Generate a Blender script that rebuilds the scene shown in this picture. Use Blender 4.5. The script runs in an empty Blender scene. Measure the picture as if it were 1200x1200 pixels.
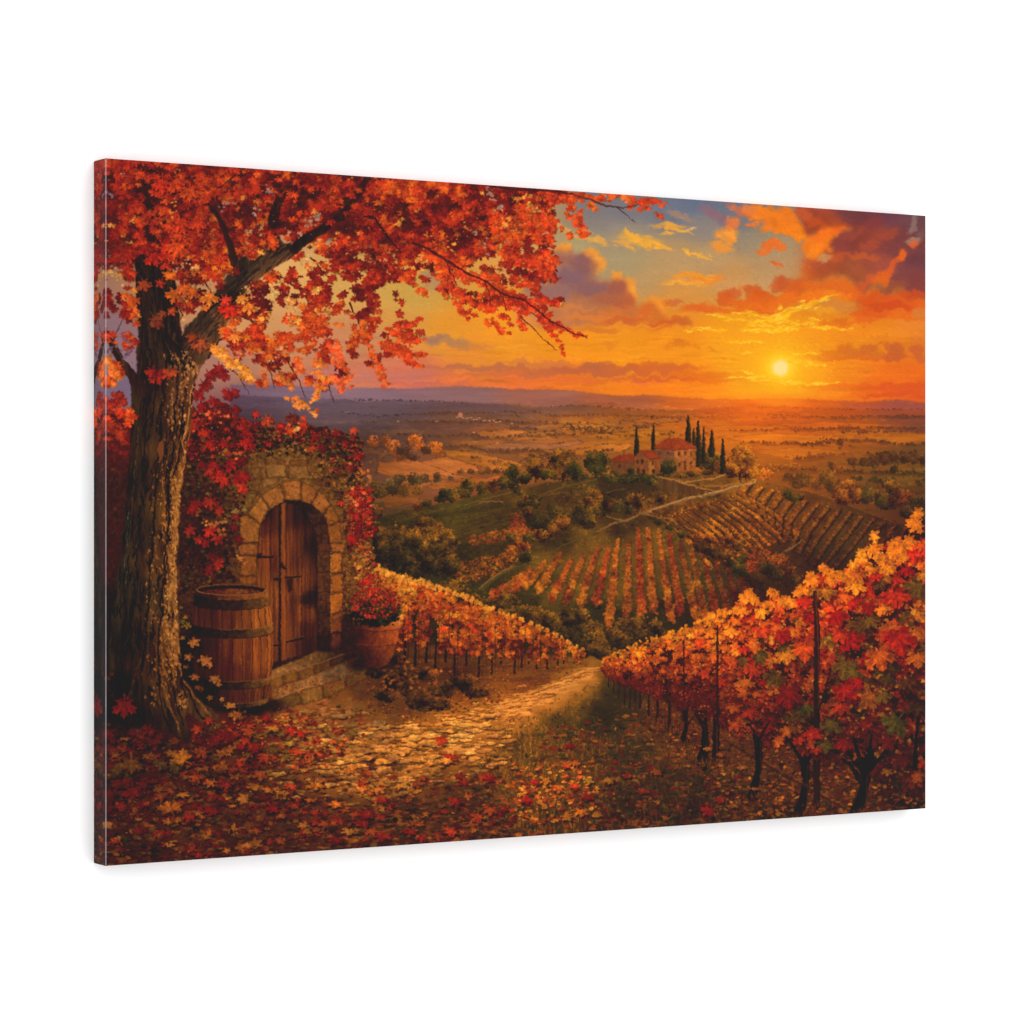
import bpy, bmesh, math
import numpy as np

# ---------------------------------------------------------------- camera, world, lamps, exposure
S = bpy.context.scene
CH = 0.610                      # canvas height in metres, width 1.5 times that
CW, CT = CH * 1.5, CH * 0.0403  # width, depth of the stretcher
FPX = 3390.0                    # focal length in 1/1200 of the frame
CAMZ = 1.50
cam_d = bpy.data.cameras.new("camera"); cam_d.sensor_width = 36.0; cam_d.lens = FPX / 1200 * 36.0
cam_d.clip_start = .05; cam_d.clip_end = 60
cam = bpy.data.objects.new("camera", cam_d); S.collection.objects.link(cam)
cam.location = (0, 0, CAMZ); cam.rotation_euler = (math.pi / 2, 0, 0)
S.camera = cam
S.view_settings.view_transform = 'Standard'; S.view_settings.look = 'None'
S.view_settings.exposure = 0; S.view_settings.gamma = 1; S.view_settings.use_curve_mapping = False
S.render.resolution_x = S.render.resolution_y = 1024
wd = bpy.data.worlds.new("World"); S.world = wd; wd.use_nodes = True
bg = wd.node_tree.nodes["Background"]; bg.inputs[0].default_value = (1, 1, 1, 1); bg.inputs[1].default_value = 1.42

# corners of the canvas face in camera space (x right, depth away), from the photograph's perspective
XL, ZL = (123.7 - 600) / 829.5 * CH, FPX * CH / 829.5
XR, ZR = (1084.8 - 600) / 694.5 * CH, FPX * CH / 694.5
DX, DZ = (XR - XL) / CW, (ZR - ZL) / CW      # unit vector along the canvas width
NX, NZ = -DZ, DX                              # unit vector from the face towards the wall
ANG = math.atan2(DZ, DX)

def area_lamp(name, loc, target, size, power, color=(1, 1, 1)):
    d = bpy.data.lights.new(name, 'AREA'); d.shape = 'SQUARE'; d.size = size; d.energy = power; d.color = color
    o = bpy.data.objects.new(name, d); S.collection.objects.link(o); o.location = loc
    from mathutils import Vector
    o.rotation_euler = (Vector(target) - Vector(loc)).to_track_quat('-Z', 'Y').to_euler(); return o
CEN = (XL + DX * CW / 2, ZL + DZ * CW / 2, CAMZ)
area_lamp("softbox_overhead", (CEN[0] - NX * 2.6 + DX * .9, CEN[1] - NZ * 2.6 + DZ * .9, CAMZ + 2.8), CEN, 2.8, 26)

# ---------------------------------------------------------------- the print: a small raster painter
# The print on the canvas is painted here, stroke by stroke, into an array (display-referred 0..255 colours).
SC = 2.0
PX0, PY0 = 104.0, 170.0
W, H = 2000, 1720
IMG = np.zeros((H, W, 3), np.float32)
R = np.random.RandomState(11)

def resize(a, h, w):
    ys = np.linspace(0, a.shape[0] - 1.001, h); xs = np.linspace(0, a.shape[1] - 1.001, w)
    y0 = ys.astype(int); x0 = xs.astype(int)
    fy = (ys - y0).astype(np.float32); fx = (xs - x0).astype(np.float32)
    fy = fy * fy * (3 - 2 * fy); fx = fx * fx * (3 - 2 * fx)
    if a.ndim == 3: fy = fy[:, None, None]; fx = fx[None, :, None]
    else: fy = fy[:, None]; fx = fx[None, :]
    r0 = a[y0]; r1 = a[y0 + 1]
    r = r0 * (1 - fy) + r1 * fy
    return r[:, x0] * (1 - fx) + r[:, x0 + 1] * fx

def fbm(h, w, cx, cy, octv=4, seed=0, pers=.55):
    r = np.random.RandomState(seed); o = np.zeros((h, w), np.float32); amp = 1.; t = 0.
    for k in range(octv):
        nh = max(3, int(h / cy) + 2); nw = max(3, int(w / cx) + 2)
        if nh > h and nw > w: break
        o += amp * resize(r.uniform(-1, 1, (min(nh, h), min(nw, w))).astype(np.float32), h, w)
        t += amp * .6; amp *= pers; cx = max(1.5, cx / 2.); cy = max(1.5, cy / 2.)
    return o / t

NW_X = fbm(H, W, 26, 26, 4, 1); NW_Y = fbm(H, W, 26, 26, 4, 2)
N_BIG = fbm(H, W, 120, 90, 5, 3); N_MID = fbm(H, W, 24, 24, 4, 4); N_FINE = fbm(H, W, 6, 6, 2, 5)
N_H = fbm(H, W, 90, 9, 4, 6); N_V = fbm(H, W, 7, 110, 4, 7); N_BARK = fbm(H, W, 14, 80, 4, 8, .7)
PAINTY = [0.]
N_PAINT = .22 * fbm(H, W, 11, 11, 3, 21, .7) + .07 * fbm(H, W, 3, 3, 1, 22)
N_SKY = fbm(H, W, 110, 30, 5, 9, .6)

def blur(m, r):
    r = int(round(r))
    if r < 1: return m
    for ax in (0, 1):
        for _ in range(2):
            pad = [(0, 0)] * m.ndim; pad[ax] = (r + 1, r)
            c = np.cumsum(np.pad(m, pad, mode='edge'), axis=ax, dtype=np.float64)
            n = m.shape[ax]
            a = np.take(c, np.arange(2 * r + 1, 2 * r + 1 + n), axis=ax) - np.take(c, np.arange(0, n), axis=ax)
            m = (a / (2 * r + 1)).astype(np.float32)
    return m

def tx(p):
    a = np.array(p, float).reshape(-1, 2)
    return (a - (PX0, PY0)) * SC

def box(x0, y0, x1, y1):
    x0 = int(max(0, math.floor(x0))); y0 = int(max(0, math.floor(y0)))
    x1 = int(min(W, math.ceil(x1))); y1 = int(min(H, math.ceil(y1)))
    return x0, y0, x1, y1

def poly_mask(pts, warp=0., feather=.6):
    """pts in picture units -> (slices, soft mask)"""
    p = tx(pts); pad = (warp * 1.6 + feather * 3) * SC + 2
    x0, y0, x1, y1 = box(p[:, 0].min() - pad, p[:, 1].min() - pad, p[:, 0].max() + pad, p[:, 1].max() + pad)
    if x1 - x0 < 2 or y1 - y0 < 2: return None
    sl = (slice(y0, y1), slice(x0, x1))
    X = np.arange(x0, x1, dtype=np.float32)[None, :] + .5; Y = np.arange(y0, y1, dtype=np.float32)[:, None] + .5
    if warp:
        X = X + NW_X[sl] * warp * SC; Y = Y + NW_Y[sl] * warp * SC
    else:
        Y = Y + 0 * X
        X = X + 0 * Y
    ins = np.zeros(X.shape, bool); n = len(p)
    for i in range(n):
        ax, ay = p[i]; bx, by = p[(i + 1) % n]
        if abs(ay - by) < 1e-6: continue
        c = ((ay > Y) != (by > Y)) & (X < (bx - ax) * (Y - ay) / (by - ay) + ax)
        ins ^= c
    m = ins.astype(np.float32)
    return sl, blur(m, max(1, feather * SC * .6) if feather else 0)

def comp(sl, m, col, alpha=1., tex=None, amp=0.):
    c = np.asarray(col, np.float32)
    if tex is not None: c = c * (1 + amp * tex[sl])[..., None]
    a = (m * alpha)[..., None]
    IMG[sl] = IMG[sl] * (1 - a) + c * a

def poly(pts, col, warp=0., feather=.6, alpha=1., tex=None, amp=0.):
    r = poly_mask(pts, warp, feather)
    if r: comp(r[0], r[1], col, alpha, tex, amp)

def fld(pts, sl=None, soft=35., pw=2.4):
    """smooth colour field through control points (x, y, r, g, b)"""
    a = np.array(pts, float).reshape(-1, 5)
    if sl is None: sl = (slice(0, H), slice(0, W))
    y0, y1, x0, x1 = sl[0].start, sl[0].stop, sl[1].start, sl[1].stop
    gh = max(4, (y1 - y0) // 10); gw = max(4, (x1 - x0) // 10)
    gx = np.linspace(x0, x1, gw) / SC + PX0; gy = np.linspace(y0, y1, gh) / SC + PY0
    d = (gx[None, :, None] - a[:, 0]) ** 2 + ((gy[:, None, None] - a[:, 1]) * 1.5) ** 2 + soft ** 2
    wt = d ** -pw
    g = (wt @ a[:, 2:]) / wt.sum(-1)[..., None]
    return resize(g.astype(np.float32), y1 - y0, x1 - x0)

def polyf(pts, cps, warp=0., feather=.6, alpha=1., tex=None, amp=0., soft=35.):
    r = poly_mask(pts, warp, feather)
    if r: comp(r[0], r[1], fld(cps, r[0], soft), alpha, tex, amp)

def blob(x, y, rx, ry, col, alpha=1., soft=.5, warp=0., rot=0., tex=None, amp=0.):
    e = (max(rx, ry) * (1 + soft) + warp * 1.6) * SC + 2
    cx, cy = (x - PX0) * SC, (y - PY0) * SC
    x0, y0, x1, y1 = box(cx - e, cy - e, cx + e, cy + e)
    if x1 - x0 < 1 or y1 - y0 < 1: return
    sl = (slice(y0, y1), slice(x0, x1))
    X = (np.arange(x0, x1)[None, :] + .5 - cx) / SC; Y = (np.arange(y0, y1)[:, None] + .5 - cy) / SC
    if warp: X = X + NW_X[sl] * warp; Y = Y + NW_Y[sl] * warp
    c, s = math.cos(rot), math.sin(rot)
    d = np.sqrt(((X * c + Y * s) / rx) ** 2 + ((-X * s + Y * c) / ry) ** 2)
    m = np.clip((1 + soft * .5 - d) / max(soft, .02), 0, 1); m = m * m * (3 - 2 * m)
    comp(sl, m.astype(np.float32), col, alpha, tex, amp)

def stroke(pts, w, col, alpha=1., warp=0., soft=.7, tex=None, amp=0.):
    """polyline with a width at every vertex (picture units)"""
    p = tx(pts); n = len(p)
    w = np.array([w] * n if np.isscalar(w) else w, float)
    if len(w) != n: w = np.interp(np.linspace(0, 1, n), np.linspace(0, 1, len(w)), w)
    w = w * SC * .5
    pad = w.max() + warp * SC * 1.6 + 3
    x0, y0, x1, y1 = box(p[:, 0].min() - pad, p[:, 1].min() - pad, p[:, 0].max() + pad, p[:, 1].max() + pad)
    if x1 - x0 < 1 or y1 - y0 < 1: return
    sl = (slice(y0, y1), slice(x0, x1)); M = np.zeros((y1 - y0, x1 - x0), np.float32)
    for i in range(n - 1):
        a, b = p[i], p[i + 1]; pd = max(w[i], w[i + 1]) + warp * SC * 1.6 + 3
        u0, v0, u1, v1 = box(min(a[0], b[0]) - pd, min(a[1], b[1]) - pd, max(a[0], b[0]) + pd, max(a[1], b[1]) + pd)
        if u1 <= u0 or v1 <= v0: continue
        X = np.arange(u0, u1)[None, :] + .5; Y = np.arange(v0, v1)[:, None] + .5
        if warp:
            s2 = (slice(v0, v1), slice(u0, u1)); X = X + NW_X[s2] * warp * SC; Y = Y + NW_Y[s2] * warp * SC
        d = b - a; L = max(1e-6, d @ d)
        t = np.clip(((X - a[0]) * d[0] + (Y - a[1]) * d[1]) / L, 0, 1)
        dist = np.hypot(X - a[0] - t * d[0], Y - a[1] - t * d[1])
        m = np.clip((w[i] + (w[i + 1] - w[i]) * t - dist) / (soft * SC * .5) + .5, 0, 1)
        q = M[v0 - y0:v1 - y0, u0 - x0:u1 - x0]; np.maximum(q, m, out=q)
    comp(sl, M, col, alpha, tex, amp)

# ---- stamps -------------------------------------------------------------------------------------
def _hires(pts, n=96):
    p = (np.array(pts, float) * .5 + .5) * n
    X = np.arange(n)[None, :] + .5 + np.zeros((n, 1)); Y = np.arange(n)[:, None] + .5 + np.zeros((1, n))
    ins = np.zeros((n, n), bool)
    for i in range(len(p)):
        ax, ay = p[i]; bx, by = p[(i + 1) % len(p)]
        if abs(ay - by) < 1e-6: continue
        ins ^= ((ay > Y) != (by > Y)) & (X < (bx - ax) * (Y - ay) / (by - ay) + ax)
    return ins.astype(np.float32)

def _mirror(h): return h + [(-x, y) for x, y in h[::-1]]
MAPLE = _mirror([(0, -.98), (.13, -.72), (.27, -.76), (.2, -.36), (.42, -.52), (.46, -.66), (.62, -.5), (.9, -.52), (.78, -.28), (.95, -.12),
                 (.62, .02), (.42, .1), (.52, .26), (.72, .42), (.5, .46), (.28, .4), (.06, .3), (.04, .92)])
FIVE = _mirror([(0, -.98), (.17, -.8), (.3, -.66), (.34, -.42), (.3, -.26), (.52, -.44), (.7, -.6), (.9, -.5), (.88, -.26), (.74, -.06), (.5, .1), (.66, .26), (.7, .5),
                (.5, .6), (.26, .5), (.1, .36), (.04, .72)])
VINE = _mirror([(0, -.98), (.1, -.8), (.24, -.76), (.26, -.58), (.36, -.5), (.27, -.28), (.5, -.42), (.58, -.6), (.7, -.5), (.9, -.52), (.82, -.3), (.94, -.14), (.76, -.02), (.62, .08), (.44, .12), (.62, .2), (.78, .36), (.62, .46), (.56, .62), (.4, .54), (.26, .58), (.1, .32), (.03, .6)])
OVAL = [(math.cos(a) * (.46 + .06 * math.sin(3 * a)), math.sin(a) * .95) for a in np.linspace(0, 2 * math.pi, 20)[:-1]]
RAG = [(math.cos(a) * (.62 + .3 * ((i * 7) % 5) / 4.), math.sin(a) * (.62 + .3 * ((i * 11) % 7) / 6.)) for i, a in enumerate(np.linspace(0, 2 * math.pi, 18)[:-1])]
DAB = [(math.cos(a) * .95, math.sin(a) * (.5 + .1 * math.sin(5 * a))) for a in np.linspace(0, 2 * math.pi, 24)[:-1]]
SHAPES = {k: _hires(v) for k, v in dict(maple=MAPLE, five=FIVE, vine=VINE, oval=OVAL, rag=RAG, dab=DAB).items()}
def _shade(kind, n=96):
    u = (np.arange(n) + .5) / n * 2 - 1; X, Y = np.meshgrid(u, u)
    s = 1 + .13 * X - .12 * Y
    if kind in ('maple', 'five', 'vine', 'oval'):
        d = np.abs(X) - .035
        if kind != 'oval':
            for a in (.62, 1.25):
                ca, sa = math.cos(a), math.sin(a)
                ox, oy = np.abs(X), Y - .25
                al = ox * sa - oy * ca; pe = np.abs(ox * ca + oy * sa)
                d = np.minimum(d, np.where(al > 0, pe - .035, 9))
        s = s + .15 * np.clip(1 - d / .06, 0, 1) - .12 * np.clip(1 - np.abs(d - .14) / .1, 0, 1)
    return s.astype(np.float32)
SHADE = {k: _shade(k) for k in SHAPES}
_cache = {}
def stamp(kind, r, rot, sq):
    rq = round(r * 2) / 2. if r < 8 else round(r); k = (kind, rq, int(rot / (2 * math.pi) * 20) % 20, int(round(sq * 5)))
    if k in _cache: return _cache[k]
    rq = max(rq, .7); ang = k[2] / 20. * 2 * math.pi; s = max(.3, k[3] / 5.)
    n = int(math.ceil(rq * 1.05)) * 2 + 1; ss = 3 if rq < 14 else 2
    u = (np.arange(n * ss) + .5) / ss - n / 2.
    X, Y = np.meshgrid(u, u); Y = Y / s
    c, si = math.cos(ang), math.sin(ang); U = (X * c + Y * si) / rq; V = (-X * si + Y * c) / rq
    N = SHAPES[kind].shape[0]
    ui = ((U * .5 + .5) * N).astype(int); vi = ((V * .5 + .5) * N).astype(int)
    ok = (U > -1) & (U < 1) & (V > -1) & (V < 1)
    ui = np.clip(ui, 0, N - 1); vi = np.clip(vi, 0, N - 1)
    A = np.where(ok, SHAPES[kind][vi, ui], 0); S = SHADE[kind][vi, ui]
    A = A.reshape(n, ss, n, ss).mean((1, 3)); S = S.reshape(n, ss, n, ss).mean((1, 3))
    _cache[k] = (A.astype(np.float32), S.astype(np.float32)); return _cache[k]

def put(x, y, r, col, kind='maple', rot=None, sq=1., alpha=1.):
    """one stamp; r in picture units"""
    if rot is None: rot = R.uniform(0, 6.283)
    A, S = stamp(kind, r * SC, rot % 6.2832, sq)
    n = A.shape[0]; ix = int(round((x - PX0) * SC - n / 2.)); iy = int(round((y - PY0) * SC - n / 2.))
    x0, y0, x1, y1 = max(ix, 0), max(iy, 0), min(ix + n, W), min(iy + n, H)
    if x1 <= x0 or y1 <= y0: return
    a = A[y0 - iy:y1 - iy, x0 - ix:x1 - ix]; s = S[y0 - iy:y1 - iy, x0 - ix:x1 - ix]
    t = IMG[y0:y1, x0:x1]; a = (a * alpha)[..., None]
    if r > 1.6 and PAINTY[0]: s = s * (1 + PAINTY[0] * N_PAINT[y0:y1, x0:x1])
    t += ((np.asarray(col, np.float32) * s[..., None]) - t) * a

def inpoly(x, y, p):
    ins = False; n = len(p); j = n - 1
    for i in range(n):
        if ((p[i][1] > y) != (p[j][1] > y)) and x < (p[j][0] - p[i][0]) * (y - p[i][1]) / (p[j][1] - p[i][1]) + p[i][0]: ins = not ins
        j = i
    return ins

def pts_in(p, n):
    a = np.array(p, float); x0, y0 = a.min(0); x1, y1 = a.max(0); o = []
    k = 0
    while len(o) < n and k < n * 30:
        k += 1
        x, y = R.uniform(x0, x1), R.uniform(y0, y1)
        if inpoly(x, y, p): o.append((x, y))
    return o

def jit(c, a=.12, h=6):
    return np.clip(np.asarray(c, float) * (1 + R.uniform(-a, a)) + R.uniform(-h, h, 3), 0, 255)

def pick(pal):
    return pal[R.randint(len(pal))]

def noise_at(f, x, y):
    ix = int(min(max((x - PX0) * SC, 0), W - 1)); iy = int(min(max((y - PY0) * SC, 0), H - 1))
    return f[iy, ix]

def img_at(x, y):
    ix = int(min(max((x - PX0) * SC, 0), W - 1)); iy = int(min(max((y - PY0) * SC, 0), H - 1))
    return IMG[iy, ix].copy()

def lerp(a, b, t): return a + (b - a) * t

def mix(a, b, t): return np.asarray(a, float) * (1 - t) + np.asarray(b, float) * t

def ramp(cols, t):
    t = min(max(t, 0), .9999) * (len(cols) - 1); i = int(t); return mix(cols[i], cols[i + 1], t - i)

def bush(x, y, rx, ry, cols, n=None, size=2.2, kind='rag', sun=(.5, -.8), squash=.9, ragged=.2):
    """clump of leaves: dark body, dabs that lighten towards the side the sun is painted on"""
    blob(x, y + ry * .1, rx * .86, ry * .84, cols[0], 1, .3, min(rx, ry) * .22)
    if n is None: n = int(rx * ry / size ** 2 * 5.)
    for i in range(n):
        a = R.uniform(0, 6.283); q = math.sqrt(R.uniform(0, 1)) * (1 + R.uniform(-ragged, ragged))
        dx, dy = math.cos(a) * q, math.sin(a) * q
        px, py = x + dx * rx, y + dy * ry
        l = .42 + .38 * (dx * sun[0] + dy * sun[1]) + .45 * noise_at(N_MID, px, py) + R.uniform(-.18, .18)
        put(px, py, size * R.uniform(.55, 1.15), jit(ramp(cols, l), .1, 4), kind, None, squash, .95)

def texture_dabs(pts, n, size, amp=.25, rot=0., drot=.3, kind='dab', alpha=.6, hue=8, sq=1.):
    """broken brushwork: re-lays the colour that is already there, varied"""
    for (x, y) in pts_in(pts, n):
        c = img_at(x + R.uniform(-3, 3), y + R.uniform(-2, 2))
        put(x, y, size * R.uniform(.5, 1.4), jit(c, amp, hue), kind, rot + R.uniform(-drot, drot), sq, alpha)
def paint_sky():
    F = fld([
        (130,250,130,90,80),(130,420,150,120,130),(140,455,120,105,130),(300,470,140,98,98),(260,430,178,122,100),(330,420,206,134,92),(240,340,206,146,96),(250,280,190,140,104),(300,380,214,150,92),(320,330,225,170,95),(420,330,215,165,85),(300,250,215,140,100),
        (400,240,150,130,120),(480,345,210,165,75),(470,380,222,155,70),(520,390,235,155,50),(430,400,205,135,90),(420,440,208,120,86),(480,440,215,115,85),(480,455,220,115,85),(380,452,184,112,98),
        (560,300,225,160,70),(600,240,215,150,80),(640,250,175,145,105),(620,300,215,165,90),(600,370,240,160,40),(560,420,232,145,55),(600,410,240,155,45),(540,455,228,118,65),
        (600,455,232,118,60),(660,400,245,155,35),(660,450,238,125,45),(700,245,125,120,125),(730,240,120,118,130),(700,265,140,130,125),(680,285,175,155,110),(725,285,165,145,115),
        (740,310,170,150,110),(790,245,108,115,135),(815,237,98,112,142),(850,242,105,112,135),(830,265,140,130,128),(790,300,185,150,105),(760,325,190,150,100),(830,305,185,150,105),
        (870,260,120,115,125),(885,280,150,135,115),(900,290,170,145,110),(900,315,190,150,105),(860,325,205,150,90),(800,345,215,150,75),(800,380,238,150,45),(720,385,242,155,40),(740,420,244,155,32),
        (790,405,244,155,28),(760,455,240,130,38),(820,455,243,135,30),(850,395,244,165,22),(870,430,246,165,20),(900,400,246,165,20),(915,430,252,190,25),(915,455,246,160,20),(950,440,246,160,20),
        (960,400,244,150,25),(1000,405,240,145,30),(1050,395,228,135,35),(1080,400,220,125,50),(1000,440,240,135,25),(1060,440,232,115,35),(1080,460,220,95,40),(1020,460,232,110,30),(970,463,240,130,20),
        (965,340,200,120,50),(1060,300,130,75,65),(980,300,180,100,60)], soft=22)
    IMG[:] = F
    IMG[:700] *= (1 + .035 * N_SKY[:700])[..., None]
    # thin horizontal bars of colour low in the sky
    for i in range(900):
        x, y = R.uniform(300, 1085), R.uniform(395, 468)
        c = img_at(x, y)
        w = R.uniform(4, 22)
        blob(x, y, w, R.uniform(.5, 1.6), np.clip(c * R.uniform(.9, 1.08) + R.uniform(-6, 6, 3), 0, 255), .55, .8, 1.5, R.uniform(-.06, .04))
    # dusky bars behind the branches
    for (x, y, w, h, c, a) in [(560,432,60,4,(178,105,85),.7),(520,400,30,5,(170,125,95),.7),(508,396,14,4,(160,115,100),.7),(450,440,70,6,(190,115,105),.5),(540,405,40,3,(185,125,90),.5),(500,452,60,3,(190,105,95),.5),
                               (640,434,60,6,(198,112,70),.8),(700,434,70,6,(196,105,68),.9),(695,427,18,5,(190,105,72),.9),(770,432,50,5,(212,108,55),.9),(762,426,8,4,(215,110,50),.8),(820,440,50,4,(222,110,42),.7),
                               (600,440,60,3,(205,108,72),.6),(760,444,60,2.5,(205,95,60),.7),(690,446,90,3,(228,112,60),.6),(850,446,50,3,(226,110,40),.7),(640,425,40,3,(205,120,75),.7),(380,405,50,8,(200,140,100),.5),
                               (330,455,60,5,(172,108,106),.5),(1000,452,70,3,(228,100,40),.6),(1060,455,40,5,(220,90,45),.7),(1050,462,45,3,(215,85,45),.7),(940,452,60,2,(240,120,25),.5),(520,335,22,8,(175,135,105),.6),(508,325,14,6,(165,130,115),.6)]:
        blob(x, y, w, h, c, a, .9, 5)
    # yellow shreds of cloud
    Y1 = (243, 172, 60)
    for (x, y, w, h, r, c) in [(668,272,32,2.6,.45,(222,165,85)),(700,283,14,4,.25,(230,165,75)),(640,250,10,5,.6,(240,165,50)),(628,240,12,6,.7,(235,160,60)),(738,274,10,3,.9,Y1),(752,283,26,6,.2,(236,168,62)),(744,278,14,3,.5,Y1),
                               (770,290,20,3,.25,Y1),(732,288,14,3,.35,(225,160,75)),(785,265,22,3,.1,(215,155,80)),(784,268,10,4,.6,(235,165,65)),(800,273,14,2,.2,Y1),(812,270,10,1,-.5,(230,180,110)),(820,300,16,2,.35,Y1),(806,296,5,1.5,.5,Y1),
                               (852,275,14,8,.2,(240,150,55)),(846,290,14,6,.3,(240,150,55)),(858,262,9,8,.3,(235,120,60)),(800,332,26,3,0,(240,165,60)),(830,328,20,4,0,(235,135,45)),(815,325,26,3,.1,(238,150,50)),(780,276,6,1.5,.2,Y1),
                               (835,252,16,6,.6,(140,105,120)),(862,246,14,5,.5,(200,110,80)),(800,252,16,4,.3,(160,130,115))]:
        blob(x, y, w, h, c, .85, .8, 4.5, r)
        for k in range(6): blob(x + R.uniform(-w, w) * .8, y + R.uniform(-h, h), w * .2, h * .3, np.clip(np.array(c) * R.uniform(.95, 1.1), 0, 255), .7, .9, 2.5, r)
    # mauve cloud
    mv = [(600,386),(604,350),(622,322),(645,300),(657,289),(668,290),(674,301),(686,298),(697,305),(700,320),(708,327),(722,323),(732,328),(742,345),(748,358),(764,352),(776,364),(782,374),(806,378),(800,383),(760,385),(720,380),(680,384)]
    for (x, y, r, ) in [(692,303,11),(700,312,9),(664,291,8),(736,334,12),(740,345,9),(722,323,7),(765,358,12),(774,366,8),(655,291,5)]: blob(x, y, r, r * .9, (246, 152, 52), .85, .6, 5)
    for (x, y, r, ) in [(698,306,5),(742,338,5),(772,360,5),(668,290,3)]: blob(x, y, r, r, (250, 165, 60), .8, .8, 3)
    polyf(mv, [(600,350,200,140,95),(605,385,225,140,70),(622,340,170,120,105),(640,320,158,114,104),(665,300,160,104,90),(660,330,150,102,96),(690,320,152,96,86),(700,345,158,96,82),(720,335,174,98,70),(740,360,190,105,65),(770,372,210,115,50),(680,365,185,115,85),(650,370,190,120,90),(720,378,205,110,60)], 5, 5, .82, N_MID, .06, 14)
    for (x, y, rx, ry, c) in [(663,305,9,6,(160,100,90)),(681,310,12,9,(138,90,92)),(668,325,18,9,(132,95,108)),(690,338,24,9,(140,95,100)),(722,338,12,9,(165,90,75)),(732,352,12,8,(190,98,60)),(715,352,20,5,(175,98,72)),(757,364,10,6,(215,110,48)),
                              (650,345,20,8,(155,110,105)),(690,372,30,3,(225,130,60)),(665,362,30,3,(215,130,70)),(735,374,24,3,(212,100,50)),(700,386,24,3,(215,125,50)),(728,378,14,5,(205,108,55)),(798,378,14,6,(200,105,50)),(792,372,6,4,(210,110,45)),(775,381,18,3,(210,95,45)),(790,408,2,1,(220,130,40)),
                              (797,406,20,3,(222,130,40)),(796,402,8,4,(215,122,45)),(714,405,8,4,(230,140,45)),(835,411,6,1.5,(225,130,35)),(745,382,40,2,(240,150,45)),(780,356,8,3,(245,150,40)),(790,355,14,2,(205,110,60)),(825,362,25,5,(222,100,40))]:
        blob(x, y, rx, ry, c, .8, .8, 4)
    # fire cloud on the right
    for (x, y, rx, ry, r, c) in [(905,252,34,10,.25,(232,120,36)),(920,266,28,8,.35,(228,112,36)),(880,248,14,6,.3,(226,118,44)),(897,250,22,9,.3,(238,128,38)),(915,262,24,10,.4,(238,125,35)),(930,270,20,7,.3,(242,130,30)),(885,262,8,4,0,(232,120,50)),(876,243,10,4,.2,(225,125,70)),(940,276,10,6,0,(243,135,30)),(901,287,11,7,0,(232,110,42)),(893,294,10,3,0,(228,115,50)),(912,291,8,4,.2,(230,115,45)),(910,311,8,3,.1,(222,105,50)),
                                 (960,285,20,11,-.4,(243,125,30)),(972,270,22,8,-.6,(240,115,28)),(988,262,14,6,-.6,(235,105,30)),(955,298,10,7,-.3,(242,135,35))]:
        blob(x, y, rx, ry, c, .9, .5, 5, r)
        for k in range(5): blob(x + R.uniform(-rx, rx) * .8, y + R.uniform(-ry, ry) * .8, rx * .25, ry * .25, np.clip(np.array(c) * R.uniform(.9, 1.1), 0, 255), .7, .8, 3, r)
    polyf([(936,238),(1095,240),(1095,352),(1072,350),(1058,336),(1046,320),(1034,322),(1020,336),(1004,350),(992,345),(1000,330),(980,322),(968,326),(950,330),(940,322),(938,310),(946,303),(958,304),(966,296),(978,284),(992,270),(1000,262),(986,262),(970,268),(955,276),(948,276),(938,262)],
          [(950,250,165,70,50),(965,262,175,75,45),(1000,250,110,58,68),(1040,250,95,55,75),(1075,250,110,75,85),(990,285,140,65,62),(1020,275,150,68,58),(1050,290,120,62,65),(1075,310,105,60,70),(1000,320,165,85,55),(960,315,175,82,50),(1030,310,150,72,60),(1078,340,135,65,60),(940,320,200,95,40)], 6, 4.5, .93, N_BIG, .16, 16)
    for (x, y, rx, ry, r, c) in [(1020,262,16,6,-.4,(130,60,62)),(1040,275,16,7,-.3,(160,72,55)),(1020,290,10,6,0,(165,75,55)),(1010,300,20,4,.3,(190,90,48)),(1030,325,14,7,-.6,(232,105,30)),(1045,310,14,5,-.8,(215,92,40)),(1055,300,8,5,-.9,(235,105,35)),(1002,345,16,7,.1,(238,110,28)),
                                 (985,335,20,6,.1,(225,105,35)),(1012,330,14,4,-.7,(205,90,48)),(966,302,8,4,-.3,(195,150,100)),(970,300,6,4,0,(200,150,95)),(1068,283,9,5,0,(165,130,115)),(1070,262,5,10,.3,(140,115,112)),(1078,275,5,9,.2,(120,85,92)),(1068,288,5,3,0,(225,100,50)),(955,262,14,6,.4,(190,80,40)),(945,252,10,8,0,(195,90,50)),
                                 (1060,325,20,10,-.2,(125,68,68)),(1075,332,12,14,0,(128,64,66)),(1045,335,16,6,-.3,(150,78,60)),(1000,275,12,5,-.4,(150,70,58)),(980,300,12,6,-.3,(190,85,45))]:
        blob(x, y, rx, ry, c, .8, .8, 5, r)
    # ragged orange rims along the clouds
    for i in range(0):
        t = R.uniform(0, 1); x = lerp(942, 1004, t) + R.normal(0, 3); y = lerp(304, 258, t) + R.normal(0, 4)
        put(x, y, R.uniform(.8, 2.6), jit((245, 128, 30), .08), 'rag', None, .8, .7)
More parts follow.
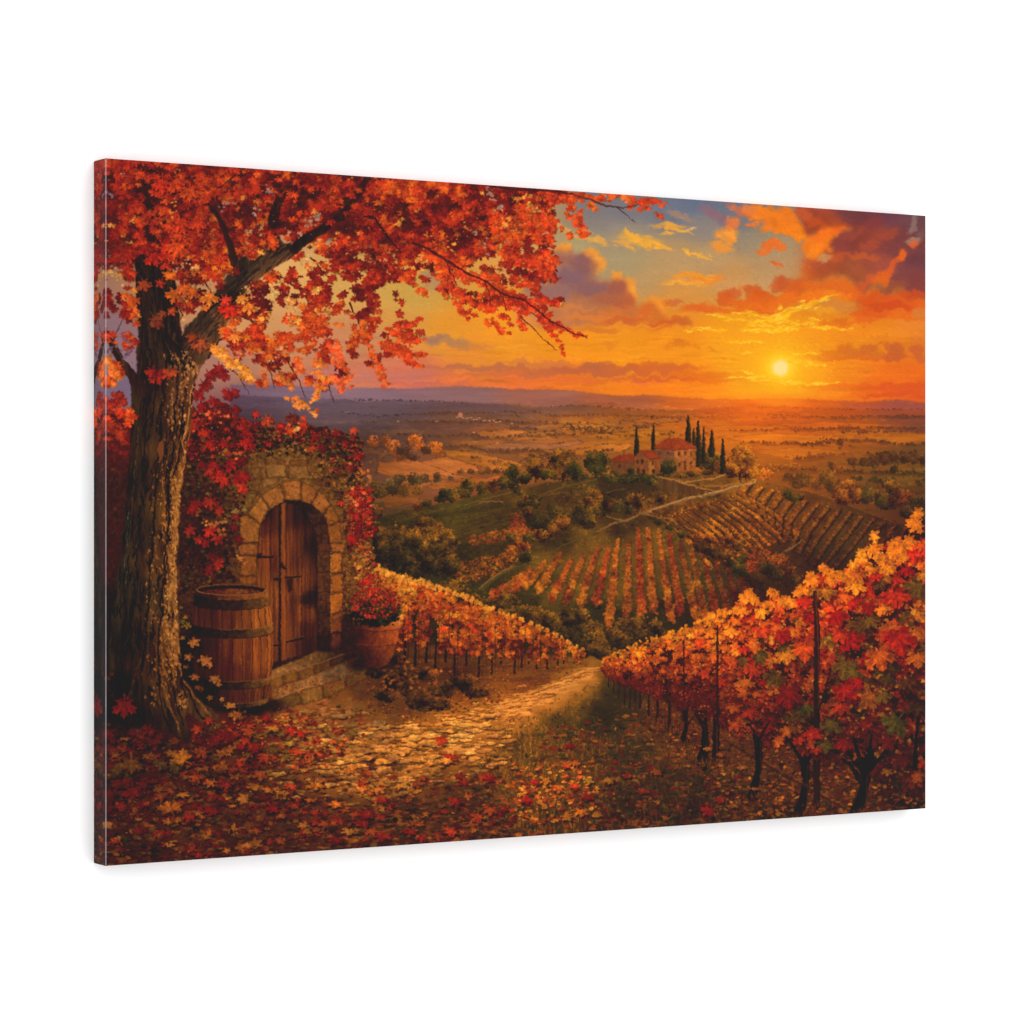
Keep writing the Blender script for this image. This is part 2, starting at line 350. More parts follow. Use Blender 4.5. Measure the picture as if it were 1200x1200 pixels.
    # ember lobes
    for (x, y, rx, ry, c) in [(860,344,11,6,(205,95,45)),(850,350,12,7,(215,90,35)),(886,342,12,8,(205,88,38)),(895,350,14,9,(212,88,32)),(875,355,18,6,(222,95,30)),(912,335,10,7,(200,90,42)),(920,332,9,6,(198,88,44)),(928,342,12,8,(215,95,36)),(940,335,12,7,(210,92,38)),
                              (905,360,24,7,(228,100,26)),(890,366,16,4,(220,90,28)),(955,335,14,6,(222,105,35)),(965,345,20,6,(240,120,26)),(945,350,26,6,(240,118,22)),(920,352,20,6,(230,105,28)),(980,345,14,5,(240,130,30)),(862,362,22,3,(228,105,35)),(870,340,8,2,(230,130,60))]:
        blob(x, y, rx, ry, c, .82, .6, 5)
    for (x, y, rx, ry, c) in [(1012,352,12,8,(210,90,42)),(1030,352,20,10,(215,85,30)),(1055,356,24,10,(222,88,30)),(1078,362,14,9,(225,98,35)),(1030,368,22,7,(222,88,28)),(1005,368,12,7,(222,95,30)),(1060,370,22,6,(232,110,35)),(1000,362,6,4,(205,88,35)),(1040,360,30,5,(205,78,30)),(1070,345,18,6,(205,80,40)),
                              (985,376,10,5,(215,105,40)),(970,379,10,4,(222,115,40)),(988,381,14,3,(225,112,35)),(1015,377,16,4,(228,105,30)),(978,355,22,7,(215,140,60)),(985,362,18,6,(212,135,62)),(960,365,22,5,(235,160,45)),
                              (1078,368,8,5,(215,130,60)),(1070,380,22,5,(232,140,55)),(1050,390,30,5,(238,145,50)),(1000,390,40,4,(244,145,28)),
                              (966,413,8,4,(215,105,42)),(975,416,14,4,(212,108,45)),(990,410,9,6,(210,105,48)),(1002,416,14,5,(205,105,52)),(1018,410,11,7,(205,105,52)),(1030,418,12,4,(212,112,48)),(1042,408,6,3,(205,105,55)),(1052,412,9,9,(195,98,55)),(1050,420,14,5,(200,100,52)),(1075,412,8,6,(200,100,55)),(1082,420,8,5,(205,105,55)),(960,418,20,3,(222,110,35)),(1000,421,30,3,(215,110,42)),(1032,404,5,1.5,(210,110,50)),(1015,435,10,1.5,(225,120,45)),(985,422,40,2,(222,105,35))]:
        blob(x, y, rx, ry, c, .8, .6, 4)
    # light round the sun
    for (r, c, a) in [(75,(250,170,18),.35),(48,(252,180,18),.5),(30,(252,192,22),.6),(19,(252,208,40),.75),(14,(253,220,75),.85)]: blob(915, 431, r, r * .9, c, a, 1.1)
    for (x, y, w, h, r) in [(895,378,26,1.2,-.25),(920,370,20,1.5,-.3),(935,362,26,1.6,-.25),(960,352,22,1.6,-.3),(915,374,14,2,-.5),(890,387,24,1.2,.05),(905,389,22,1.4,0),(925,386,14,1.8,-.1),(940,380,16,1.2,-.25),(900,382,22,1,.25),(925,377,14,.8,.2),(890,372,14,1,.3),(870,366,14,1,.1),(885,401,9,1.6,.1),(865,401,16,.8,0),
                            (945,415,16,.8,-.1),(955,428,14,1,.05),(935,425,20,1,.05),(880,437,14,1,.1),(870,443,20,1,-.05),(895,441,12,1.2,.1),(905,447,30,1,.02),(945,450,24,1,-.03),(925,449,18,1.2,0),(972,449,14,.8,0),(875,414,6,1,.1),(865,375,14,.8,.1),(960,384,14,1,0),(840,370,14,1,.1),(812,388,12,1,0),(980,386,20,1,.1),(830,386,24,1,.1),(955,375,8,1,.2)]:
        blob(x, y, w, h, (252, 196, 38), .8, .8, 2.2, r)
        for k in range(7): blob(x + R.uniform(-w, w) * .9, y + R.uniform(-1.5, 1.5) + 0, w * .14, h * .8, (254, 214, 70), .7, .8, 1.2, r)
    blob(914.6, 431.5, 9.5, 9.5, (253, 226, 120), .95, .5); blob(914.6, 431.5, 7.6, 7.6, (252, 232, 165), 1, .3)
    # brushwork
    texture_dabs([(400,220),(1085,240),(1085,470),(300,470)], 3600, 3.6, .025, 0, .5, 'dab', .4, 2, .45)
    texture_dabs([(820,230),(1085,240),(1085,470),(820,400)], 1500, 2.8, .04, 0, .8, 'rag', .3, 3, .6)

RIDGE = [(270,452),(330,453),(400,455),(435,455),(470,457),(500,455),(530,453.5),(560,454),(600,456.5),(640,457),(665,458),(700,462),(722,464),(745,464),(770,463.5),(800,467),(840,469),(880,468.5),(930,467.5),(975,470),(1000,471.5),(1020,472),(1035,470),(1052,469),(1070,471),(1090,473)]
LAND = [(300,470,110,84,94),(300,500,88,68,76),(400,462,136,98,104),(400,480,110,80,84),(440,470,124,90,92),(450,490,90,68,68),(330,462,120,88,104),(440,520,82,58,55),(440,560,110,68,50),(440,600,80,62,38),(480,462,134,92,98),(480,480,104,74,76),(500,500,95,64,60),(520,520,105,66,50),(500,545,140,78,50),(480,555,150,80,48),
        (530,548,135,78,42),(560,462,140,94,96),(560,480,102,68,66),(580,500,100,64,55),(600,466,152,98,90),(620,478,118,72,62),(560,530,145,85,45),(600,540,140,80,42),(600,510,140,82,50),(640,465,150,90,82),(640,485,130,75,52),(640,505,150,88,50),(640,530,150,82,45),(660,520,165,90,45),
        (700,468,160,88,70),(700,480,150,85,52),(700,500,165,98,45),(720,515,172,98,40),(720,535,150,88,42),(680,545,130,82,40),(760,472,175,88,55),(760,485,165,88,42),(760,500,180,105,38),(780,520,170,95,38),(820,475,195,92,42),(830,490,190,95,34),(840,510,190,98,32),(850,530,165,92,35),
        (880,475,215,98,30),(900,478,225,102,28),(890,490,205,92,28),(900,505,208,100,26),(900,520,195,96,28),(900,545,150,88,35),(930,560,125,78,38),(940,478,215,92,32),(950,495,195,88,30),(960,510,195,98,28),(960,530,165,88,32),(980,550,120,75,38),(990,478,190,85,45),(1000,492,170,80,38),
        (1010,508,175,90,30),(1010,525,150,82,32),(1040,480,165,80,55),(1050,495,140,70,48),(1050,512,150,80,35),(1040,540,95,70,36),(1070,530,100,70,35),(1080,480,140,72,60),(1080,505,120,65,45),(1080,560,75,60,34),(1040,570,85,65,36),(1000,590,80,62,34),(1070,590,60,52,34)]
def paint_land():
    top = RIDGE + [(1095, 640), (270, 640)]
    polyf(top, LAND, .6, 1.6, 1, N_H, .07, 15)
    # ridge behind ridge, each in its own tone of haze
    def ridge(tops, cps, a=.92, f=.7):
        polyf(tops + [(1095, 640), (270, 640)], cps, .8, f, a, N_H, .06, 18)
    ridge(RIDGE, [(300,460,126,98,112),(440,462,134,100,108),(530,460,142,104,108),(640,464,158,100,86),(720,468,170,96,66),(820,474,200,100,40),(915,472,226,104,26),(980,475,196,90,46),(1085,476,152,82,70)], .9)
    ridge([(270,463),(340,466),(400,468),(430,471),(470,469),(510,470),(560,473),(600,474.5),(640,477),(680,475),(720,478),(780,481),(850,478),(920,477),(1000,480),(1090,479)], [(300,470,98,78,90),(460,476,100,78,84),(560,480,112,80,76),(640,482,132,84,60),(760,486,164,88,42),(880,482,196,90,30),(960,484,180,82,32),(1080,486,136,70,54)])
    ridge([(270,480),(340,478),(400,483),(440,488),(500,484),(540,482),(620,488),(700,486),(800,489),(900,486),(1000,490),(1090,488)], [(300,490,84,66,76),(460,494,90,66,66),(560,496,112,74,54),(700,496,152,90,44),(820,494,182,92,34),(920,492,198,92,28),(1000,496,158,78,34),(1080,498,112,62,48)], .8)
    IMG[int((492 - PY0) * SC):int((640 - PY0) * SC)] = IMG[int((492 - PY0) * SC):int((640 - PY0) * SC)] * .35 + .65 * fld(LAND, (slice(int((492 - PY0) * SC), int((640 - PY0) * SC)), slice(0, W)), 15)
    # second and third ridge
    for (p, c, a) in [([(270,466),(340,470),(400,469),(450,469),(490,472),(515,469.5),(550,473),(580,475),(620,478),(660,478),(688,475),(720,479),(760,481),(760,487),(600,486),(500,490),(380,490),(270,500)], (92, 68, 72), .15),
                      ([(270,478),(330,482),(380,480),(410,484),(450,490),(430,500),(270,510)], (88, 68, 76), .15),
                      ([(820,478),(880,474),(960,478),(1040,482),(1090,478),(1090,488),(980,486),(900,488),(820,486)], (178, 78, 42), .45),
                      ([(980,470),(1050,474),(1090,474),(1090,482),(1040,480),(990,478)], (165, 78, 68), .5)]:
        poly(p, c, 1.2, 2, a)
    # long flat fields
    fields = [(470,505,60,3,(120,72,55)),(530,506,26,4,(105,66,60)),(575,505,30,4,(150,82,48)),(600,498,40,4,(160,92,52)),(640,498,30,4,(178,108,48)),(690,499,35,5,(190,115,45)),(575,513,30,2,(90,60,50)),(560,522,30,5,(165,92,42)),(600,522,40,4,(158,88,45)),(630,512,24,6,(178,105,48)),(520,545,30,6,(178,98,45)),(490,550,30,6,(170,92,48)),
              (560,548,40,4,(165,92,45)),(590,545,20,4,(170,95,45)),(530,570,40,3,(175,98,45)),(560,562,40,3,(170,98,42)),(500,568,30,3,(180,100,42)),(460,585,30,6,(130,78,42)),(640,522,45,4,(185,102,60)),(655,530,40,2,(135,80,50)),(700,520,50,3,(190,108,45)),(620,535,40,4,(140,82,48)),(720,508,60,4,(192,110,38)),(710,493,50,2,(180,105,45)),(680,488,40,3,(150,82,50)),
              (760,512,50,4,(190,110,35)),(740,522,26,4,(182,105,38)),(700,530,40,4,(150,88,40)),(760,495,60,3,(175,92,38)),(800,498,50,2.5,(190,98,35)),(850,499,40,3,(205,105,30)),(850,508,50,4,(208,112,26)),(870,520,50,4,(200,108,26)),(900,512,60,4,(205,108,26)),(930,508,60,3,(200,100,26)),(920,525,60,4,(185,100,28)),(900,535,40,3,(170,95,30)),(960,520,60,4,(185,98,26)),
              (1000,512,50,3,(192,104,26)),(1040,518,45,3,(178,98,28)),(1030,508,40,2,(185,95,28)),(880,495,60,2,(200,88,28)),(950,498,60,2,(180,82,30)),(980,540,40,3,(150,85,30)),(1010,532,30,3,(158,88,30)),(1040,550,40,4,(120,75,32)),(1070,535,25,3,(140,82,30)),(1075,556,20,4,(140,80,32)),(940,548,30,3,(150,86,32)),(900,488,60,1.5,(225,105,30)),(860,485,50,1.5,(215,100,34)),(910,480,50,3,(232,105,24))]
    for (x, y, w, h, c) in fields:
        blob(x, y, w, h, c, .6, .5, 4, R.uniform(-.05, .08))
    def zf(l): return [(424 + a / 3., 440 + b / 3.) for a, b in l]
    FP = [([(390,205),(520,188),(660,212),(690,222),(600,228),(450,226)],(178,102,50)),([(370,252),(520,236),(680,242),(760,226),(780,236),(660,262),(480,262)],(152,92,60)),([(190,306),(300,285),(400,318),(420,335),(330,348),(230,342)],(180,102,54)),([(60,305),(190,296),(330,350),(400,362),(200,372),(50,345)],(168,94,50)),([(290,262),(380,268),(580,312),(500,345),(420,322),(300,285)],(176,104,44)),
          ([(220,388),(420,362),(570,346),(570,356),(380,388),(260,402)],(176,98,50)),([(690,190),(760,164),(880,180),(860,192),(760,200)],(196,114,44)),([(690,274),(860,240),(980,246),(880,276),(760,284)],(190,108,44)),([(60,410),(210,402),(200,446),(80,466)],(128,78,42)),([(0,190),(120,180),(240,196),(100,214),(0,212)],(104,72,62)),([(0,250),(100,262),(230,258),(110,282),(0,276)],(118,76,58)),([(440,176),(560,160),(660,172),(560,186)],(136,84,56)),
          ([(540,210),(640,196),(720,206),(640,216)],(160,96,50)),([(860,205),(1000,190),(1100,200),(1000,216)],(196,112,40)),([(1050,236),(1180,222),(1200,250),(1100,256)],(204,112,34)),([(900,160),(1060,150),(1160,158),(1040,170)],(176,96,46)),([(560,268),(700,262),(620,290),(540,290)],(150,90,46))]
    for (p, c) in FP:
        polyf(zf(p), [(zf(p)[0][0], zf(p)[0][1], *[q * .92 for q in c]), (zf(p)[2][0], zf(p)[2][1], *[q * 1.08 for q in c])], 1.4, .9, .95, N_H, .1)
        q_ = zf(p); stroke(q_ + q_[:1], .9, (92, 58, 44), .5, 1.2, 1.4)
        for k in range(26):
            e = R.randint(len(q_)); t = R.uniform(0, 1); ex = lerp(q_[e][0], q_[(e + 1) % len(q_)][0], t); ey = lerp(q_[e][1], q_[(e + 1) % len(q_)][1], t)
            put(ex, ey, R.uniform(.8, 1.9), jit((88, 56, 42), .2), 'rag', None, .8, .75)
        a = np.array(zf(p)); x0, y0 = a.min(0); x1, y1 = a.max(0)
        for k in range(int((x1 - x0) / 2.2)):
            x = lerp(x0, x1, R.uniform(0, 1)); y = lerp(y0, y1, R.uniform(0, 1))
            if inpoly(x, y, zf(p)): stroke([(x - 5, y - 1.2), (x, y), (x + 6, y + 2)], .7, np.array(c) * (1.2 if k % 2 else .74), .45, .4)
    RP = [([(850,514),(900,508),(990,512),(960,522),(880,520)],(206,110,28)),([(880,530),(940,524),(1000,532),(930,540)],(186,100,28)),([(1000,512),(1085,508),(1085,518),(1020,520)],(176,96,30)),([(990,538),(1040,532),(1085,538),(1085,548),(1010,550)],(128,80,34)),([(1030,556),(1085,546),(1085,566),(1050,572)],(120,82,34)),([(900,498),(980,494),(1060,500),(960,504)],(196,92,30)),([(820,500),(880,498),(940,502),(860,506)],(208,106,32)),([(930,548),(990,544),(1010,556),(950,560)],(142,84,32))]
    for (p, c) in RP:
        poly(p, c, 1.6, 1., .85, N_H, .12); stroke(p + p[:1], .8, (130, 62, 26), .4, 1.2, 1.4)
    for (p, c) in [([(300,472),(360,476),(420,474),(450,479),(500,486),(440,492),(300,492)],(96,74,84)),([(480,473),(540,472),(570,474),(620,479),(660,480),(600,484),(500,482)],(98,72,76)),([(300,494),(380,498),(430,496),(470,502),(430,512),(300,514)],(80,62,70))]: poly(p, c, 1.5, 1.6, .55)
    for i in range(3000):
        y = 470 + 130 * R.uniform(0, 1) ** 1.3; x = R.uniform(280, 1090)
        d = (y - 470) / 130.
        c = img_at(x, y + R.uniform(-2, 2)); dk = noise_at(N_H, x, y) + R.uniform(-.5, .5)
        m = 1.12 if dk > .05 else (.86 if dk < -.45 else 1.02)
        put(x, y, R.uniform(1.5, 5) * (1 + d), np.clip(c * m * R.uniform(.93, 1.07) + R.uniform(-4, 4, 3), 0, 255), 'dab', R.uniform(-.12, .16), .22 + .1 * d, .42)
    # hedges and tree lines: strings of little crowns
    lines = [((420,498),(560,500),(80,55,58),1.8,26),((470,512),(600,513),(80,55,55),1.8,30),((430,524),(500,515),(88,58,52),3,16),((590,490),(690,496),(110,66,56),1.8,30),((600,500),(640,505),(95,60,52),2.5,14),((520,489),(600,494),(95,60,62),1.6,26),((640,505),(760,500),(105,66,45),2.4,30),((600,518),(645,516),(100,62,52),1.8,14),
             ((660,500),(720,508),(90,58,45),2.6,18),((560,530),(620,526),(98,62,48),2.2,18),((610,540),(700,535),(105,66,45),3,22),((730,523),(660,527),(110,68,46),1.8,18),((760,490),(880,492),(150,72,46),1.5,30),((830,500),(960,500),(165,75,35),1.5,30),((930,505),(1000,500),(140,68,36),2,26),((985,507),(1090,505),(105,58,42),2.2,34),
             ((935,522),(990,516),(110,58,32),2.6,18),((985,516),(985,520),(90,52,32),3.4,5),((920,535),(1000,532),(135,72,32),2.6,22),((900,512),(960,510),(160,78,30),1.4,18),((1010,545),(1090,535),(78,52,38),4,18),((990,548),(1050,540),(85,56,38),3.4,14),((430,545),(470,520),(110,70,50),3,12),((850,485),(960,488),(190,80,36),1.3,30),((1000,490),(1090,492),(125,65,48),1.6,26),
             ((880,548),(940,545),(150,85,32),3,16),((450,573),(540,560),(78,58,48),3,14),((860,540),(920,555),(140,80,34),3,12),((560,555),(600,553),(80,60,45),2.4,12),((1000,560),(1090,570),(72,56,36),5,14),((560,540),(640,548),(120,74,42),2.6,20)]
    for (tl, n) in [([(400,468),(470,469),(510,470),(560,473),(640,477),(680,475),(720,478),(780,481)], 150), ([(400,483),(440,488),(500,484),(540,482),(620,488),(700,486),(800,489)], 260), ([(850,478),(920,477),(1000,480),(1090,479)], 90), ([(900,486),(1000,490),(1090,488)], 140)]:
        for i in range(n):
            x = R.uniform(tl[0][0], tl[-1][0]); y = np.interp(x, [q[0] for q in tl], [q[1] for q in tl]) + R.uniform(-.6, 1.4)
            if noise_at(N_BIG, x, y) < -.1: continue
            put(x, y, R.uniform(.7, 1.7), jit(img_at(x, y + 3) * .74, .1, 3), 'rag', None, .7, .8)
    HZ = [(280,500,92,68,74),(430,500,96,68,62),(560,500,108,68,54),(700,500,134,78,46),(850,490,178,84,36),(915,485,205,92,30),(1000,500,140,72,38),(1085,500,104,62,50),(500,540,96,64,48),(650,540,112,68,42),(900,540,140,76,32),(1060,545,80,56,38)]
    hz = np.array(HZ, float)
    def haze_at(x, y):
        d = ((hz[:, 0] - x) ** 2 + ((hz[:, 1] - y) * 2) ** 2 + 900) ** -1.5
        return (d @ hz[:, 2:]) / d.sum()
    for (xa, ya, xb, yb, ht, dens) in [(430,486,640,483,1.4,.7),(640,486,800,490,1.2,.6),(420,494,600,493,2,.8),(590,493,780,497,1.8,.7),(780,489,1090,487,1.3,.7),(420,508,560,510,2.4,.6),(560,514,720,506,2,.6),(700,512,830,508,1.8,.5),(840,504,1090,500,2,.7),(860,517,1000,522,2.2,.7),(960,514,1090,520,2.4,.6),(430,540,560,536,3.2,.5),(520,524,640,530,2.6,.6),(620,536,720,528,2.8,.6),(700,545,760,530,2.6,.4),(860,545,960,552,3.4,.6),(930,536,1090,528,3,.6),(970,552,1090,555,3.6,.6)]:
        for i in range(int((xb - xa) * dens)):
            t = R.uniform(0, 1); x = lerp(xa, xb, t); y = lerp(ya, yb, t) + 2.2 * noise_at(N_H, x, ya) + R.normal(0, .6)
            if noise_at(N_BIG, x, y + 60) + R.uniform(-.4, .4) < -.25: continue
            c = haze_at(x, y); h = ht * R.uniform(.5, 1.2)
            blob(x + h, y + h * .9, h * 2.6, h * .5, c * .95, .35, .9, 1); put(x, y, h, jit(c * .8, .12, 4), 'rag', None, .8, .85); put(x + h * .4, y - h * .5, h * .5, jit(c * 1.2 + (12, 4, 0), .1, 4), 'rag', None, .8, .6)
    for (a, b, c, s, n) in lines:
        if s < 2: continue
        for i in range(n):
            t = R.uniform(0, 1); x = lerp(a[0], b[0], t); y = lerp(a[1], b[1], t) + R.normal(0, s * .35); ss = s * R.uniform(.55, 1.2)
            for k in range(5): put(x + R.normal(0, ss * .5), y + R.normal(0, ss * .4), ss * .65, jit(c, .14, 4), 'rag', None, .85, .8)
            put(x + ss * .35, y - ss * .4, ss * .4, jit(np.array(c) * 1.45 + (14, 4, 0), .12), 'rag', None, .8, .6)
    # misty valley trees on the left
    for (x, y, r, c) in [(438,518,7,(150,88,50)),(452,516,6,(140,85,50)),(462,524,9,(145,88,50)),(470,532,9,(120,74,52)),(487,516,8,(170,98,48)),(492,524,6,(160,90,45)),(478,528,7,(90,62,55)),(484,535,7,(85,60,55)),(470,528,6,(80,60,58)),(510,525,8,(165,98,45)),(515,530,6,(150,88,45)),(500,528,6,(85,60,52)),(440,568,6,(72,60,42)),(460,570,11,(66,58,44)),(468,562,7,(75,62,46)),
                         (485,562,8,(72,62,48)),(497,560,6,(75,62,48)),(512,558,5,(80,62,46)),(445,577,8,(62,55,38)),(475,575,8,(100,75,40)),(489,574,7,(105,75,40)),(540,553,4,(92,66,46)),(552,553,4,(92,66,46)),(572,551,4,(95,68,46)),(582,552,4,(90,66,44)),
                         (975,545,5,(110,70,36)),(999,540,6,(85,55,38)),(1012,541,6,(80,54,38)),(1023,538,6,(88,56,38)),(1035,538,7,(75,50,38)),(1048,535,7,(80,54,36)),(1060,538,6,(70,48,38)),(1072,538,7,(75,52,38)),(1083,540,6,(65,48,38)),(985,550,5,(120,72,32)),(1048,550,5,(62,50,40)),
                         (898,557,8,(165,98,38)),(925,560,7,(105,72,36)),(942,562,10,(95,70,34)),(935,566,8,(85,62,34)),(958,568,8,(120,80,34)),(970,560,10,(105,75,34)),(975,570,8,(85,65,36))]:
        c = (c[0] * 1.04, c[1] * .92, c[2] * .84)
        bush(x, y, r, r * .9, [mix(c, (40,32,30), .35), c, np.array(c) * 1.2 + (10, 5, 0), np.array(c) * 1.4 + (24, 12, 0)], int(r * 12), max(1.2, r * .2))
    IMG[590:700, :] = IMG[590:700, :]
    # village on the far slope
    for i in range(16):
        x = 537 + i * 3.2 + R.uniform(-1, 1); y = 489 + .35 * i + R.uniform(-1.5, 1.5)
        put(x, y, 1.5, (215, 150, 115), 'dab', 0, .9, .8); put(x, y - 1.2, 1.3, (160, 82, 58), 'dab', 0, .5, .8)
    blob(540, 486, 3, 3, (200, 125, 95), .8, .6, 1)
    for (x, y) in [(467,494),(512,494),(555,507),(586,494),(600,496),(900,506),(902,507),(583,519)]: put(x, y, 1.7, (225,150,80), 'dab', 0, .6, .9)
    blob(915, 474, 70, 11, (245, 120, 20), .42, 1.1); blob(914, 470, 26, 6, (252, 150, 20), .55, 1.1)
HILL = [(425,612),(470,600),(510,592),(540,586),(570,578),(600,572),(640,566),(690,560),(720,555),(780,552),(840,553),(880,560),(900,566),(930,573),(960,580),(990,590),(1020,602),(1050,613),(1075,622),(1095,628),(1095,860),(425,860)]
def zc(l, ox, oy, k): return [(ox + a / k, oy + b / k) for a, b in l]
def rowline(a, b, n, size, cols, jx=1., grow=.5, kind='rag', mid=None, lo=.3):
    """a vine row seen from afar: dabs of leaf along a line, shaded under"""
    for i in range(n):
        t = R.uniform(0, 1); x, y = lerp(a[0], b[0], t), lerp(a[1], b[1], t)
        if mid:
            x = (1 - t) ** 2 * a[0] + 2 * t * (1 - t) * mid[0] + t * t * b[0]; y = (1 - t) ** 2 * a[1] + 2 * t * (1 - t) * mid[1] + t * t * b[1]
        s = size * lerp(1 - grow, 1 + grow, t)
        put(x + R.normal(0, s * .45 * jx) , y + R.normal(0, s * .5), s * R.uniform(.4, .75), jit(ramp(cols, lo + .5 * noise_at(N_MID, x, y) + R.uniform(-.1, .45)), .1, 5), kind, None, .9, .85)

def paint_mid():
    polyf(HILL, [(440,605,62,52,30),(450,630,60,58,32),(500,610,72,62,36),(540,600,80,70,38),(560,620,70,58,34),(520,640,56,50,28),(460,660,45,45,28),(600,585,85,65,35),(600,610,66,54,32),(640,590,78,60,34),(680,570,75,58,32),(700,600,68,52,28),(650,630,62,52,26),(600,650,58,50,25),
                 (730,575,58,46,32),(760,590,78,55,30),(720,620,62,48,26),(700,650,112,84,38),(760,640,110,82,36),(730,690,100,76,34),(660,690,106,80,36),(640,665,110,82,36),(810,670,94,68,32),(700,625,104,78,36),(860,690,80,60,30),(820,680,68,58,24),(640,680,65,55,24),(700,720,55,50,22),(600,720,48,44,22),(560,680,62,55,26),(540,720,50,45,22),(780,720,52,48,22),
                 (800,570,110,72,38),(830,590,105,70,30),(860,600,95,64,28),(880,580,130,80,34),(920,600,110,68,28),(960,610,95,60,26),(1000,620,80,56,26),(1040,640,66,50,28),(880,650,85,52,28),(920,650,72,52,28),(960,660,62,50,28),(860,690,60,48,26),(900,700,58,48,27),(1020,690,55,46,26),(850,640,82,50,28),(1080,640,50,48,30),(850,740,50,42,24)],
          .8, .8, 1, N_MID, .12, 14)
    texture_dabs([(430,610),(700,560),(880,560),(1085,625),(1085,700),(860,720),(600,760),(430,740)], 9000, 2.2, .22, -.2, .5, 'rag', .6, 6, .55)
    # the valley ground left, mown stripes
    for i in range(60):
        x, y = R.uniform(440, 590), R.uniform(592, 640)
        stroke([(x, y), (x + 22, y - 5), (x + 44, y - 11)], 1.2, jit((88, 74, 38), .25), .4)
    poly([(430,624),(470,612),(540,596),(600,590),(600,594),(540,602),(480,620),(430,634)], (44, 44, 26), 1.5, 2, .45)
    # red vines left of the valley
    for (pts, c, n) in [([(545,630),(600,618),(640,612),(640,622),(600,634),(555,640)], [(92,50,26),(150,80,34),(185,105,42)], 420),
                        ([(530,660),(580,650),(615,645),(600,668),(560,682),(535,680)], [(88,48,24),(150,82,32),(190,112,42)], 500),
                        ([(600,600),(625,612),(620,620),(598,622)], [(95,45,24),(140,66,30),(165,85,34)], 160)]:
        for (x, y) in pts_in(pts, n): put(x, y, R.uniform(.9, 2.2), jit(ramp(c, .4 + noise_at(N_MID, x, y) * .5 + R.uniform(-.3, .4)), .1), 'rag', None, .8, .85)
    # terrace lines on the upper left slope
    for (a, b, c) in [((628,582),(700,562),(120,88,52)),((600,588),(690,575),(108,80,46)),((612,572),(690,560),(120,85,46)),((640,598),(720,575),(95,70,40)),((545,592),(600,577),(120,92,55)),((560,590),(590,588),(150,120,80)),((600,596),(660,600),(48,40,26)),((700,566),(740,566),(150,110,70)),((660,592),(735,572),(100,74,44))]:
        stroke([a, ((a[0] + b[0]) / 2, (a[1] + b[1]) / 2 - 1.5), b], 1.3, c, .65, 1)
    for k in range(7):
        a = (632 + k * 5, 600 + k * 2.); b = (690 + k * 7, 566 + k * 3.4)
        rowline(a, b, 70, 2.6, [(52,42,24),(95,66,30),(135,92,38)], 1, .2)
    # hatched plots above the central vines
    for (pts, n, c) in [([(740,590),(800,580),(830,596),(760,604),(735,606)], 500, [(70,44,26),(120,72,32),(160,100,42)]), ([(725,575),(790,572),(835,582),(780,592)], 300, [(60,44,30),(92,58,34),(120,78,40)])]:
        for (x, y) in pts_in(pts, n): put(x, y, R.uniform(.8, 2.), jit(ramp(c, .4 + noise_at(N_MID, x, y) * .5 + R.uniform(-.3, .3)), .1), 'rag', None, .7, .8)
    # central vineyard: rows fan down the slope
    Z = [((-30,405),(-110,470)),((20,380),(-55,455)),((60,350),(0,430)),((110,320),(20,430)),((190,280),(80,420)),((275,240),(150,440)),((335,275),(220,490)),((405,250),(300,500)),((485,200),(385,510)),((545,205),(475,510)),((597,150),(545,640)),((657,170),(648,570)),((712,95),(730,570)),((766,95),(798,560)),
         ((826,115),(895,600)),((884,130),(950,560)),((945,170),(1040,600)),((1010,205),(1090,610)),((1075,235),(1160,600)),((1140,265),(1230,620)),((1200,290),(1310,640)),((1260,330),(1390,610)),((1320,370),(1450,580))]
    for i, (a, b) in enumerate(Z):
        A = (600 + a[0] / 4.8, 600 + a[1] / 4.8); B = (600 + b[0] / 4.8, 600 + b[1] / 4.8)
        f = 1.0 if i < 15 else .94 - .06 * (i - 15)
        stroke([(A[0] + 3.2, A[1] + 1), (B[0] + 5.5, B[1] + 1)], [2.5, 5], (52, 44, 22), .35, 1, 2)
        L = math.hypot(A[0] - B[0], A[1] - B[1]); rd = [(100,50,20),(140,72,26),(172,94,32),(202,122,44)] if i % 3 else [(100,44,20),(140,60,24),(170,80,28),(198,108,38)]
        stroke([A, B], [2, 4.4], (112, 62, 28), .4 * f, 1.4, 3)
        rowline(A, B, int(L * 5.0), 4.1, [np.array(c) * f for c in rd], .78, .35, 'rag', None, .25)
    # banks and paths round it
    stroke([(566,692),(585,676),(605,664),(628,656),(660,640),(700,622),(735,610)], [4,3,2.4,1.6,1.5,1.5,2], (92, 84, 42), .6, 1.5, 2)
    stroke([(562,690),(575,680),(590,670),(604,663)], [3,2.6,2.2,1.2], (142, 102, 66), .75, 1)
    stroke([(758,603),(782,606),(800,614),(830,628),(860,640),(880,650)], [1.4,1.8,1.6,1.2,1,1], (150, 108, 66), .7, 2)
    stroke([(712,606),(722,609),(735,611),(745,606)], [1,1.8,1.6,1.6], (150, 108, 68), .7, 1)
    stroke([(760,606),(790,616),(820,634),(850,655),(880,680),(900,700)], [4,6,8,9,10,9], (40, 36, 20), .5, 3, 3)
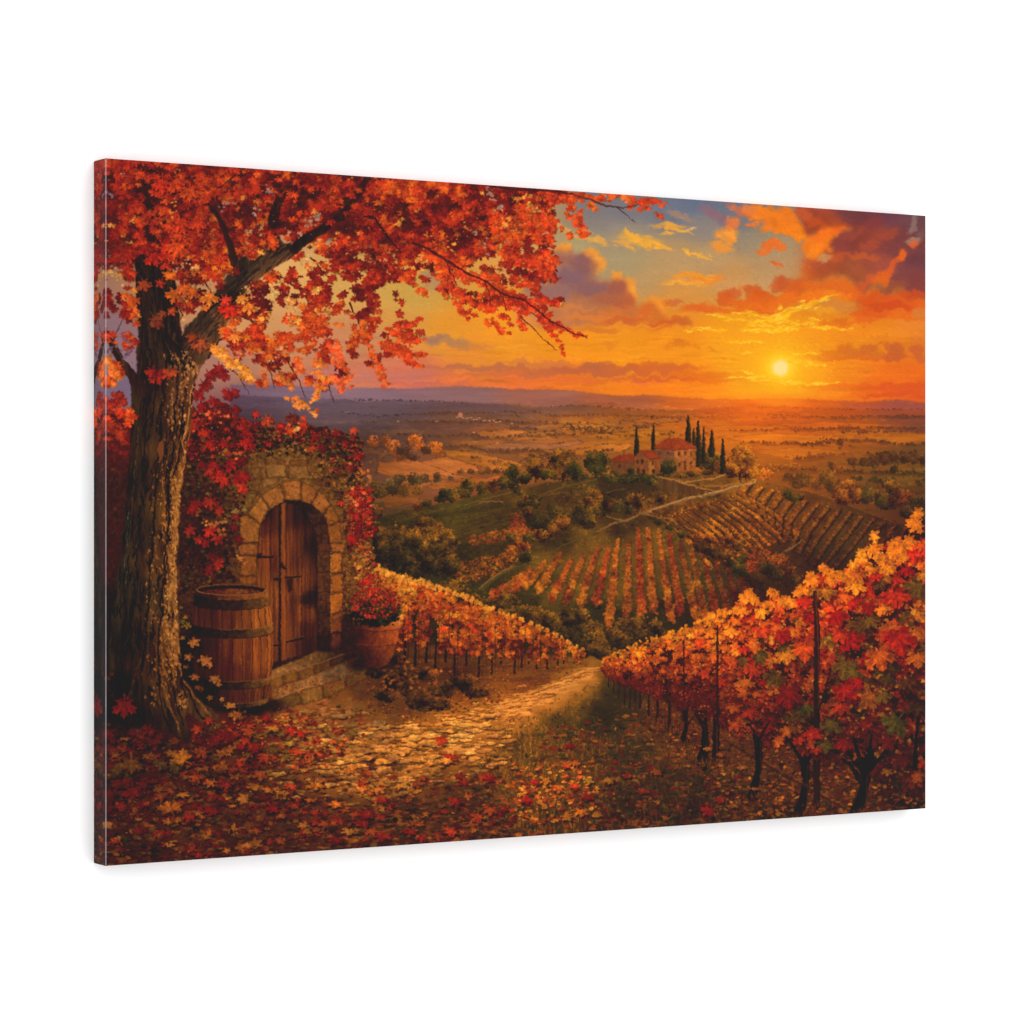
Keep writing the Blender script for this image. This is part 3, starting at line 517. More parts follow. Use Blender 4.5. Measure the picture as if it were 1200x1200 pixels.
    # right hand vineyards : two families of rows
    for k in range(13):
        t = k / 12.
        A = (782 + 90 * t, 604 - 30 * t) ; B = (838 + 96 * t, 652 - 26 * t)
        A = (lerp(775, 868, t), lerp(606, 576, t)); B = (lerp(835, 936, t), lerp(664, 626, t))
        rowline(A, B, 230, 2.7, [(96,52,22),(160,84,28),(196,112,36),(222,142,50)], .5, .25, 'rag', ((A[0] + B[0]) / 2 + 3, (A[1] + B[1]) / 2 - 4), .2)
        stroke([(A[0] + 3.2, A[1] + 1.2), ((A[0] + B[0]) / 2 + 6, (A[1] + B[1]) / 2 - 2.4), (B[0] + 3.2, B[1] + 1.2)], 2.0, (48, 32, 18), .6, 1, 1.5)
    C = [((868,572),(872,578),(886,562)),((884,566),(882,584),(900,590)),((900,568),(892,592),(862,583)),((912,571),(905,592),(902,600)),((925,574),(920,590),(905,596)),((940,577),(938,592),(905,604)),((955,580),(950,598),(900,612)),((970,585),(962,606),(905,624)),((985,590),(978,612),(915,640)),((1000,596),(992,622),(925,652)),((1014,601),(1006,632),(938,662)),((1028,606),(1020,642),(950,674)),((1042,611),(1036,652),(968,684)),((1056,617),(1050,662),(985,694))]
    rows = []
    for k in range(15):
        t = k / 14.
        A = (lerp(880, 1062, t), lerp(566, 618, t ** .9)); B = (lerp(884, 990, t), lerp(596, 700, t)); Mx = (lerp(862, 1030, t), lerp(574, 668, t))
        f = lerp(1.08, .55, t ** .8)
        for q in range(210):
            u = R.uniform(0, 1); x = (1 - u) ** 2 * A[0] + 2 * u * (1 - u) * Mx[0] + u * u * B[0]; y = (1 - u) ** 2 * A[1] + 2 * u * (1 - u) * Mx[1] + u * u * B[1]
            rows.append((x, y, f * lerp(1.08, .7, u)))
        stroke([(A[0] + 2, A[1] + 3), ((1 * A[0] + 2 * Mx[0] + B[0]) / 4 + 2, (A[1] + 2 * Mx[1] + B[1]) / 4 + 3.), (B[0] + 2, B[1] + 3)], 2.6, (42, 32, 18), .65, .8, 2)
    for (x, y, f) in rows: put(x + R.normal(0, .8), y + R.normal(0, .7), R.uniform(.9, 1.9), jit(np.array(ramp([(120,58,24),(182,104,34),(208,132,44)], R.uniform(0, 1))) * f, .1), 'rag', None, .75, .8)
    stroke([(885,563),(905,567),(940,575),(975,585),(1010,598),(1045,612),(1062,620)], 1., (176, 112, 46), .3, .8)
    stroke([(912,653),(925,645),(936,636),(940,632)], [1.5,2.4,2,1], (150, 110, 88), .7, 1)
    stroke([(940,650),(970,670),(990,700)], 8, (50, 40, 26), .3, 3, 6)
    for (x, y) in pts_in([(866,655),(905,640),(900,668),(870,672)], 130): put(x, y, R.uniform(.9, 2.2), jit((188, 74, 34), .2), 'rag', None, .9, .7)
    # ground under the house, retaining wall
    poly([(700,560),(775,556),(790,566),(846,578),(840,584),(790,578),(740,572),(700,572)], (62, 46, 34), 1.5, 1.2, .9)
    poly([(772,561),(790,563),(815,572),(838,577),(818,583),(780,577),(770,572)], (92, 60, 40), .8, .8, .9, N_V, .2)
    stroke([(768,559),(785,562),(805,568),(825,573),(842,577)], [1.6,2,2,2,1.4], (186, 122, 62), .7, 1)
    stroke([(800,566),(820,563),(840,560),(852,556)], 1.6, (190, 128, 66), .7, 1)
    stroke([(815,570),(835,568),(858,572)], 1.8, (150, 96, 58), .6, 1)
    stroke([(828,570),(850,570),(868,566)], 1.2, (195, 128, 60), .6, 1)
    # road
    stroke([(700,622),(720,614),(742,607),(765,598),(790,590),(815,583),(845,577),(866,570),(880,567)], [1.4,2.2,2.6,3,3.6,3.4,4,3.6,2.6], (132, 98, 68), .85, 1)
    stroke([(760,600),(790,589.5),(815,582),(845,576),(866,569.5),(884,566),(886,563),(880,561)], [.8,1.4,1.4,2,1.8,2.2,2,1], (206, 146, 84), .7, 1)
    # trees behind the house
    DG = [(40,38,22),(58,52,24),(88,70,28),(134,94,38)]
    WG = [(42,32,18),(78,52,22),(122,78,28),(168,106,36)]
    OG = [(56,32,16),(104,58,22),(156,88,28),(200,120,38)]
    for (x, y, rx, ry, c) in [(870,541,16,17,OG),(880,552,10,9,OG),(859,552,8,8,OG),(833,541,13,12,[(50,40,20),(84,62,26),(130,90,34),(170,112,40)]),(845,548,9,8,OG)]: bush(x, y, rx, ry, c, int(rx * ry * 2.6), 1.7)
    for (x, y, h, w) in [(746.2,501,50,6.6),(766,497,48,5.6),(806.5,487,48,7.4),(813,503,24,3.6),(818.2,493.5,54,7.2),(824.6,501,42,4.8),(834.3,504,32,6.6),(847.2,515,40,6.)]:
        for k in range(3): poly([(x, y), (x + w * .32, y + h * .35), (x + w * .5, y + h * .8), (x + w * .42, y + h), (x - w * .42, y + h), (x - w * .5, y + h * .8), (x - w * .3, y + h * .35)], (44, 40, 26), .7, .5, .8)
        for i in range(int(h * w * .9)):
            t = R.uniform(0, 1); hw = w * .5 * min(1, .12 + t * 1.25); dx = R.uniform(-1, 1)
            put(x + dx * hw, y + h * t, R.uniform(.5, 1.1), jit(mix((34, 32, 22), (104, 74, 34), max(0, dx) * R.uniform(0, 1)), .15), 'rag', None, 1, .8)
    # farmhouse
    k7 = 6.
    def q(l): return zc(l, 700, 470, k7)
    ST = (138, 84, 56)
    polyf(q([(400,338),(545,343),(545,500),(448,512),(440,400),(402,350)]), [(770,530,118,70,54),(785,535,130,78,56),(790,548,110,66,46)], .3, .5, 1, N_FINE, .1)
    polyf(q([(545,343),(695,335),(692,490),(545,502)]), [(793,530,184,106,54),(805,535,168,92,48),(814,540,146,78,42),(800,550,130,70,38)], .3, .5, 1, N_FINE, .14)
    poly(q([(398,322),(498,268),(570,262),(696,322),(698,336),(545,347),(400,334)]), (136, 52, 28), .3, .6, 1, N_FINE, .1)
    poly(q([(545,345),(530,272),(570,262),(696,324),(696,335)]), (150, 60, 30), .3, .8, .9, N_FINE, .1)
    stroke(q([(400,333),(545,345),(697,334)]), .8, (98, 42, 28), .8)
    for i in range(24):
        x = lerp(404, 690, i / 23.); stroke(q([(x, 331), (lerp(x, 535, .55), 285)]), .5, (128, 50, 30) if i % 2 else (186, 90, 52), .5)
    for (x, y, w, h) in [(513,262,12,26),(573,262,10,14),(187,368,14,40)]: poly(q([(x - w / 2, y - h / 2), (x + w / 2, y - h / 2), (x + w / 2, y + h / 2), (x - w / 2, y + h / 2)]), (126, 62, 40), .2, .5)
    poly(q([(94,425),(252,428),(255,505),(180,520),(95,530)]), (108, 62, 42), .3, .6, 1, N_FINE, .1)
    poly(q([(90,418),(150,382),(250,375),(262,395),(250,430),(92,426)]), (132, 52, 30), .3, .6, 1, N_FINE, .12)
    poly(q([(258,400),(308,352),(362,408),(364,525),(258,520)]), (130, 72, 46), .3, .6, 1, N_FINE, .1)
    poly(q([(362,410),(442,405),(444,510),(364,526)]), (132, 72, 40), .3, .6, 1, N_FINE, .1)
    poly(q([(366,430),(400,425),(410,520),(366,526)]), (196, 122, 62), .6, 1.2, .6)
    poly(q([(306,348),(392,346),(448,404),(366,412)]), (142, 56, 30), .3, .6, 1, N_FINE, .1)
    stroke(q([(254,402),(308,350),(364,410),(446,404)]), .8, (100, 44, 30), .85)
    stroke(q([(92,428),(252,430)]), .8, (96, 48, 34), .8)
    dk = (52, 32, 26)
    for (x, y, w, h) in [(577,375,12,28),(618,370,12,26),(658,370,11,26),(580,450,12,26),(618,455,14,60),(660,440,12,28),(285,428,12,22),(315,428,20,30),(288,495,18,38),(329,502,20,42),(392,438,11,24),(398,500,20,36),(160,458,16,22),(430,370,8,22),(500,368,9,22),(448,372,7,20)]:
        poly(q([(x - w / 2, y - h / 2), (x, y - h / 2 - 3), (x + w / 2, y - h / 2), (x + w / 2, y + h / 2), (x - w / 2, y + h / 2)]), dk, .2, .45, .9)
    stroke(q([(545,345),(545,500)]), .5, (205, 135, 80), .6); stroke(q([(363,412),(364,524)]), .5, (190, 120, 78), .5)
    for i in range(46):
        x, y = R.uniform(790, 815), R.uniform(530, 552); put(x, y, 1.1, jit((205, 135, 74), .12), 'rag', None, .8, .4)
    for (x, y, rx, ry, c) in [(782,549,8,9,DG),(788,546,5,7,DG),(722,556,6,5,DG),(740,553,5,4,DG),(715,561,9,5,DG),(752,560,20,5,DG),(735,563,14,4,DG),(765,566,8,4,DG),(812,556,9,3,WG),(830,554,7,3,WG),(800,558,8,3,WG)]: bush(x, y, rx, ry, c, int(rx * ry * 3), 1.3)
    for (x, y, rx, ry, c) in [(700,543,14,13,DG),(659,545,15,17,WG),(650,552,9,10,WG),(674,552,8,10,DG),(628,549,10,11,WG),(640,556,9,6,DG),(615,560,8,7,DG),(600,560,9,12,DG),(602,552,6,8,DG),(590,566,6,8,DG),(545,575,8,9,DG),(549,570,8,8,DG),(530,580,7,8,DG),(565,573,6,8,DG),(516,585,7,4,DG),(500,590,6,4,DG),(490,594,6,5,WG),(440,600,9,8,WG),(578,570,8,7,WG),(520,578,6,5,DG),(684,558,6,4,DG)]:
        bush(x, y, rx, ry, c, int(rx * ry * 2.6), 1.7)
    for (x, y) in [(659,562),(628,563),(698,558),(868,562),(874,561),(866,560)]: stroke([(x, y - 6), (x + .5, y + 3)], 1.2, (40, 26, 18), .8)
    # right-hand trees beyond the ridge
    for (x, y, rx, ry, c) in [(992,576,14,14,OG),(985,582,10,9,OG),(1004,582,7,7,OG),(1016,580,8,11,[(48,40,26),(72,58,30),(104,80,34),(130,96,38)]),(1042,578,16,16,WG),(1036,588,10,9,DG),(1050,586,10,9,WG),(1064,586,9,10,OG),(1074,592,10,10,DG),(1084,588,9,11,DG),(1062,600,8,7,DG),(1055,580,6,6,OG),(1080,608,12,8,DG)]:
        bush(x, y, rx, ry, [mix(q_, (110,80,50), .08) for q_ in c], int(rx * ry * 2.6), 1.7)
    for (a, b) in [((1050,555),(1086,545)),((1055,562),(1086,553)),((1062,568),(1086,562))]: rowline(a, b, 50, 2, [(66,48,26),(130,84,32),(150,100,40)], 1, .1)
    # hedges on the slope
    HS = [(625,587,10,9,DG),(608,575,5,5,DG),(616,586,5,6,WG),(612,590,6,5,DG),(627,610,11,11,DG),(619,600,6,6,WG),(650,600,9,8,DG),(640,617,10,10,DG),(650,622,8,7,WG),(668,606,9,9,DG),(660,612,8,8,WG),(683,604,13,12,[(40,38,20),(66,56,24),(104,82,30),(140,104,38)]),(690,612,9,8,DG),(705,598,9,8,DG),(715,592,8,9,WG),(725,594,7,7,DG),(740,590,6,10,WG),(749,587,6,8,WG),(738,598,5,5,DG),(762,590,5,5,WG),(775,585,6,4,WG),(699,580,8,6,WG),(690,588,6,5,WG),
          (612,640,10,9,OG),(600,645,7,6,OG),(616,652,8,7,DG),(634,628,7,7,WG),(600,630,6,5,DG),(620,630,7,6,DG)]
    for (x, y, rx, ry, c) in HS: bush(x, y, rx, ry, c, int(rx * ry * 2.4), 1.6)
    HR = [(786,618,6,5,DG),(772,612,6,5,DG),(800,626,7,6,DG),(823,640,13,11,WG),(832,630,8,8,OG),(838,648,10,9,WG),(818,630,6,8,OG),(848,652,8,6,WG),(858,660,8,6,DG),(867,668,11,10,DG),(870,655,7,7,DG),(901,664,14,12,DG),(896,652,8,8,OG),(912,656,12,9,OG),(924,668,10,11,WG),(910,674,12,9,DG),(932,680,7,8,DG),(865,640,9,8,WG),(855,632,7,7,OG),(921,580,6,5,WG),(924,580,7,7,DG),(938,582,6,6,WG),(930,584,7,5,DG),(856,650,5,5,WG),(872,672,6,5,DG)]
    for (x, y, rx, ry, c) in HR: bush(x, y, rx * .78, ry * .8, c, int(rx * ry * 1.8), 1.6)
    blob(930, 700, 40, 10, (66, 50, 30), .5, .8, 6)
    # big shrubs in the dip
    GG = [(44,38,20),(72,56,24),(116,80,30),(172,112,42)]; GD = [(38,36,20),(52,46,22),(80,60,26),(132,88,34)]
    for (x, y, rx, ry, c) in [(452,640,24,26,GD),(485,650,30,28,GD),(500,622,18,13,GG),(520,640,16,18,GG),(488,634,14,12,GG),(508,652,18,18,GG),(528,664,12,12,GG),(470,664,18,20,GD),(498,612,10,6,GG),(532,692,16,12,GG),(548,704,16,8,GD),(570,710,12,8,GG),(594,708,14,11,GG),(612,720,16,10,GG),(594,722,14,8,GD),(626,722,16,10,GG),(644,728,14,10,GG),
                              (662,742,18,12,GD),(672,726,12,11,GG),(690,742,20,13,GD),(682,722,8,8,GG),(715,752,16,10,GD),(706,760,16,10,GD),(735,736,14,11,GG),(750,732,10,10,GG),(757,744,16,10,GD),(768,734,8,8,GG),(778,746,12,9,GD),(728,754,18,9,GD),(698,752,14,11,GG),(718,745,10,7,GG),(690,764,14,8,GD),(715,768,14,7,GD),(650,750,14,8,GD)]:
        bush(x, y, rx, ry, c, int(rx * ry * 1.5), 2.1, 'rag', (.4, -1.), .9, .3)
    texture_dabs([(430,600),(720,556),(880,560),(1085,620),(1085,700),(900,720),(700,770),(440,740)], 4500, 1.6, .22, 0, 3, 'rag', .5, 8, .8)
GROUND = [(124,700),(420,760),(440,758),(520,768),(600,780),(660,785),(692,768),(705,775),(712,785),(760,800),(860,850),(1095,880),(1095,1040),(110,1040),(110,700)]
def paint_ground():
    polyf(GROUND, [(130,800,40,32,28),(130,900,75,34,24),(130,1000,62,38,30),(200,870,70,36,24),(200,960,92,46,26),(260,840,88,42,26),(300,860,110,48,26),(300,920,98,52,26),(300,1000,80,45,26),(360,840,140,78,42),(380,880,160,88,42),(420,850,130,78,42),(420,900,172,102,46),(400,960,100,55,28),(400,1000,78,42,26),
        (460,800,95,58,28),(470,830,100,60,28),(480,880,175,105,48),(520,850,160,95,42),(540,800,112,62,28),(560,870,165,100,46),(500,920,105,62,32),(500,960,80,46,28),(520,990,76,46,26),(600,840,190,118,54),(620,800,120,66,30),(640,820,190,118,52),(600,880,100,66,32),(580,930,88,52,28),(600,980,78,48,26),
        (660,850,92,66,30),(680,800,170,108,50),(680,880,96,58,28),(660,930,92,54,26),(660,980,70,44,26),(720,810,68,56,28),(710,840,62,48,26),(730,880,78,52,28),(730,930,72,48,26),(740,970,66,34,22),(780,850,100,56,30),(800,890,120,66,32),(790,930,72,48,26),(800,960,56,42,24),(850,900,120,64,32),(860,940,78,44,26),
        (900,920,116,62,30),(960,930,96,52,28),(1000,920,100,54,28),(1060,920,72,42,26),(1080,940,60,38,26),(920,960,52,34,24)], 1, .8, 1, N_MID, .16, 16)
    G = [(120,780),(420,775),(600,782),(700,780),(860,850),(1088,880),(1088,955),(110,1020)]
    texture_dabs([(110,800),(420,770),(700,775),(860,850),(1090,890),(1090,1030),(110,1030)], 9000, 3, .3, .0, .5, 'dab', .7, 8, .45)
    for i in range(2600):
        x, y = R.uniform(560, 980), R.uniform(840, 990); s = lerp(3, 7, (y - 840) / 150); stroke([(x, y), (x + R.normal(0, 2), y - s)], [1.3, .5], jit([(70,58,26),(52,46,24),(96,68,30),(44,36,22),(118,76,32)][R.randint(5)], .15), .65)
    for i in range(1700):
        x, y = R.uniform(560, 720), R.uniform(850, 1000); s = lerp(4, 10, (y - 850) / 150)
        if R.uniform(0, 1) > math.exp(-((x - 625) / 60.) ** 2) : continue
        stroke([(x, y), (x + R.normal(0, 1), y - s * .6), (x + R.normal(0, 2.5), y - s)], [1.2, .9, .4], jit([(150,92,38),(176,112,46),(120,72,30),(90,60,28),(190,120,50)][R.randint(5)], .15), .6)
    # grass and shaded verge between the path and the right-hand row
    for i in range(2600):
        x, y = R.uniform(560, 1085), R.uniform(800, 985)
        if x < 640 and y < 860: continue
        s = lerp(1.6, 5, (y - 790) / 190)
        n = noise_at(N_MID, x, y) + .5 * noise_at(N_BIG, x, y)
        c = (62, 54, 24) if n < -.05 else ((104, 62, 28) if n < .3 else (156, 88, 36))
        put(x, y, s * R.uniform(.5, 1), jit(c, .25, 6), 'oval', R.normal(0, .4), 1, .65)
    for i in range(1500):
        x, y = R.uniform(570, 900), R.uniform(850, 990)
        s = lerp(4, 8, (y - 850) / 140)
        stroke([(x, y), (x + R.normal(0, 1.5), y - s)], [1.1, .4], jit([(128,82,34),(96,78,34),(160,98,38),(70,56,26),(50,44,24)][R.randint(5)], .2), .6)
    for (x, y, rx, ry) in [(740,810,26,8),(720,830,26,10),(700,850,24,8),(750,875,26,9),(770,905,26,10),(800,905,20,10),(815,920,26,10),(730,795,10,10)]: blob(x, y, rx, ry, (50, 44, 24), .45, 1, 8)
    # the path, slabs with lit faces
    PATH = [(690,770),(702,778),(696,800),(672,812),(640,826),(600,842),(584,858),(592,872),(566,884),(520,888),(488,908),(440,922),(380,925),(352,905),(384,868),(412,846),(455,858),(470,866),(500,862),(540,850),(572,838),(610,822),(640,808),(668,798),(688,786)]
    polyf(PATH, [(695,780,150,100,50),(680,800,210,135,62),(640,815,222,142,66),(600,835,218,140,64),(560,850,205,130,62),(520,870,205,128,58),(480,885,195,122,54),(440,880,170,104,48),(440,910,170,100,46),(400,860,130,88,52),(390,900,120,72,38),(580,870,160,98,48),(540,885,130,78,40)], 5, 3.5, .8, N_H, .2, 14)
    for i in range(1100):
        t = R.uniform(0, 1) ** .75
        cx = lerp(692, 420, t); cy = lerp(782, 898, t ** .85); wd = lerp(4.5, 62, t ** 1.15); 
        x = cx + R.normal(0, wd * .65); y = cy + R.normal(0, lerp(2, 14, t)) - (x - cx) * .16
        s = lerp(1.8, 11., t) * R.uniform(.4, 1.)
        b = noise_at(N_MID, x, y) * .8 + R.uniform(-.4, .4) + .25 * (1 - t)
        c = ramp([(70,42,26),(140,80,38),(196,120,54),(226,146,66),(238,170,90)], .6 + b * .6 - .28 * max(0, t - .7) / .3)
        put(x + .3, y + s * .14, s, (70, 40, 24), 'dab', -.08, .36, .6)
        put(x, y, s * .95, jit(c, .08), 'dab', R.uniform(-.25, .1), .34, .9)
    for (x, y, w, h, c) in [(438,862,20,5,(118,84,58)),(441,848,22,6,(140,98,62)),(400,838,26,5,(150,102,60)),(418,830,12,4,(120,82,52)),(424,858,16,5,(140,94,58)),(400,840,14,4,(152,104,64)),(425,880,22,6,(150,98,52)),(470,882,22,6,(205,130,60)),(452,892,24,6,(212,134,60)),(430,888,18,5,(190,118,52)),(505,870,20,5,(208,132,58)),(480,868,16,4,(200,126,56)),
                            (520,856,26,4,(214,138,66)),(550,850,20,3.5,(218,142,68)),(490,890,18,5,(196,120,54)),(515,896,18,5,(206,130,58)),(535,878,16,4,(190,122,58)),(570,840,18,4,(220,144,72)),(590,830,18,3,(226,150,76)),(610,822,14,3,(224,148,74)),(640,812,18,2.5,(228,152,76)),(560,905,18,5,(140,98,56)),(575,898,14,5,(132,92,54)),(495,830,11,5,(150,100,60)),(495,828,8,3,(178,120,70)),
                            (360,838,12,8,(118,82,52)),(352,836,12,6,(140,98,60)),(380,900,18,5,(90,66,40)),(505,916,18,6,(110,72,44)),(545,912,18,6,(96,62,38)),(405,958,30,4,(96,60,34)),(300,936,18,5,(112,70,42)),(320,946,16,5,(120,76,40)),(295,988,16,5,(120,76,44)),(290,932,14,5,(100,64,44)),(250,960,16,7,(92,64,44)),(360,970,26,4,(104,62,34)),(470,950,22,5,(66,50,36)),(440,990,30,5,(80,48,28))]:
        blob(x + 1, y + 2, w * .55, h * .75, (40, 26, 20), .7, .4, 2); blob(x, y, w * .52, h * .62, c, .9, .3, 2, -.08, N_FINE, .18); blob(x - w * .1, y - h * .25, w * .3, h * .2, np.array(c) * 1.2, .5, .8, 1)
    for i in range(240):
        t = R.uniform(0, 1); x = lerp(690, 590, t) + R.normal(0, 4 + 8 * t); y = lerp(786, 838, t) + R.normal(0, 2 + 3 * t)
        blob(x, y, R.uniform(3, 9), R.uniform(.7, 1.6), jit((232, 152, 76), .12), .75, .6, 1, -.12)
    for i in range(120):
        t = R.uniform(0, 1); x = lerp(690, 560, t) + R.normal(0, 6 + 8 * t); y = lerp(788, 850, t) + R.normal(0, 2 + 3 * t)
        stroke([(x - 4, y + 1), (x, y - .5), (x + 5, y - .5)], .7, (110, 56, 28), .6)

LEAFY = [(118,32,20),(150,44,24),(176,52,26),(196,84,34),(206,110,44),(150,84,36),(98,48,26),(214,140,62),(110,84,34),(72,60,28),(160,34,24),(186,70,32)]
def paint_litter():
    def litter(n, area, s0, s1, pal, kinds=('five','rag','rag','oval'), sq=(.45, .85), al=.9, y0=760, y1=1010):
        P = pts_in(area, n); P.sort(key=lambda p: p[1])
        for (x, y) in P:
            s = lerp(s0, s1, (y - y0) / (y1 - y0)) * R.uniform(.5, 1.2)
            c = jit(pick(pal), .22, 6); k = kinds[R.randint(len(kinds))]; q = R.uniform(*sq); r = R.uniform(0, 6.28)
            put(x + s * .15, y + s * .3, s, (34, 22, 18), k, r, q, .5); put(x, y, s, c, k, r, q, al)
    for (area, n, s, pal) in [([(110,930),(330,930),(560,960),(640,985),(560,1010),(110,1030)], 1500, 8, [(96,52,28),(130,70,34),(60,38,26),(78,34,24),(150,84,40),(110,40,26),(48,36,28)]),
                              ([(110,850),(260,850),(400,900),(400,950),(110,960)], 900, 6, [(96,40,24),(60,34,24),(130,52,28),(44,32,26),(78,52,28),(110,64,32)]),
                              ([(380,820),(440,840),(420,900),(340,900),(300,850)], 420, 6, [(130,76,42),(160,96,50),(96,52,32),(176,110,60),(120,50,30)]),
                              ([(440,930),(600,890),(660,930),(600,990),(440,980)], 700, 6, [(110,60,30),(78,52,28),(140,76,34),(56,44,26),(150,60,32),(96,40,26)]),
                              ([(620,860),(760,830),(900,900),(1090,900),(1090,960),(700,990)], 1500, 6, [(78,56,26),(56,46,24),(120,64,30),(96,44,26),(60,50,24),(150,84,36),(110,40,26)])]:
        for (x, y) in pts_in(area, n): put(x, y, s * R.uniform(.3, 1.2), jit(pick(pal), .15, 5), 'dab' if R.uniform(0, 1) < .6 else 'rag', R.normal(-.05, .25), .35, .75)
    for i in range(300):
        x, y = pts_in([(350,850),(470,850),(600,850),(600,890),(540,915),(420,945),(330,935),(300,900)], 1)[0]
        s = R.uniform(3, 13); c = ramp([(96,60,38),(150,94,50),(196,126,62),(220,150,76)], .2 + .5 * noise_at(N_MID, x, y) + R.uniform(0, .5) + .2 * (1 - (y - 850) / 90))
        q = R.uniform(.2, .45); r = R.uniform(-.4, .25); k = 'dab' if i % 3 else 'rag'; put(x + .6, y + 1.4, s * 1.03, (56, 34, 24), k, r, q, .5); put(x, y, s, jit(c, .1), k, r, q, .85); put(x - s * .1, y - s * .08, s * .6, np.array(c) * 1.14, 'dab', -.05, .2, .5)
    for (area, n, s, pal) in [([(110,860),(250,850),(330,880),(300,930),(110,960)], 230, 8.5, [(120,36,26),(96,30,22),(130,56,30),(150,84,38),(84,60,28),(104,50,28)]),
                              ([(230,850),(330,835),(420,860),(360,900),(250,900)], 70, 8, [(150,44,28),(176,60,30),(110,80,34),(160,90,40),(190,74,34),(120,34,26)]),
                              ([(110,930),(330,920),(420,960),(300,1000),(110,1010)], 150, 8, [(130,36,26),(100,34,26),(160,70,34),(150,44,28),(176,96,44),(84,44,28)]),
                              ([(340,900),(560,900),(620,970),(500,1000),(380,990)], 50, 9, [(140,44,28),(170,80,36),(196,104,44),(120,34,24),(150,60,32)])]:
        for (x, y) in pts_in(area, n): r = R.uniform(0, 6.28); ss = s * R.uniform(.5, 1.2); put(x + 1, y + 1.6, ss, (28, 18, 16), 'five', r, .6, .6); put(x, y, ss, jit(pick(pal), .12, 5), 'five', r, R.uniform(.45, .8), .92)
    DK = [(92,34,22),(106,44,26),(120,56,30),(98,50,28),(76,44,28),(60,48,28),(124,70,36),(150,78,38),(46,34,24)]
    litter(380, [(110,850),(250,835),(330,800),(380,810),(420,850),(380,930),(450,960),(520,1020),(110,1030)], 2.6, 5.2, DK)
    litter(260, [(240,850),(330,830),(400,840),(440,850),(380,900),(300,900)], 2.2, 3.6, LEAFY)
    litter(160, [(400,900),(560,880),(640,900),(620,990),(400,1010)], 2.4, 5, DK + LEAFY[3:6])
    litter(420, [(430,790),(560,790),(600,820),(480,850),(430,830)], 1.6, 3, [(120,66,30),(150,84,36),(96,58,28),(176,92,38),(130,44,26),(72,54,28),(180,110,50)])
    litter(260, [(560,770),(680,785),(640,800),(560,830)], 1.4, 2.4, [(150,84,36),(180,100,44),(110,62,28),(170,60,30)])
    litter(360, [(640,860),(740,830),(900,880),(1085,900),(1085,950),(800,975),(560,1000),(560,930)], 1.8, 4.6, [(120,60,28),(150,76,34),(96,44,26),(176,98,42),(130,42,24),(72,58,26),(60,50,26),(140,86,38),(84,38,24)])
    litter(520, [(780,850),(860,850),(1085,890),(1085,950),(860,960),(800,900)], 1.8, 4.2, [(188,98,38),(160,78,34),(206,120,48),(130,60,30),(176,92,38)])
    litter(200, [(600,900),(700,890),(700,960),(600,970)], 2.4, 4.6, [(196,116,46),(170,96,40),(150,50,30),(186,80,40),(206,130,56)], ('five','oval','rag'))
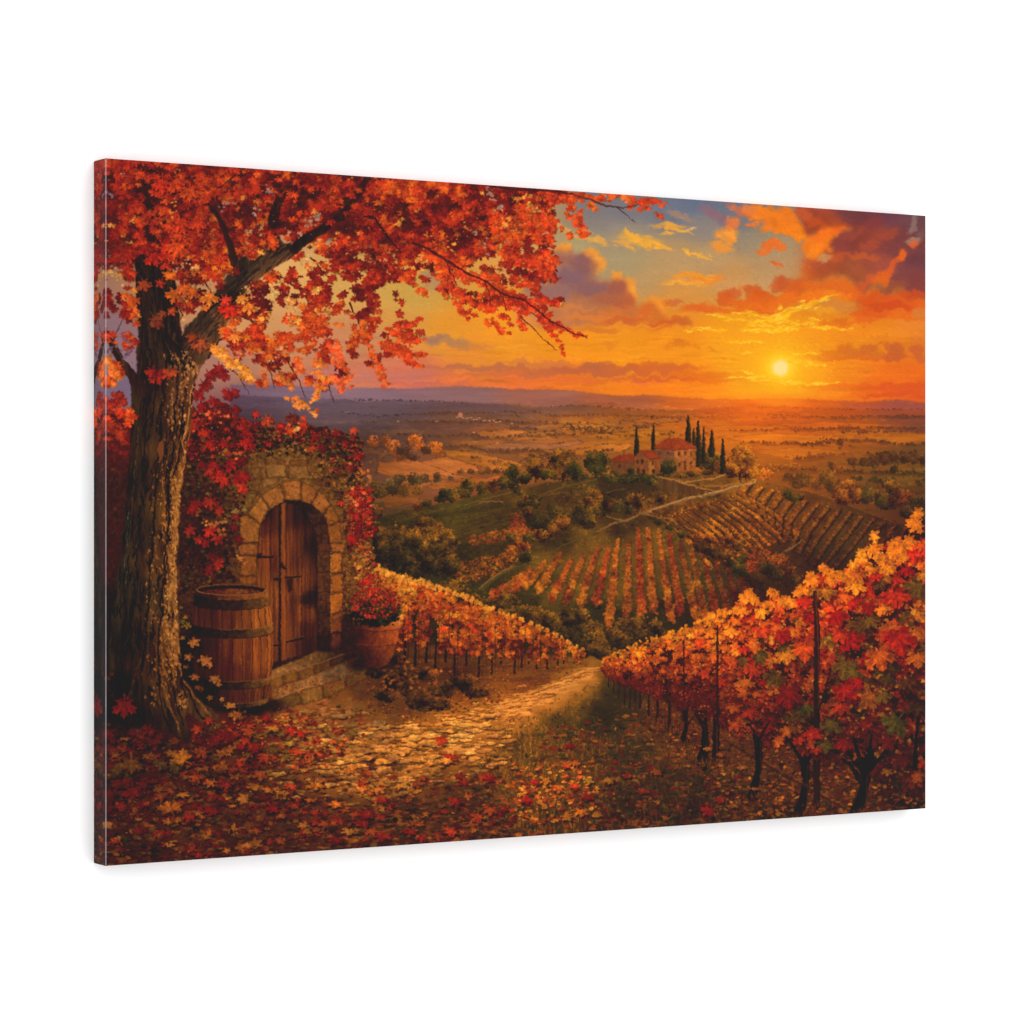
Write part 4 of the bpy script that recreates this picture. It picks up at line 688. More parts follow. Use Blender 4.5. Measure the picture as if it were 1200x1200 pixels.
def paint_big():
    for (x, y, r, c, rot, sq) in [(146,828,19,(138,34,26),0,.95),(128,862,16,(120,30,26),.7,.8),(180,868,17,(118,32,26),2.9,.8),(176,856,12,(120,40,28),1,.7),(154,895,20,(132,82,36),.3,.7),(138,905,14,(96,70,32),1.9,.7),(213,890,19,(205,120,46),2.4,.75),(205,900,12,(110,84,36),1.2,.7),(190,896,12,(120,84,40),.4,.7),(237,882,13,(150,72,34),.8,.8),(262,900,13,(150,84,34),2,.7),
                                  (155,927,17,(135,30,30),.2,.75),(168,920,12,(128,34,30),2,.8),(128,930,14,(110,26,24),1,.7),(125,948,16,(100,30,24),2.5,.7),(200,948,20,(206,104,44),3.0,.65),(188,934,9,(190,84,40),1,.8),(222,958,10,(176,52,30),.6,.8),(250,950,16,(140,34,28),1.5,.5),(230,912,9,(200,84,46),.9,.9),(246,918,9,(214,112,50),.6,.7),(266,920,8,(170,56,34),.2,.8),(208,962,12,(170,90,40),2.4,.5),
                                  (305,908,11,(188,92,40),.2,.8),(300,922,14,(196,116,52),1.5,.5),(315,926,9,(196,110,50),.7,.6),(342,922,13,(196,70,34),1.2,.5),(320,948,12,(146,30,28),.5,.6),(345,945,9,(160,60,30),.4,.6),(330,958,9,(190,96,44),2,.5),(278,838,12,(188,112,52),.6,.85),(270,828,9,(206,130,66),3,.6),(312,842,7,(176,38,28),.2,.9),(292,858,10,(210,90,44),1.1,.7),(288,868,9,(200,70,36),.5,.7),(320,854,12,(190,130,52),.9,.5),(342,856,11,(182,40,28),.3,.7),
                                  (245,845,8,(196,66,38),.4,.8),(232,855,9,(206,80,40),.6,.8),(266,862,18,(128,34,26),1,.6),(252,870,16,(116,34,26),2,.6),(300,876,12,(170,46,30),1.4,.6),(322,880,12,(110,80,34),1.4,.5),(340,872,10,(176,140,60),1.4,.5),(283,875,8,(180,34,26),1,.6),(310,890,10,(190,64,36),.8,.6),
                                  (370,920,14,(214,116,46),.2,.55),(395,943,15,(220,112,44),1.6,.5),(365,938,9,(190,92,44),.7,.5),(430,955,18,(160,40,30),1.8,.45),(425,965,14,(146,36,28),.7,.45),(450,938,14,(150,44,30),1.5,.4),(408,905,9,(196,110,50),.3,.5),(350,882,9,(196,60,34),.8,.6),(353,860,8,(196,40,30),.8,.7),(390,870,9,(196,90,40),.4,.5),
                                  (410,975,14,(200,116,60),1.5,.5),(395,985,16,(130,32,26),1.7,.5),(450,980,18,(150,44,26),1.6,.5),(482,976,8,(176,38,28),1.7,.6),(495,983,8,(160,44,28),.5,.7),(518,868,10,(186,56,32),1,.8),(530,888,14,(146,34,26),1.6,.45),(575,912,11,(158,34,28),1.6,.6),(535,940,12,(170,46,30),1,.7),(530,975,14,(190,62,34),1.4,.6),(560,958,12,(200,72,38),1.2,.7),(575,950,10,(190,80,40),.2,.7),
                                  (505,895,9,(206,128,60),1.5,.5),(525,892,13,(212,132,60),1.4,.45),(470,922,9,(200,124,60),.4,.5),(675,895,7,(206,108,48),.9,.8),(655,925,8,(206,100,48),1.3,.7),(674,922,9,(200,64,36),1.5,.6),(665,958,10,(210,124,42),.8,.6),(682,952,10,(214,116,40),.3,.7),(700,955,8,(190,110,44),.3,.6),(628,918,8,(166,30,26),1.5,.6),(617,938,10,(170,32,30),1.2,.6),(668,875,10,(150,34,26),2.3,.5),(664,898,8,(196,76,40),1.7,.6),
                                  (690,935,12,(140,34,26),1.6,.5),(830,950,12,(180,34,28),.9,.7),(845,938,9,(180,60,34),1.8,.6),(770,905,9,(176,90,40),.4,.6),(735,910,9,(170,64,34),1.6,.5),(755,928,12,(150,60,32),1.6,.4),(860,945,9,(170,90,40),.6,.5),(870,900,9,(190,110,46),1.7,.5),(885,925,8,(196,110,46),.4,.5),(830,878,7,(206,124,50),.4,.6),(845,885,8,(196,100,42),1.4,.5),(690,915,8,(180,130,50),.2,.8),(640,915,8,(206,120,46),0,.8),(715,915,8,(160,104,40),.4,.7)]:
        put(x + 1.4, y + 2.2, r * .92, (26, 18, 16), 'five', rot + math.pi, sq, .55)
        c = np.array(c) * (.88, .84, .8)
        put(x, y, r * .88, jit(c, .05, 3), 'maple' if r > 11 else 'five', rot + math.pi, sq, .96)
        for k in range(5): put(x + R.normal(0, r * .35), y + R.normal(0, r * .3 * sq), r * .2, np.array(c) * R.uniform(.8, 1.35), 'rag', None, .8, .5)
    for (x, y) in pts_in([(110,860),(250,840),(330,830),(560,880),(620,985),(110,1010)], 200): put(x, y, R.uniform(.5, 1.2), jit((226, 160, 110), .15), 'rag', None, .7, .7)
def paint_plants():
    # low plants beside the steps
    for (x, y, rx, ry) in [(440,785,10,10),(462,800,12,12),(480,790,10,10),(455,815,14,8),(490,820,14,12),(520,808,16,10),(545,800,16,10),(500,790,10,8),(480,808,10,10),(515,825,16,8),(560,812,14,6)]:
        bush(x, y, rx, ry, [(32,25,18),(56,42,22),(96,58,27),(140,80,34)], int(rx * ry * 1.1), 2.6, 'five')
    for (x, y, r, c) in [(455,790,4,(200,120,56)),(470,782,4,(206,126,60)),(478,790,5,(190,110,50)),(466,800,4,(180,100,48)),(485,800,5,(196,116,56)),(455,798,5,(200,118,52)),(450,805,4,(170,96,44)),(475,770,4,(206,130,60)),(467,775,4,(190,100,46)),(432,802,3,(190,90,44)),(488,795,4,(186,112,50)),(460,780,4,(196,110,48)),(511,785,4,(196,116,50))]:
        for k in range(4): put(x + R.normal(0, 4), y + R.normal(0, 4), r * .6, jit(np.array(c) * (.86, .8, .74), .2), 'five', None, .9, .85)

def hang(x, y, s, c, kind='vine', rot=None):
    """one leaf with its shadow"""
    if rot is None: rot = math.pi + R.normal(0, .7)
    put(x + s * .14, y + s * .22, s, (52, 18, 14), kind, rot, 1, .45 if s > 5 else .22)
    put(x, y, s, c, kind, rot, R.uniform(.75, 1), .97)

def paint_left_row():
    T = [(436,668),(455,676),(475,682),(497,686),(520,694),(545,702),(565,712),(590,720),(612,728),(640,740),(660,750),(684,764)]
    B = [(436,752),(455,756),(475,758),(497,756),(520,760),(545,764),(565,764),(590,766),(612,770),(640,774),(660,775),(684,776)]
    t_at = lambda x: np.interp(x, [p[0] for p in T], [p[1] for p in T]); b_at = lambda x: np.interp(x, [p[0] for p in B], [p[1] for p in B])
    # bank below the vines
    polyf([(430,745),(520,760),(690,772),(690,778),(640,792),(600,806),(560,815),(500,800),(430,790)], [(450,770,70,52,26),(500,775,96,60,28),(540,782,84,50,26),(560,770,90,60,30),(600,785,112,66,30),(640,785,110,66,30),(670,780,130,84,38),(600,800,120,70,32)], 2, 1.4, 1, N_H, .2, 12)
    for i in range(700):
        x = R.uniform(440, 688); y = b_at(x) + R.uniform(0, 1) * lerp(45, 6, (x - 440) / 248); put(x, y, R.uniform(.8, 3) * lerp(1, .5, (x - 440) / 248), jit([(140,80,34),(90,52,26),(60,42,24),(176,104,44),(110,64,30)][R.randint(5)], .15), 'rag', None, .5, .7)
    dark = [(475,748,774),(487,748,783),(500,750,776),(511,752,782),(523,745,776),(533,745,796),(547,752,780),(562,748,796),(577,752,790),(588,756,778),(604,750,790),(612,754,786),(621,758,778),(630,758,784),(642,757,784),(655,760,780),(662,764,779),(673,766,778),(680,768,778)]
    for (x, a, b) in dark: stroke([(x + R.uniform(-1, 1), a - 14), (x, (a + b) / 2), (x - .6, b)], [1.2, lerp(3, 1.2, (x - 470) / 210), lerp(3.4, 1.5, (x - 470) / 210)], (40, 26, 20), .95, .4)
    PAL = [(84,36,18),(146,66,26),(192,94,32),(214,122,42),(230,152,62)]
    for i in range(2600):
        x = 436 + 250 * R.uniform(0, 1); sc = lerp(1., .34, (x - 436) / 250.)
        v = R.uniform(0, 1); y = lerp(t_at(x), b_at(x) + sc * 7 * math.sin(x * .42 + math.sin(x * .13) * 2), v) + R.normal(0, 2 * sc)
        if v > .45 and noise_at(N_FINE, x, 700) < -.25: continue
        l = .62 - .42 * v + .4 * noise_at(N_MID, x, y) + R.uniform(-.22, .25)
        c = ramp(PAL, l)
        if noise_at(N_BIG, x * 1.0, y) + R.uniform(-.5, .5) > .8: c = mix(c, (190, 50, 26), .5)
        hang(x, y, 6. * sc * R.uniform(.5, 1.15), jit(c, .1), 'vine' if i % 2 else 'five')
    for i in range(44):
        x = 440 + 5.6 * i + R.uniform(-2, 2); sc = lerp(1., .4, (x - 436) / 250.)
        for k in range(4): put(x + R.normal(0, 1.8 * sc), t_at(x) - R.uniform(0, 7) * sc, 4 * sc, jit((222, 142, 58), .12), 'five', None, 1, .95)
    for (x, a, b) in dark: stroke([(x + 4, a - lerp(34, 8, (x - 470) / 210)), (x + 3.5, b - 4)], lerp(1.8, .9, (x - 470) / 210), (58, 34, 24), .5, .2)
    for (x, y) in [(552,733),(556,740),(478,730),(482,736),(575,745),(520,738)]: put(x, y, 4, (208,52,26), 'vine', None, 1, .9)

def paint_right_row():
    T = [(706,772),(720,766),(738,758),(760,750),(780,746),(800,740),(820,728),(840,722),(862,716),(873,699),(885,700),(893,712),(903,692),(915,706),(925,713),(933,700),(945,692),(950,674),(958,690),(963,662),(972,680),(985,674),(995,684),(1001,658),(1010,654),(1018,672),(1024,640),(1034,656),(1043,662),(1050,638),(1056,650),(1066,636),(1070,613),(1078,618),(1090,630)]
    B = [(706,790),(720,798),(738,806),(760,814),(780,822),(800,830),(820,838),(840,846),(862,856),(880,862),(900,870),(925,874),(945,872),(965,874),(985,880),(1000,884),(1020,884),(1040,894),(1060,902),(1090,906)]
    t_at = lambda x: np.interp(x, [p[0] for p in T], [p[1] for p in T]); b_at = lambda x: np.interp(x, [p[0] for p in B], [p[1] for p in B])
    s_at = lambda x: np.interp(x, [706, 760, 820, 880, 950, 1020, 1085], [2.2, 3.4, 5.4, 8.6, 12.5, 15.5, 16.5])
    poly([(706,776)] + [(x, y + 9) for x, y in T[1:]] + [(1090, 905)] + [(x, y - 3) for x, y in B[::-1]], (58, 26, 16), 4, 1.4, 1, N_FINE, .3)
    # trunks, stakes and wires
    for (x, a, b, w) in [(714,788,806,1.2),(720,790,812,1.3),(726,792,818,1.4),(733,798,826,1.5),(739,800,830,1.6),(745,802,822,1.6),(751,800,830,2.),(761,806,838,2.4),(771,812,846,3),(785,818,856,3.4),(800,805,830,2.5)]:
        stroke([(x + .5, a - 12), (x, (a + b) / 2), (x - .8, b)], [w * .7, w, w * 1.3], (42, 26, 20), .95, .5); stroke([(x + w * .3, a), (x + w * .2, b - 2)], w * .25, (110, 60, 34), .5)
    def vine(x, yb, yt, w, arms):
        stroke([(x - w * .8, yb), (x - w * .2, yb - (yb - yt) * .35), (x + w * .3, yt + (yb - yt) * .3), (x + w * .1, yt)], [w * 1.7, w * 1.15, w, w * 1.2], (36, 26, 21), 1, .9, .8, N_V, .25)
        for (dx, dy) in arms: stroke([(x, yt + w * .6), (x + dx * .5, yt + dy * .42), (x + dx, yt + dy)], [w, w * .7, w * .45], (38, 26, 21), 1, .6)
        stroke([(x + w * .25, yb - 3), (x + w * .5, yt + 3)], w * .18, (112, 62, 36), .5, 1)
    vine(803, 872, 835, 4, [(-5,-14),(6,-16)]); vine(824, 896, 848, 5, [(-9,-12),(9,-14)]); vine(828, 900, 860, 4, [])
    stroke([(838,830),(837,893)], [4,5], (42, 28, 22), 1, .6)
    vine(888, 934, 868, 7, [(-9,-20),(12,-22)]); vine(943, 956, 893, 8, [(-18,-28),(12,-26)]); vine(1012, 952, 896, 10, [(-24,-20),(-10,-30),(24,-24),(10,-34)]); vine(1072, 930, 880, 6, [(6,-26)])
    stroke([(738,800),(790,828),(850,868),(900,898),(950,926),(990,948)], [.8,1,1.4,2.4,2.6,2.8], (72, 46, 36), .9, .5); stroke([(862,872),(898,893),(945,920),(990,946)], .7, (160, 104, 74), .5)
    stroke([(790,845),(830,850),(846,862)], 1, (70,44,30), .6, .5)
    for (x, a, b, w) in [(801,750,845,2.4),(842,733,880,2.8),(957,700,945,8)]:
        stroke([(x - .5, a), (x + .3, (a + b) / 2), (x, b)], w, (48, 32, 24), 1, .4, .7, N_V, .3)
    for (fx_, fy_) in [(803,872),(824,896),(837,893),(887,934),(942,956),(958,946),(1010,952),(1070,930),(771,846),(785,856)]:
        for k in range(46):
            x, y = fx_ + R.normal(0, 7), fy_ + R.uniform(-3, 7); stroke([(x, y), (x + R.normal(0, 1.6), y - R.uniform(2, 7))], [1.3, .5], jit([(96,62,28),(60,46,24),(140,82,36),(44,34,22),(120,52,28)][R.randint(5)], .15), .8)
            if k % 3 == 0: put(x, y + 1, R.uniform(1.2, 3), jit([(150,76,34),(110,46,26),(84,60,28)][R.randint(3)], .15), 'rag', None, .5, .85)
    P = []
    for i in range(3600):
        u = R.uniform(0, 1) ** 1.0; x = 706 + 384 * u; v = R.uniform(0, 1); P.append((x, v, s_at(x)))
    P = [p for p in P if R.uniform(0, 1) < min(1, (4.7 / p[2]) ** 1.28)]
    P.sort(key=lambda p: p[2] * .15 * R.uniform(.5, 1.5) - 0 * p[1])
    R.shuffle(P)
    for (x, v, s) in P:
        y = lerp(t_at(x) + s * .35 + s * .8 * noise_at(N_MID, x * 1.3 - 150, 700), b_at(x) - s * .3 + s * 1.4 * noise_at(N_MID, x * 1.5 - 300, 900), v)
        n = noise_at(N_MID, x, y); n2 = noise_at(N_BIG, x * 1., y); q = R.uniform(0, 1)
        if x < 860: c = ramp([(146,52,24),(184,76,28),(208,108,36),(222,140,48)], .85 - v * .95 + R.uniform(-.35, .35)); c = mix(c, (104,44,22), max(0, v - .55) * R.uniform(0, 1.4))
        elif v < .28: c = pick([(212,100,30),(220,122,36),(204,74,28),(186,46,24),(196,88,30)])
        elif q < .19: c = pick([(178,34,20),(196,44,24),(150,24,18)])
        elif q < .58: c = pick([(206,84,30),(214,104,36),(190,72,28)])
        elif q < .8: c = pick([(100,76,28),(84,64,24),(120,84,30)])
        else: c = pick([(216,130,46),(160,70,28),(140,60,26)])
        f = 1.0 - .62 * max(0, v - .3) + .22 * n
        ss = s * R.uniform(.45, 1.25)
        if n + R.uniform(-.3, .3) < -.34 and v > .2: continue
        hang(x, y, ss, jit(np.array(c) * f, .07, 4), 'vine' if R.uniform(0, 1) < .7 else 'five')
    for i in range(1900):       # glints and small leaves in the gaps
        x = R.uniform(706, 1086); y = lerp(t_at(x), b_at(x), R.uniform(.02, 1)); s = s_at(x)
        put(x, y, s * R.uniform(.08, .26), jit(pick([(232,150,60),(214,92,36),(150,40,22),(240,176,90),(190,60,28),(90,40,20)]), .1), 'rag', None, .9, .75)
    # leaves that can be told apart
    O, Rd, G, Y, DR, B_ = (222,98,32), (206,46,26), (118,96,34), (232,152,44), (160,24,22), (170,88,36)
    L = [(1074,617,13,(236,148,48)),(1050,634,8,(228,120,40)),(1024,644,13,(230,128,40)),(1005,665,11,O),(1010,660,9,(226,116,38)),(1070,648,14,Rd),(1084,645,12,(214,60,30)),(1078,640,8,O),(1056,652,11,(230,140,46)),(1037,655,12,(226,128,42)),(1034,674,14,(190,124,46)),(1022,668,9,(224,136,48)),(1062,668,11,(172,26,22)),(1030,684,12,(108,80,30)),(1075,690,17,(98,76,28)),(1082,675,9,(216,140,52)),
         (1004,676,14,(226,126,36)),(1003,688,14,(238,166,50)),(963,667,6,(234,140,44)),(951,682,12,(220,90,34)),(978,680,12,(220,88,34)),(968,695,14,(170,120,44)),(955,694,10,(160,110,42)),(903,708,12,(222,130,42)),(880,702,11,(230,148,48)),(916,712,10,(214,96,36)),(893,718,10,(234,156,50)),(870,716,10,(230,138,44)),(941,705,11,(196,46,28)),(948,722,12,(140,20,20)),(981,722,15,(148,20,22)),(990,700,10,(214,106,38)),
         (1048,700,20,(206,56,28)),(1026,676,10,Rd),(1018,712,11,DR),(1000,708,9,(180,40,24)),(1034,715,11,(226,140,46)),(1010,735,19,(98,74,28)),(1020,728,14,(120,92,38)),(1072,745,15,(214,120,46)),(1052,750,23,(204,42,24)),(1086,742,12,(180,90,36)),(996,750,20,(176,28,20)),(985,745,12,(200,60,28)),(1030,770,20,(214,98,32)),(1076,772,17,(206,108,42)),(943,762,20,(206,82,30)),(920,770,14,(208,128,48)),(905,748,10,(220,140,48)),
         (895,740,12,(210,70,32)),(917,745,12,(186,34,22)),(872,762,9,(200,50,28)),(908,795,15,(98,78,28)),(890,770,11,(90,74,34)),(873,800,14,(206,104,40)),(882,785,12,(196,66,30)),(925,815,18,(140,26,20)),(938,838,14,(98,76,28)),(945,830,12,(84,80,30)),(992,782,18,(108,84,30)),(1000,790,14,(110,90,36)),(992,808,20,(190,40,24)),(985,830,12,(214,66,30)),(1005,800,10,(170,24,20)),(1020,820,16,(160,88,36)),(1035,815,12,(120,88,36)),
         (1050,847,20,(104,90,30)),(1075,830,14,(90,64,30)),(1065,800,16,(94,64,28)),(1040,795,12,(78,64,30)),(952,860,14,(206,50,26)),(975,850,18,(112,90,34)),(965,875,14,(110,90,34)),(990,872,14,(160,28,22)),(1020,865,14,(112,34,22)),(1040,870,12,(130,40,24)),(900,850,12,(130,30,20)),(878,835,12,(160,50,26)),(862,850,10,(190,80,34)),(912,868,10,(190,92,38)),(922,858,9,(200,100,40)),(860,830,10,(170,80,34)),(872,812,10,(190,90,38)),
         (1085,895,12,(196,62,30)),(1076,910,10,(190,90,40)),(1040,905,8,(180,110,44)),(1060,890,12,(110,36,24)),(850,760,9,(214,104,36)),(842,748,9,(228,138,44)),(832,742,8,(224,128,42)),(858,740,10,(230,140,46)),(820,755,8,(206,74,30)),(826,790,8,(190,60,28)),(845,800,8,(176,46,26)),(838,772,9,(216,100,38)),(806,765,7,(210,84,32)),(810,745,7,(232,150,52)),(793,748,6,(226,140,46)),(848,718,9,(228,140,46)),(862,728,9,(220,110,38))]
    for (x, y, s, c) in L:
        hang(x, y, s * 1.02, jit(c, .04, 3), 'vine' if (int(x) % 3) else 'maple', math.pi + R.normal(0, .45))
        for k in range(4): put(x + R.normal(0, s * .35), y + R.normal(0, s * .35), s * .16, np.clip(np.array(c) * R.uniform(.8, 1.25), 0, 255), 'rag', None, .8, .5)
    for (l, w) in [([(876,848),(884,858),(888,872),(888,900)],[2,3,5,6]),([(902,846),(894,858),(888,872)],[2,3,4]),([(922,864),(930,876),(940,892),(943,910)],[2,3,5,7]),([(957,868),(952,882),(944,896)],[3,4,5]),([(986,890),(996,896),(1004,908),(1012,920)],[3,4,6,8]),([(1000,866),(1006,884),(1012,906)],[3,5,7]),([(1038,880),(1028,892),(1016,904)],[3,5,6]),([(1022,862),(1018,884),(1013,904)],[3,4,6]),([(826,842),(828,856),(827,872)],[2,3,4]),([(812,840),(806,850),(803,866)],[1.6,2,3]),([(1076,840),(1073,870),(1072,900)],[3,4,6])]:
        stroke(l, w, (38, 26, 21), .92, .7, .7, N_V, .3)
    for i in range(150):
        x = R.uniform(716, 1080); s = s_at(x) * .55; put(x, t_at(x) + R.uniform(-1.6, .6) * s * (1 if noise_at(N_FINE, x, 800) > 0 else .3), s, jit((230, 142, 46), .1), 'five', math.pi + R.normal(0, 1), 1, .95)
    stroke([(955,694),(957.5,740),(957,800),(957,850)], [4,6.4,6.6,7], (54, 34, 26), 1, .4, .7, N_V, .3); stroke([(956,695),(959,760),(959.5,830)], 1.2, (128, 72, 44), .7, .4)
    stroke([(801.5,752),(802,790),(802,812)], [1.6,2,2], (56,32,24), .9, .3); stroke([(841,734),(841,790),(841,850)], [2,2.6,2.8], (50,32,24), .9, .3)
    stroke([(957,842),(962,826),(970,800),(974,785)], [3,2,1.6,1.4], (48,26,22), .85, .6)
    stroke([(1052,705),(1052,728)], 1.6, (96,34,22), .8, .4); stroke([(1032,735),(1034,725),(1040,718)], 1.8, (80,50,30), .8, .5)
    for (x, y, r, c) in [(957,880,8,(206,60,28)),(950,872,8,(190,80,32)),(937,868,9,(196,58,28)),(965,818,7,(112,70,32)),(952,838,8,(196,120,80))][:3]: hang(x, y, r, c)
def zd(l): return [(270 + a / 4.613, 540 + b / 4.613) for a, b in l]
def stone(p, c, warp=.7):
    """one block: mortar, face, lit upper edge, pitting"""
    a = np.array(p, float); m = a.mean(0)
    poly(p, (52, 34, 22), warp, .6)
    q = m + (a - m) * .93; poly([tuple(v) for v in q], c, warp, .7, 1, N_FINE, .2)
    q2 = m + (a - m) * .72 - (0, .6); poly([tuple(v) for v in q2], np.array(c) * 1.1, warp, 1.6, .5, N_MID, .25)
    rx, ry = (a.max(0) - a.min(0)) / 2
    for k in range(int(rx * ry * .35) + 3):
        x, y = m + R.uniform(-.8, .8, 2) * (rx, ry)
        if inpoly(x, y, [tuple(v) for v in q]): put(x, y, R.uniform(.5, 1.5), jit(np.array(c) * R.uniform(.62, 1.35), .08), 'rag', None, .8, .5)

def paint_wall():
    WALL = [(112,486),(150,484),(215,480),(260,490),(300,498),(340,500),(380,505),(418,514),(424,519),(421,524),(424,560),(430,600),(436,640),(438,700),(436,760),(412,772),(330,800),(240,830),(118,840)]
    polyf(WALL, [(130,500,84,34,26),(130,520,74,32,24),(130,580,58,34,24),(130,650,58,30,24),(130,720,36,26,22),(130,800,32,26,22),(230,520,66,32,22),(240,580,62,36,24),(240,640,58,36,24),(240,690,74,46,28),(225,720,66,42,26),(230,760,36,28,22),(260,560,92,56,32),(300,535,124,80,44),(330,535,138,92,50),(360,535,128,84,46),(400,540,104,64,36),(405,580,112,72,40),(285,570,116,76,42),
        (412,640,116,76,40),(412,700,118,76,40),(415,750,52,38,24),(290,600,110,72,40),(280,660,100,64,36),(345,560,130,86,46)], 1.5, .8, 1, N_FINE, .2, 14)
    for (x, y) in pts_in(WALL, 1500):
        c = img_at(x, y); put(x, y, R.uniform(1, 4), jit(c * R.uniform(.6, 1.4), .1, 5), 'rag', None, .8, .6)
    S1 = (142, 96, 52); 
    for (p, c) in [([(190,18),(306,22),(308,92),(190,90)], (146,98,54)), ([(314,28),(420,30),(432,100),(316,98)], (138,92,50)), ([(110,40),(160,36),(170,90),(125,92)], (120,80,46)), ([(170,96),(270,98),(262,118),(172,150)], (134,90,50)), ([(125,98),(165,98),(150,170),(110,168)], (112,72,42)), ([(30,182),(150,178),(118,230),(84,278),(28,280)], (118,82,44)), ([(430,60),(480,70),(500,140),(440,120)], (104,66,36)),
                   ([(0,285),(75,290),(52,400),(20,380)], (108,78,42)), ([(612,500),(650,505),(650,600),(614,600)], (140,90,44)), ([(616,608),(650,608),(645,660),(616,664)], (132,84,40)), ([(614,670),(650,668),(645,720),(614,716)], (112,72,36)), ([(560,150),(620,180),(600,250),(560,220)], (70,48,28)), ([(610,270),(650,290),(650,400),(612,400)], (84,56,30)),
                   ([(320,0),(420,0),(420,24),(320,24)], (116,72,38)), ([(190,0),(300,0),(300,14),(190,14)], (120,76,42)), ([(-140,660),(-60,650),(-50,740),(-135,745)], (92,56,32)), ([(-135,560),(-60,560),(-60,640),(-140,645)], (74,44,28)), ([(612,725),(650,725),(650,820),(612,820)], (74,50,28)), ([(612,830),(660,830),(660,900),(612,900)], (52,38,24))]: stone(zd(p), c)
    poly(zd([(150,1085),(150,445),(165,350),(212,268),(292,214),(380,218),(440,236),(500,290),(528,350),(540,445),(543,1030),(470,1040)]), (30, 22, 18), .3, .6)
    polyf(zd([(470,450),(452,360),(405,280),(350,240),(300,222),(380,220),(440,240),(500,292),(526,352),(540,445),(543,1030),(472,1035)]), [(352,594,44,30,24),(372,610,64,42,28),(382,625,70,44,28),(380,650,86,54,32),(380,690,86,52,30),(380,730,66,44,28),(380,760,44,32,24)], .4, .8, 1, N_FINE, .22, 10)
    for y in (345, 492, 605, 715, 825, 932): stroke(zd([(462 if y > 400 else 440, y), (541, y - 6)]), .8, (36, 24, 18), .8, .3)
    # door planks
    DOOR = zd([(150,1085),(148,500),(152,430),(165,360),(205,285),(262,240),(300,226),(352,242),(400,284),(445,350),(466,440),(470,1030),(240,1088)])
    polyf(DOOR, [(304,640,110,56,30),(304,620,84,42,24),(315,600,60,34,22),(325,640,132,66,34),(318,700,140,76,38),(345,640,110,56,30),(330,600,80,42,26),(350,600,46,30,22),(362,640,44,30,24),(368,700,40,28,24),(350,690,116,62,32),(340,740,112,60,32),(360,740,70,40,26),(325,760,100,54,28),(370,755,56,34,24),(350,720,110,58,30)], .1, .5, 1, N_V, .34, 7)
    for (x, ys, ye, c, w) in [(170,340,1080,(50,28,20),.7),(215,280,1080,(54,30,20),.8),(250,250,700,(70,40,24),.4),(303,228,1070,(52,30,20),.8),(340,240,1065,(60,34,22),.7),(384,270,1055,(48,28,20),.7),(430,330,1045,(32,22,18),.7),(192,310,1080,(84,46,26),.3),(322,236,1060,(90,48,28),.3),(360,250,1060,(84,46,26),.3),(405,300,1050,(44,28,20),.4)]:
        stroke(zd([(x, ys), (x + 1, (ys + ye) / 2), (x, ye)]), w, c, .85, .25)
    stroke(zd([(268,236),(268,600),(268,1082)]), 1.8, (26,18,16), .95, .2); poly(zd([(276,232),(300,228),(302,1078),(276,1082)]), (128,66,34), .2, .5, .85, N_V, .4); stroke(zd([(280,240),(280,700)]), .5, (168,94,48), .6, .3)
    for k in range(90):
        x, y = R.uniform(150, 400), R.uniform(300, 1040); stroke(zd([(x, y), (x + R.uniform(-2, 2), y + R.uniform(20, 90))]), R.uniform(.3, .8), (168,96,46) if R.uniform(0, 1) < .4 else (66,36,22), .35)
    for (a, b, w) in [((148,520),(225,522),3.4),((300,632),(378,628),2.4),((240,642),(268,640),4),((275,560),(292,580),4),((306,980),(400,960),2.6),((238,1000),(268,996),2.4)]:
        stroke(zd([a, b]), w, (40,26,22), .95, .3); stroke(zd([(a[0], a[1] - 6), (b[0], b[1] - 6)]), .7, (140,84,52), .6, .2)
    poly(zd([(308,640),(340,638),(336,700),(322,715),(310,700)]), (48,28,22), .3, .5, .9); poly(zd([(150,500),(170,505),(168,530),(150,530)]), (34,22,20), .2, .4)
    for i in range(34):      # more rubble in the wall round the arch
        x, y = pts_in([(285,530),(330,520),(390,522),(420,540),(428,640),(432,740),(404,745),(402,640),(392,590),(360,556),(320,556),(290,590),(282,640),(276,600)], 1)[0]; w, h = R.uniform(4, 8), R.uniform(3, 5)
        stone([(x - w, y - h), (x + w * .9, y - h * .9), (x + w, y + h), (x - w * .95, y + h * .9)], jit((128,82,44), .2), 1.4)
    # voussoirs and jambs
    V = [([(52,300),(90,288),(163,350),(150,444),(52,448)],(150,102,54)),([(92,284),(166,190),(212,268),(165,344)],(166,114,60)),([(170,185),(270,122),(292,214),(215,264)],(152,102,56)),([(277,112),(388,106),(380,219),(297,213)],(160,106,58)),([(391,114),(472,160),(440,237),(384,221)],(154,100,54)),([(475,164),(545,232),(501,291),(444,241)],(158,104,54)),
         ([(548,236),(592,330),(528,350),(504,295)],(148,98,50)),([(593,335),(603,440),(539,444),(528,354)],(146,96,46)),([(44,452),(152,450),(152,506),(46,510)],(142,94,56)),([(474,455),(538,450),(539,494),(476,492)],(92,60,36)),([(540,448),(618,444),(616,490),(541,494)],(168,108,58)),
         ([(48,516),(144,514),(140,618),(54,626)],(134,88,48)),([(50,632),(142,628),(142,668),(48,668)],(138,88,44)),([(543,500),(606,500),(606,600),(543,604)],(178,116,52)),([(543,611),(610,606),(612,706),(543,713)],(166,106,50)),([(543,720),(610,712),(608,820),(543,824)],(176,110,44)),([(543,831),(605,825),(605,925),(543,930)],(122,78,38)),([(543,937),(600,932),(600,1012),(545,1020)],(88,58,32))]
    V = [(p, np.array(c) * 1.12 + (4, 0, -2)) for (p, c) in V]
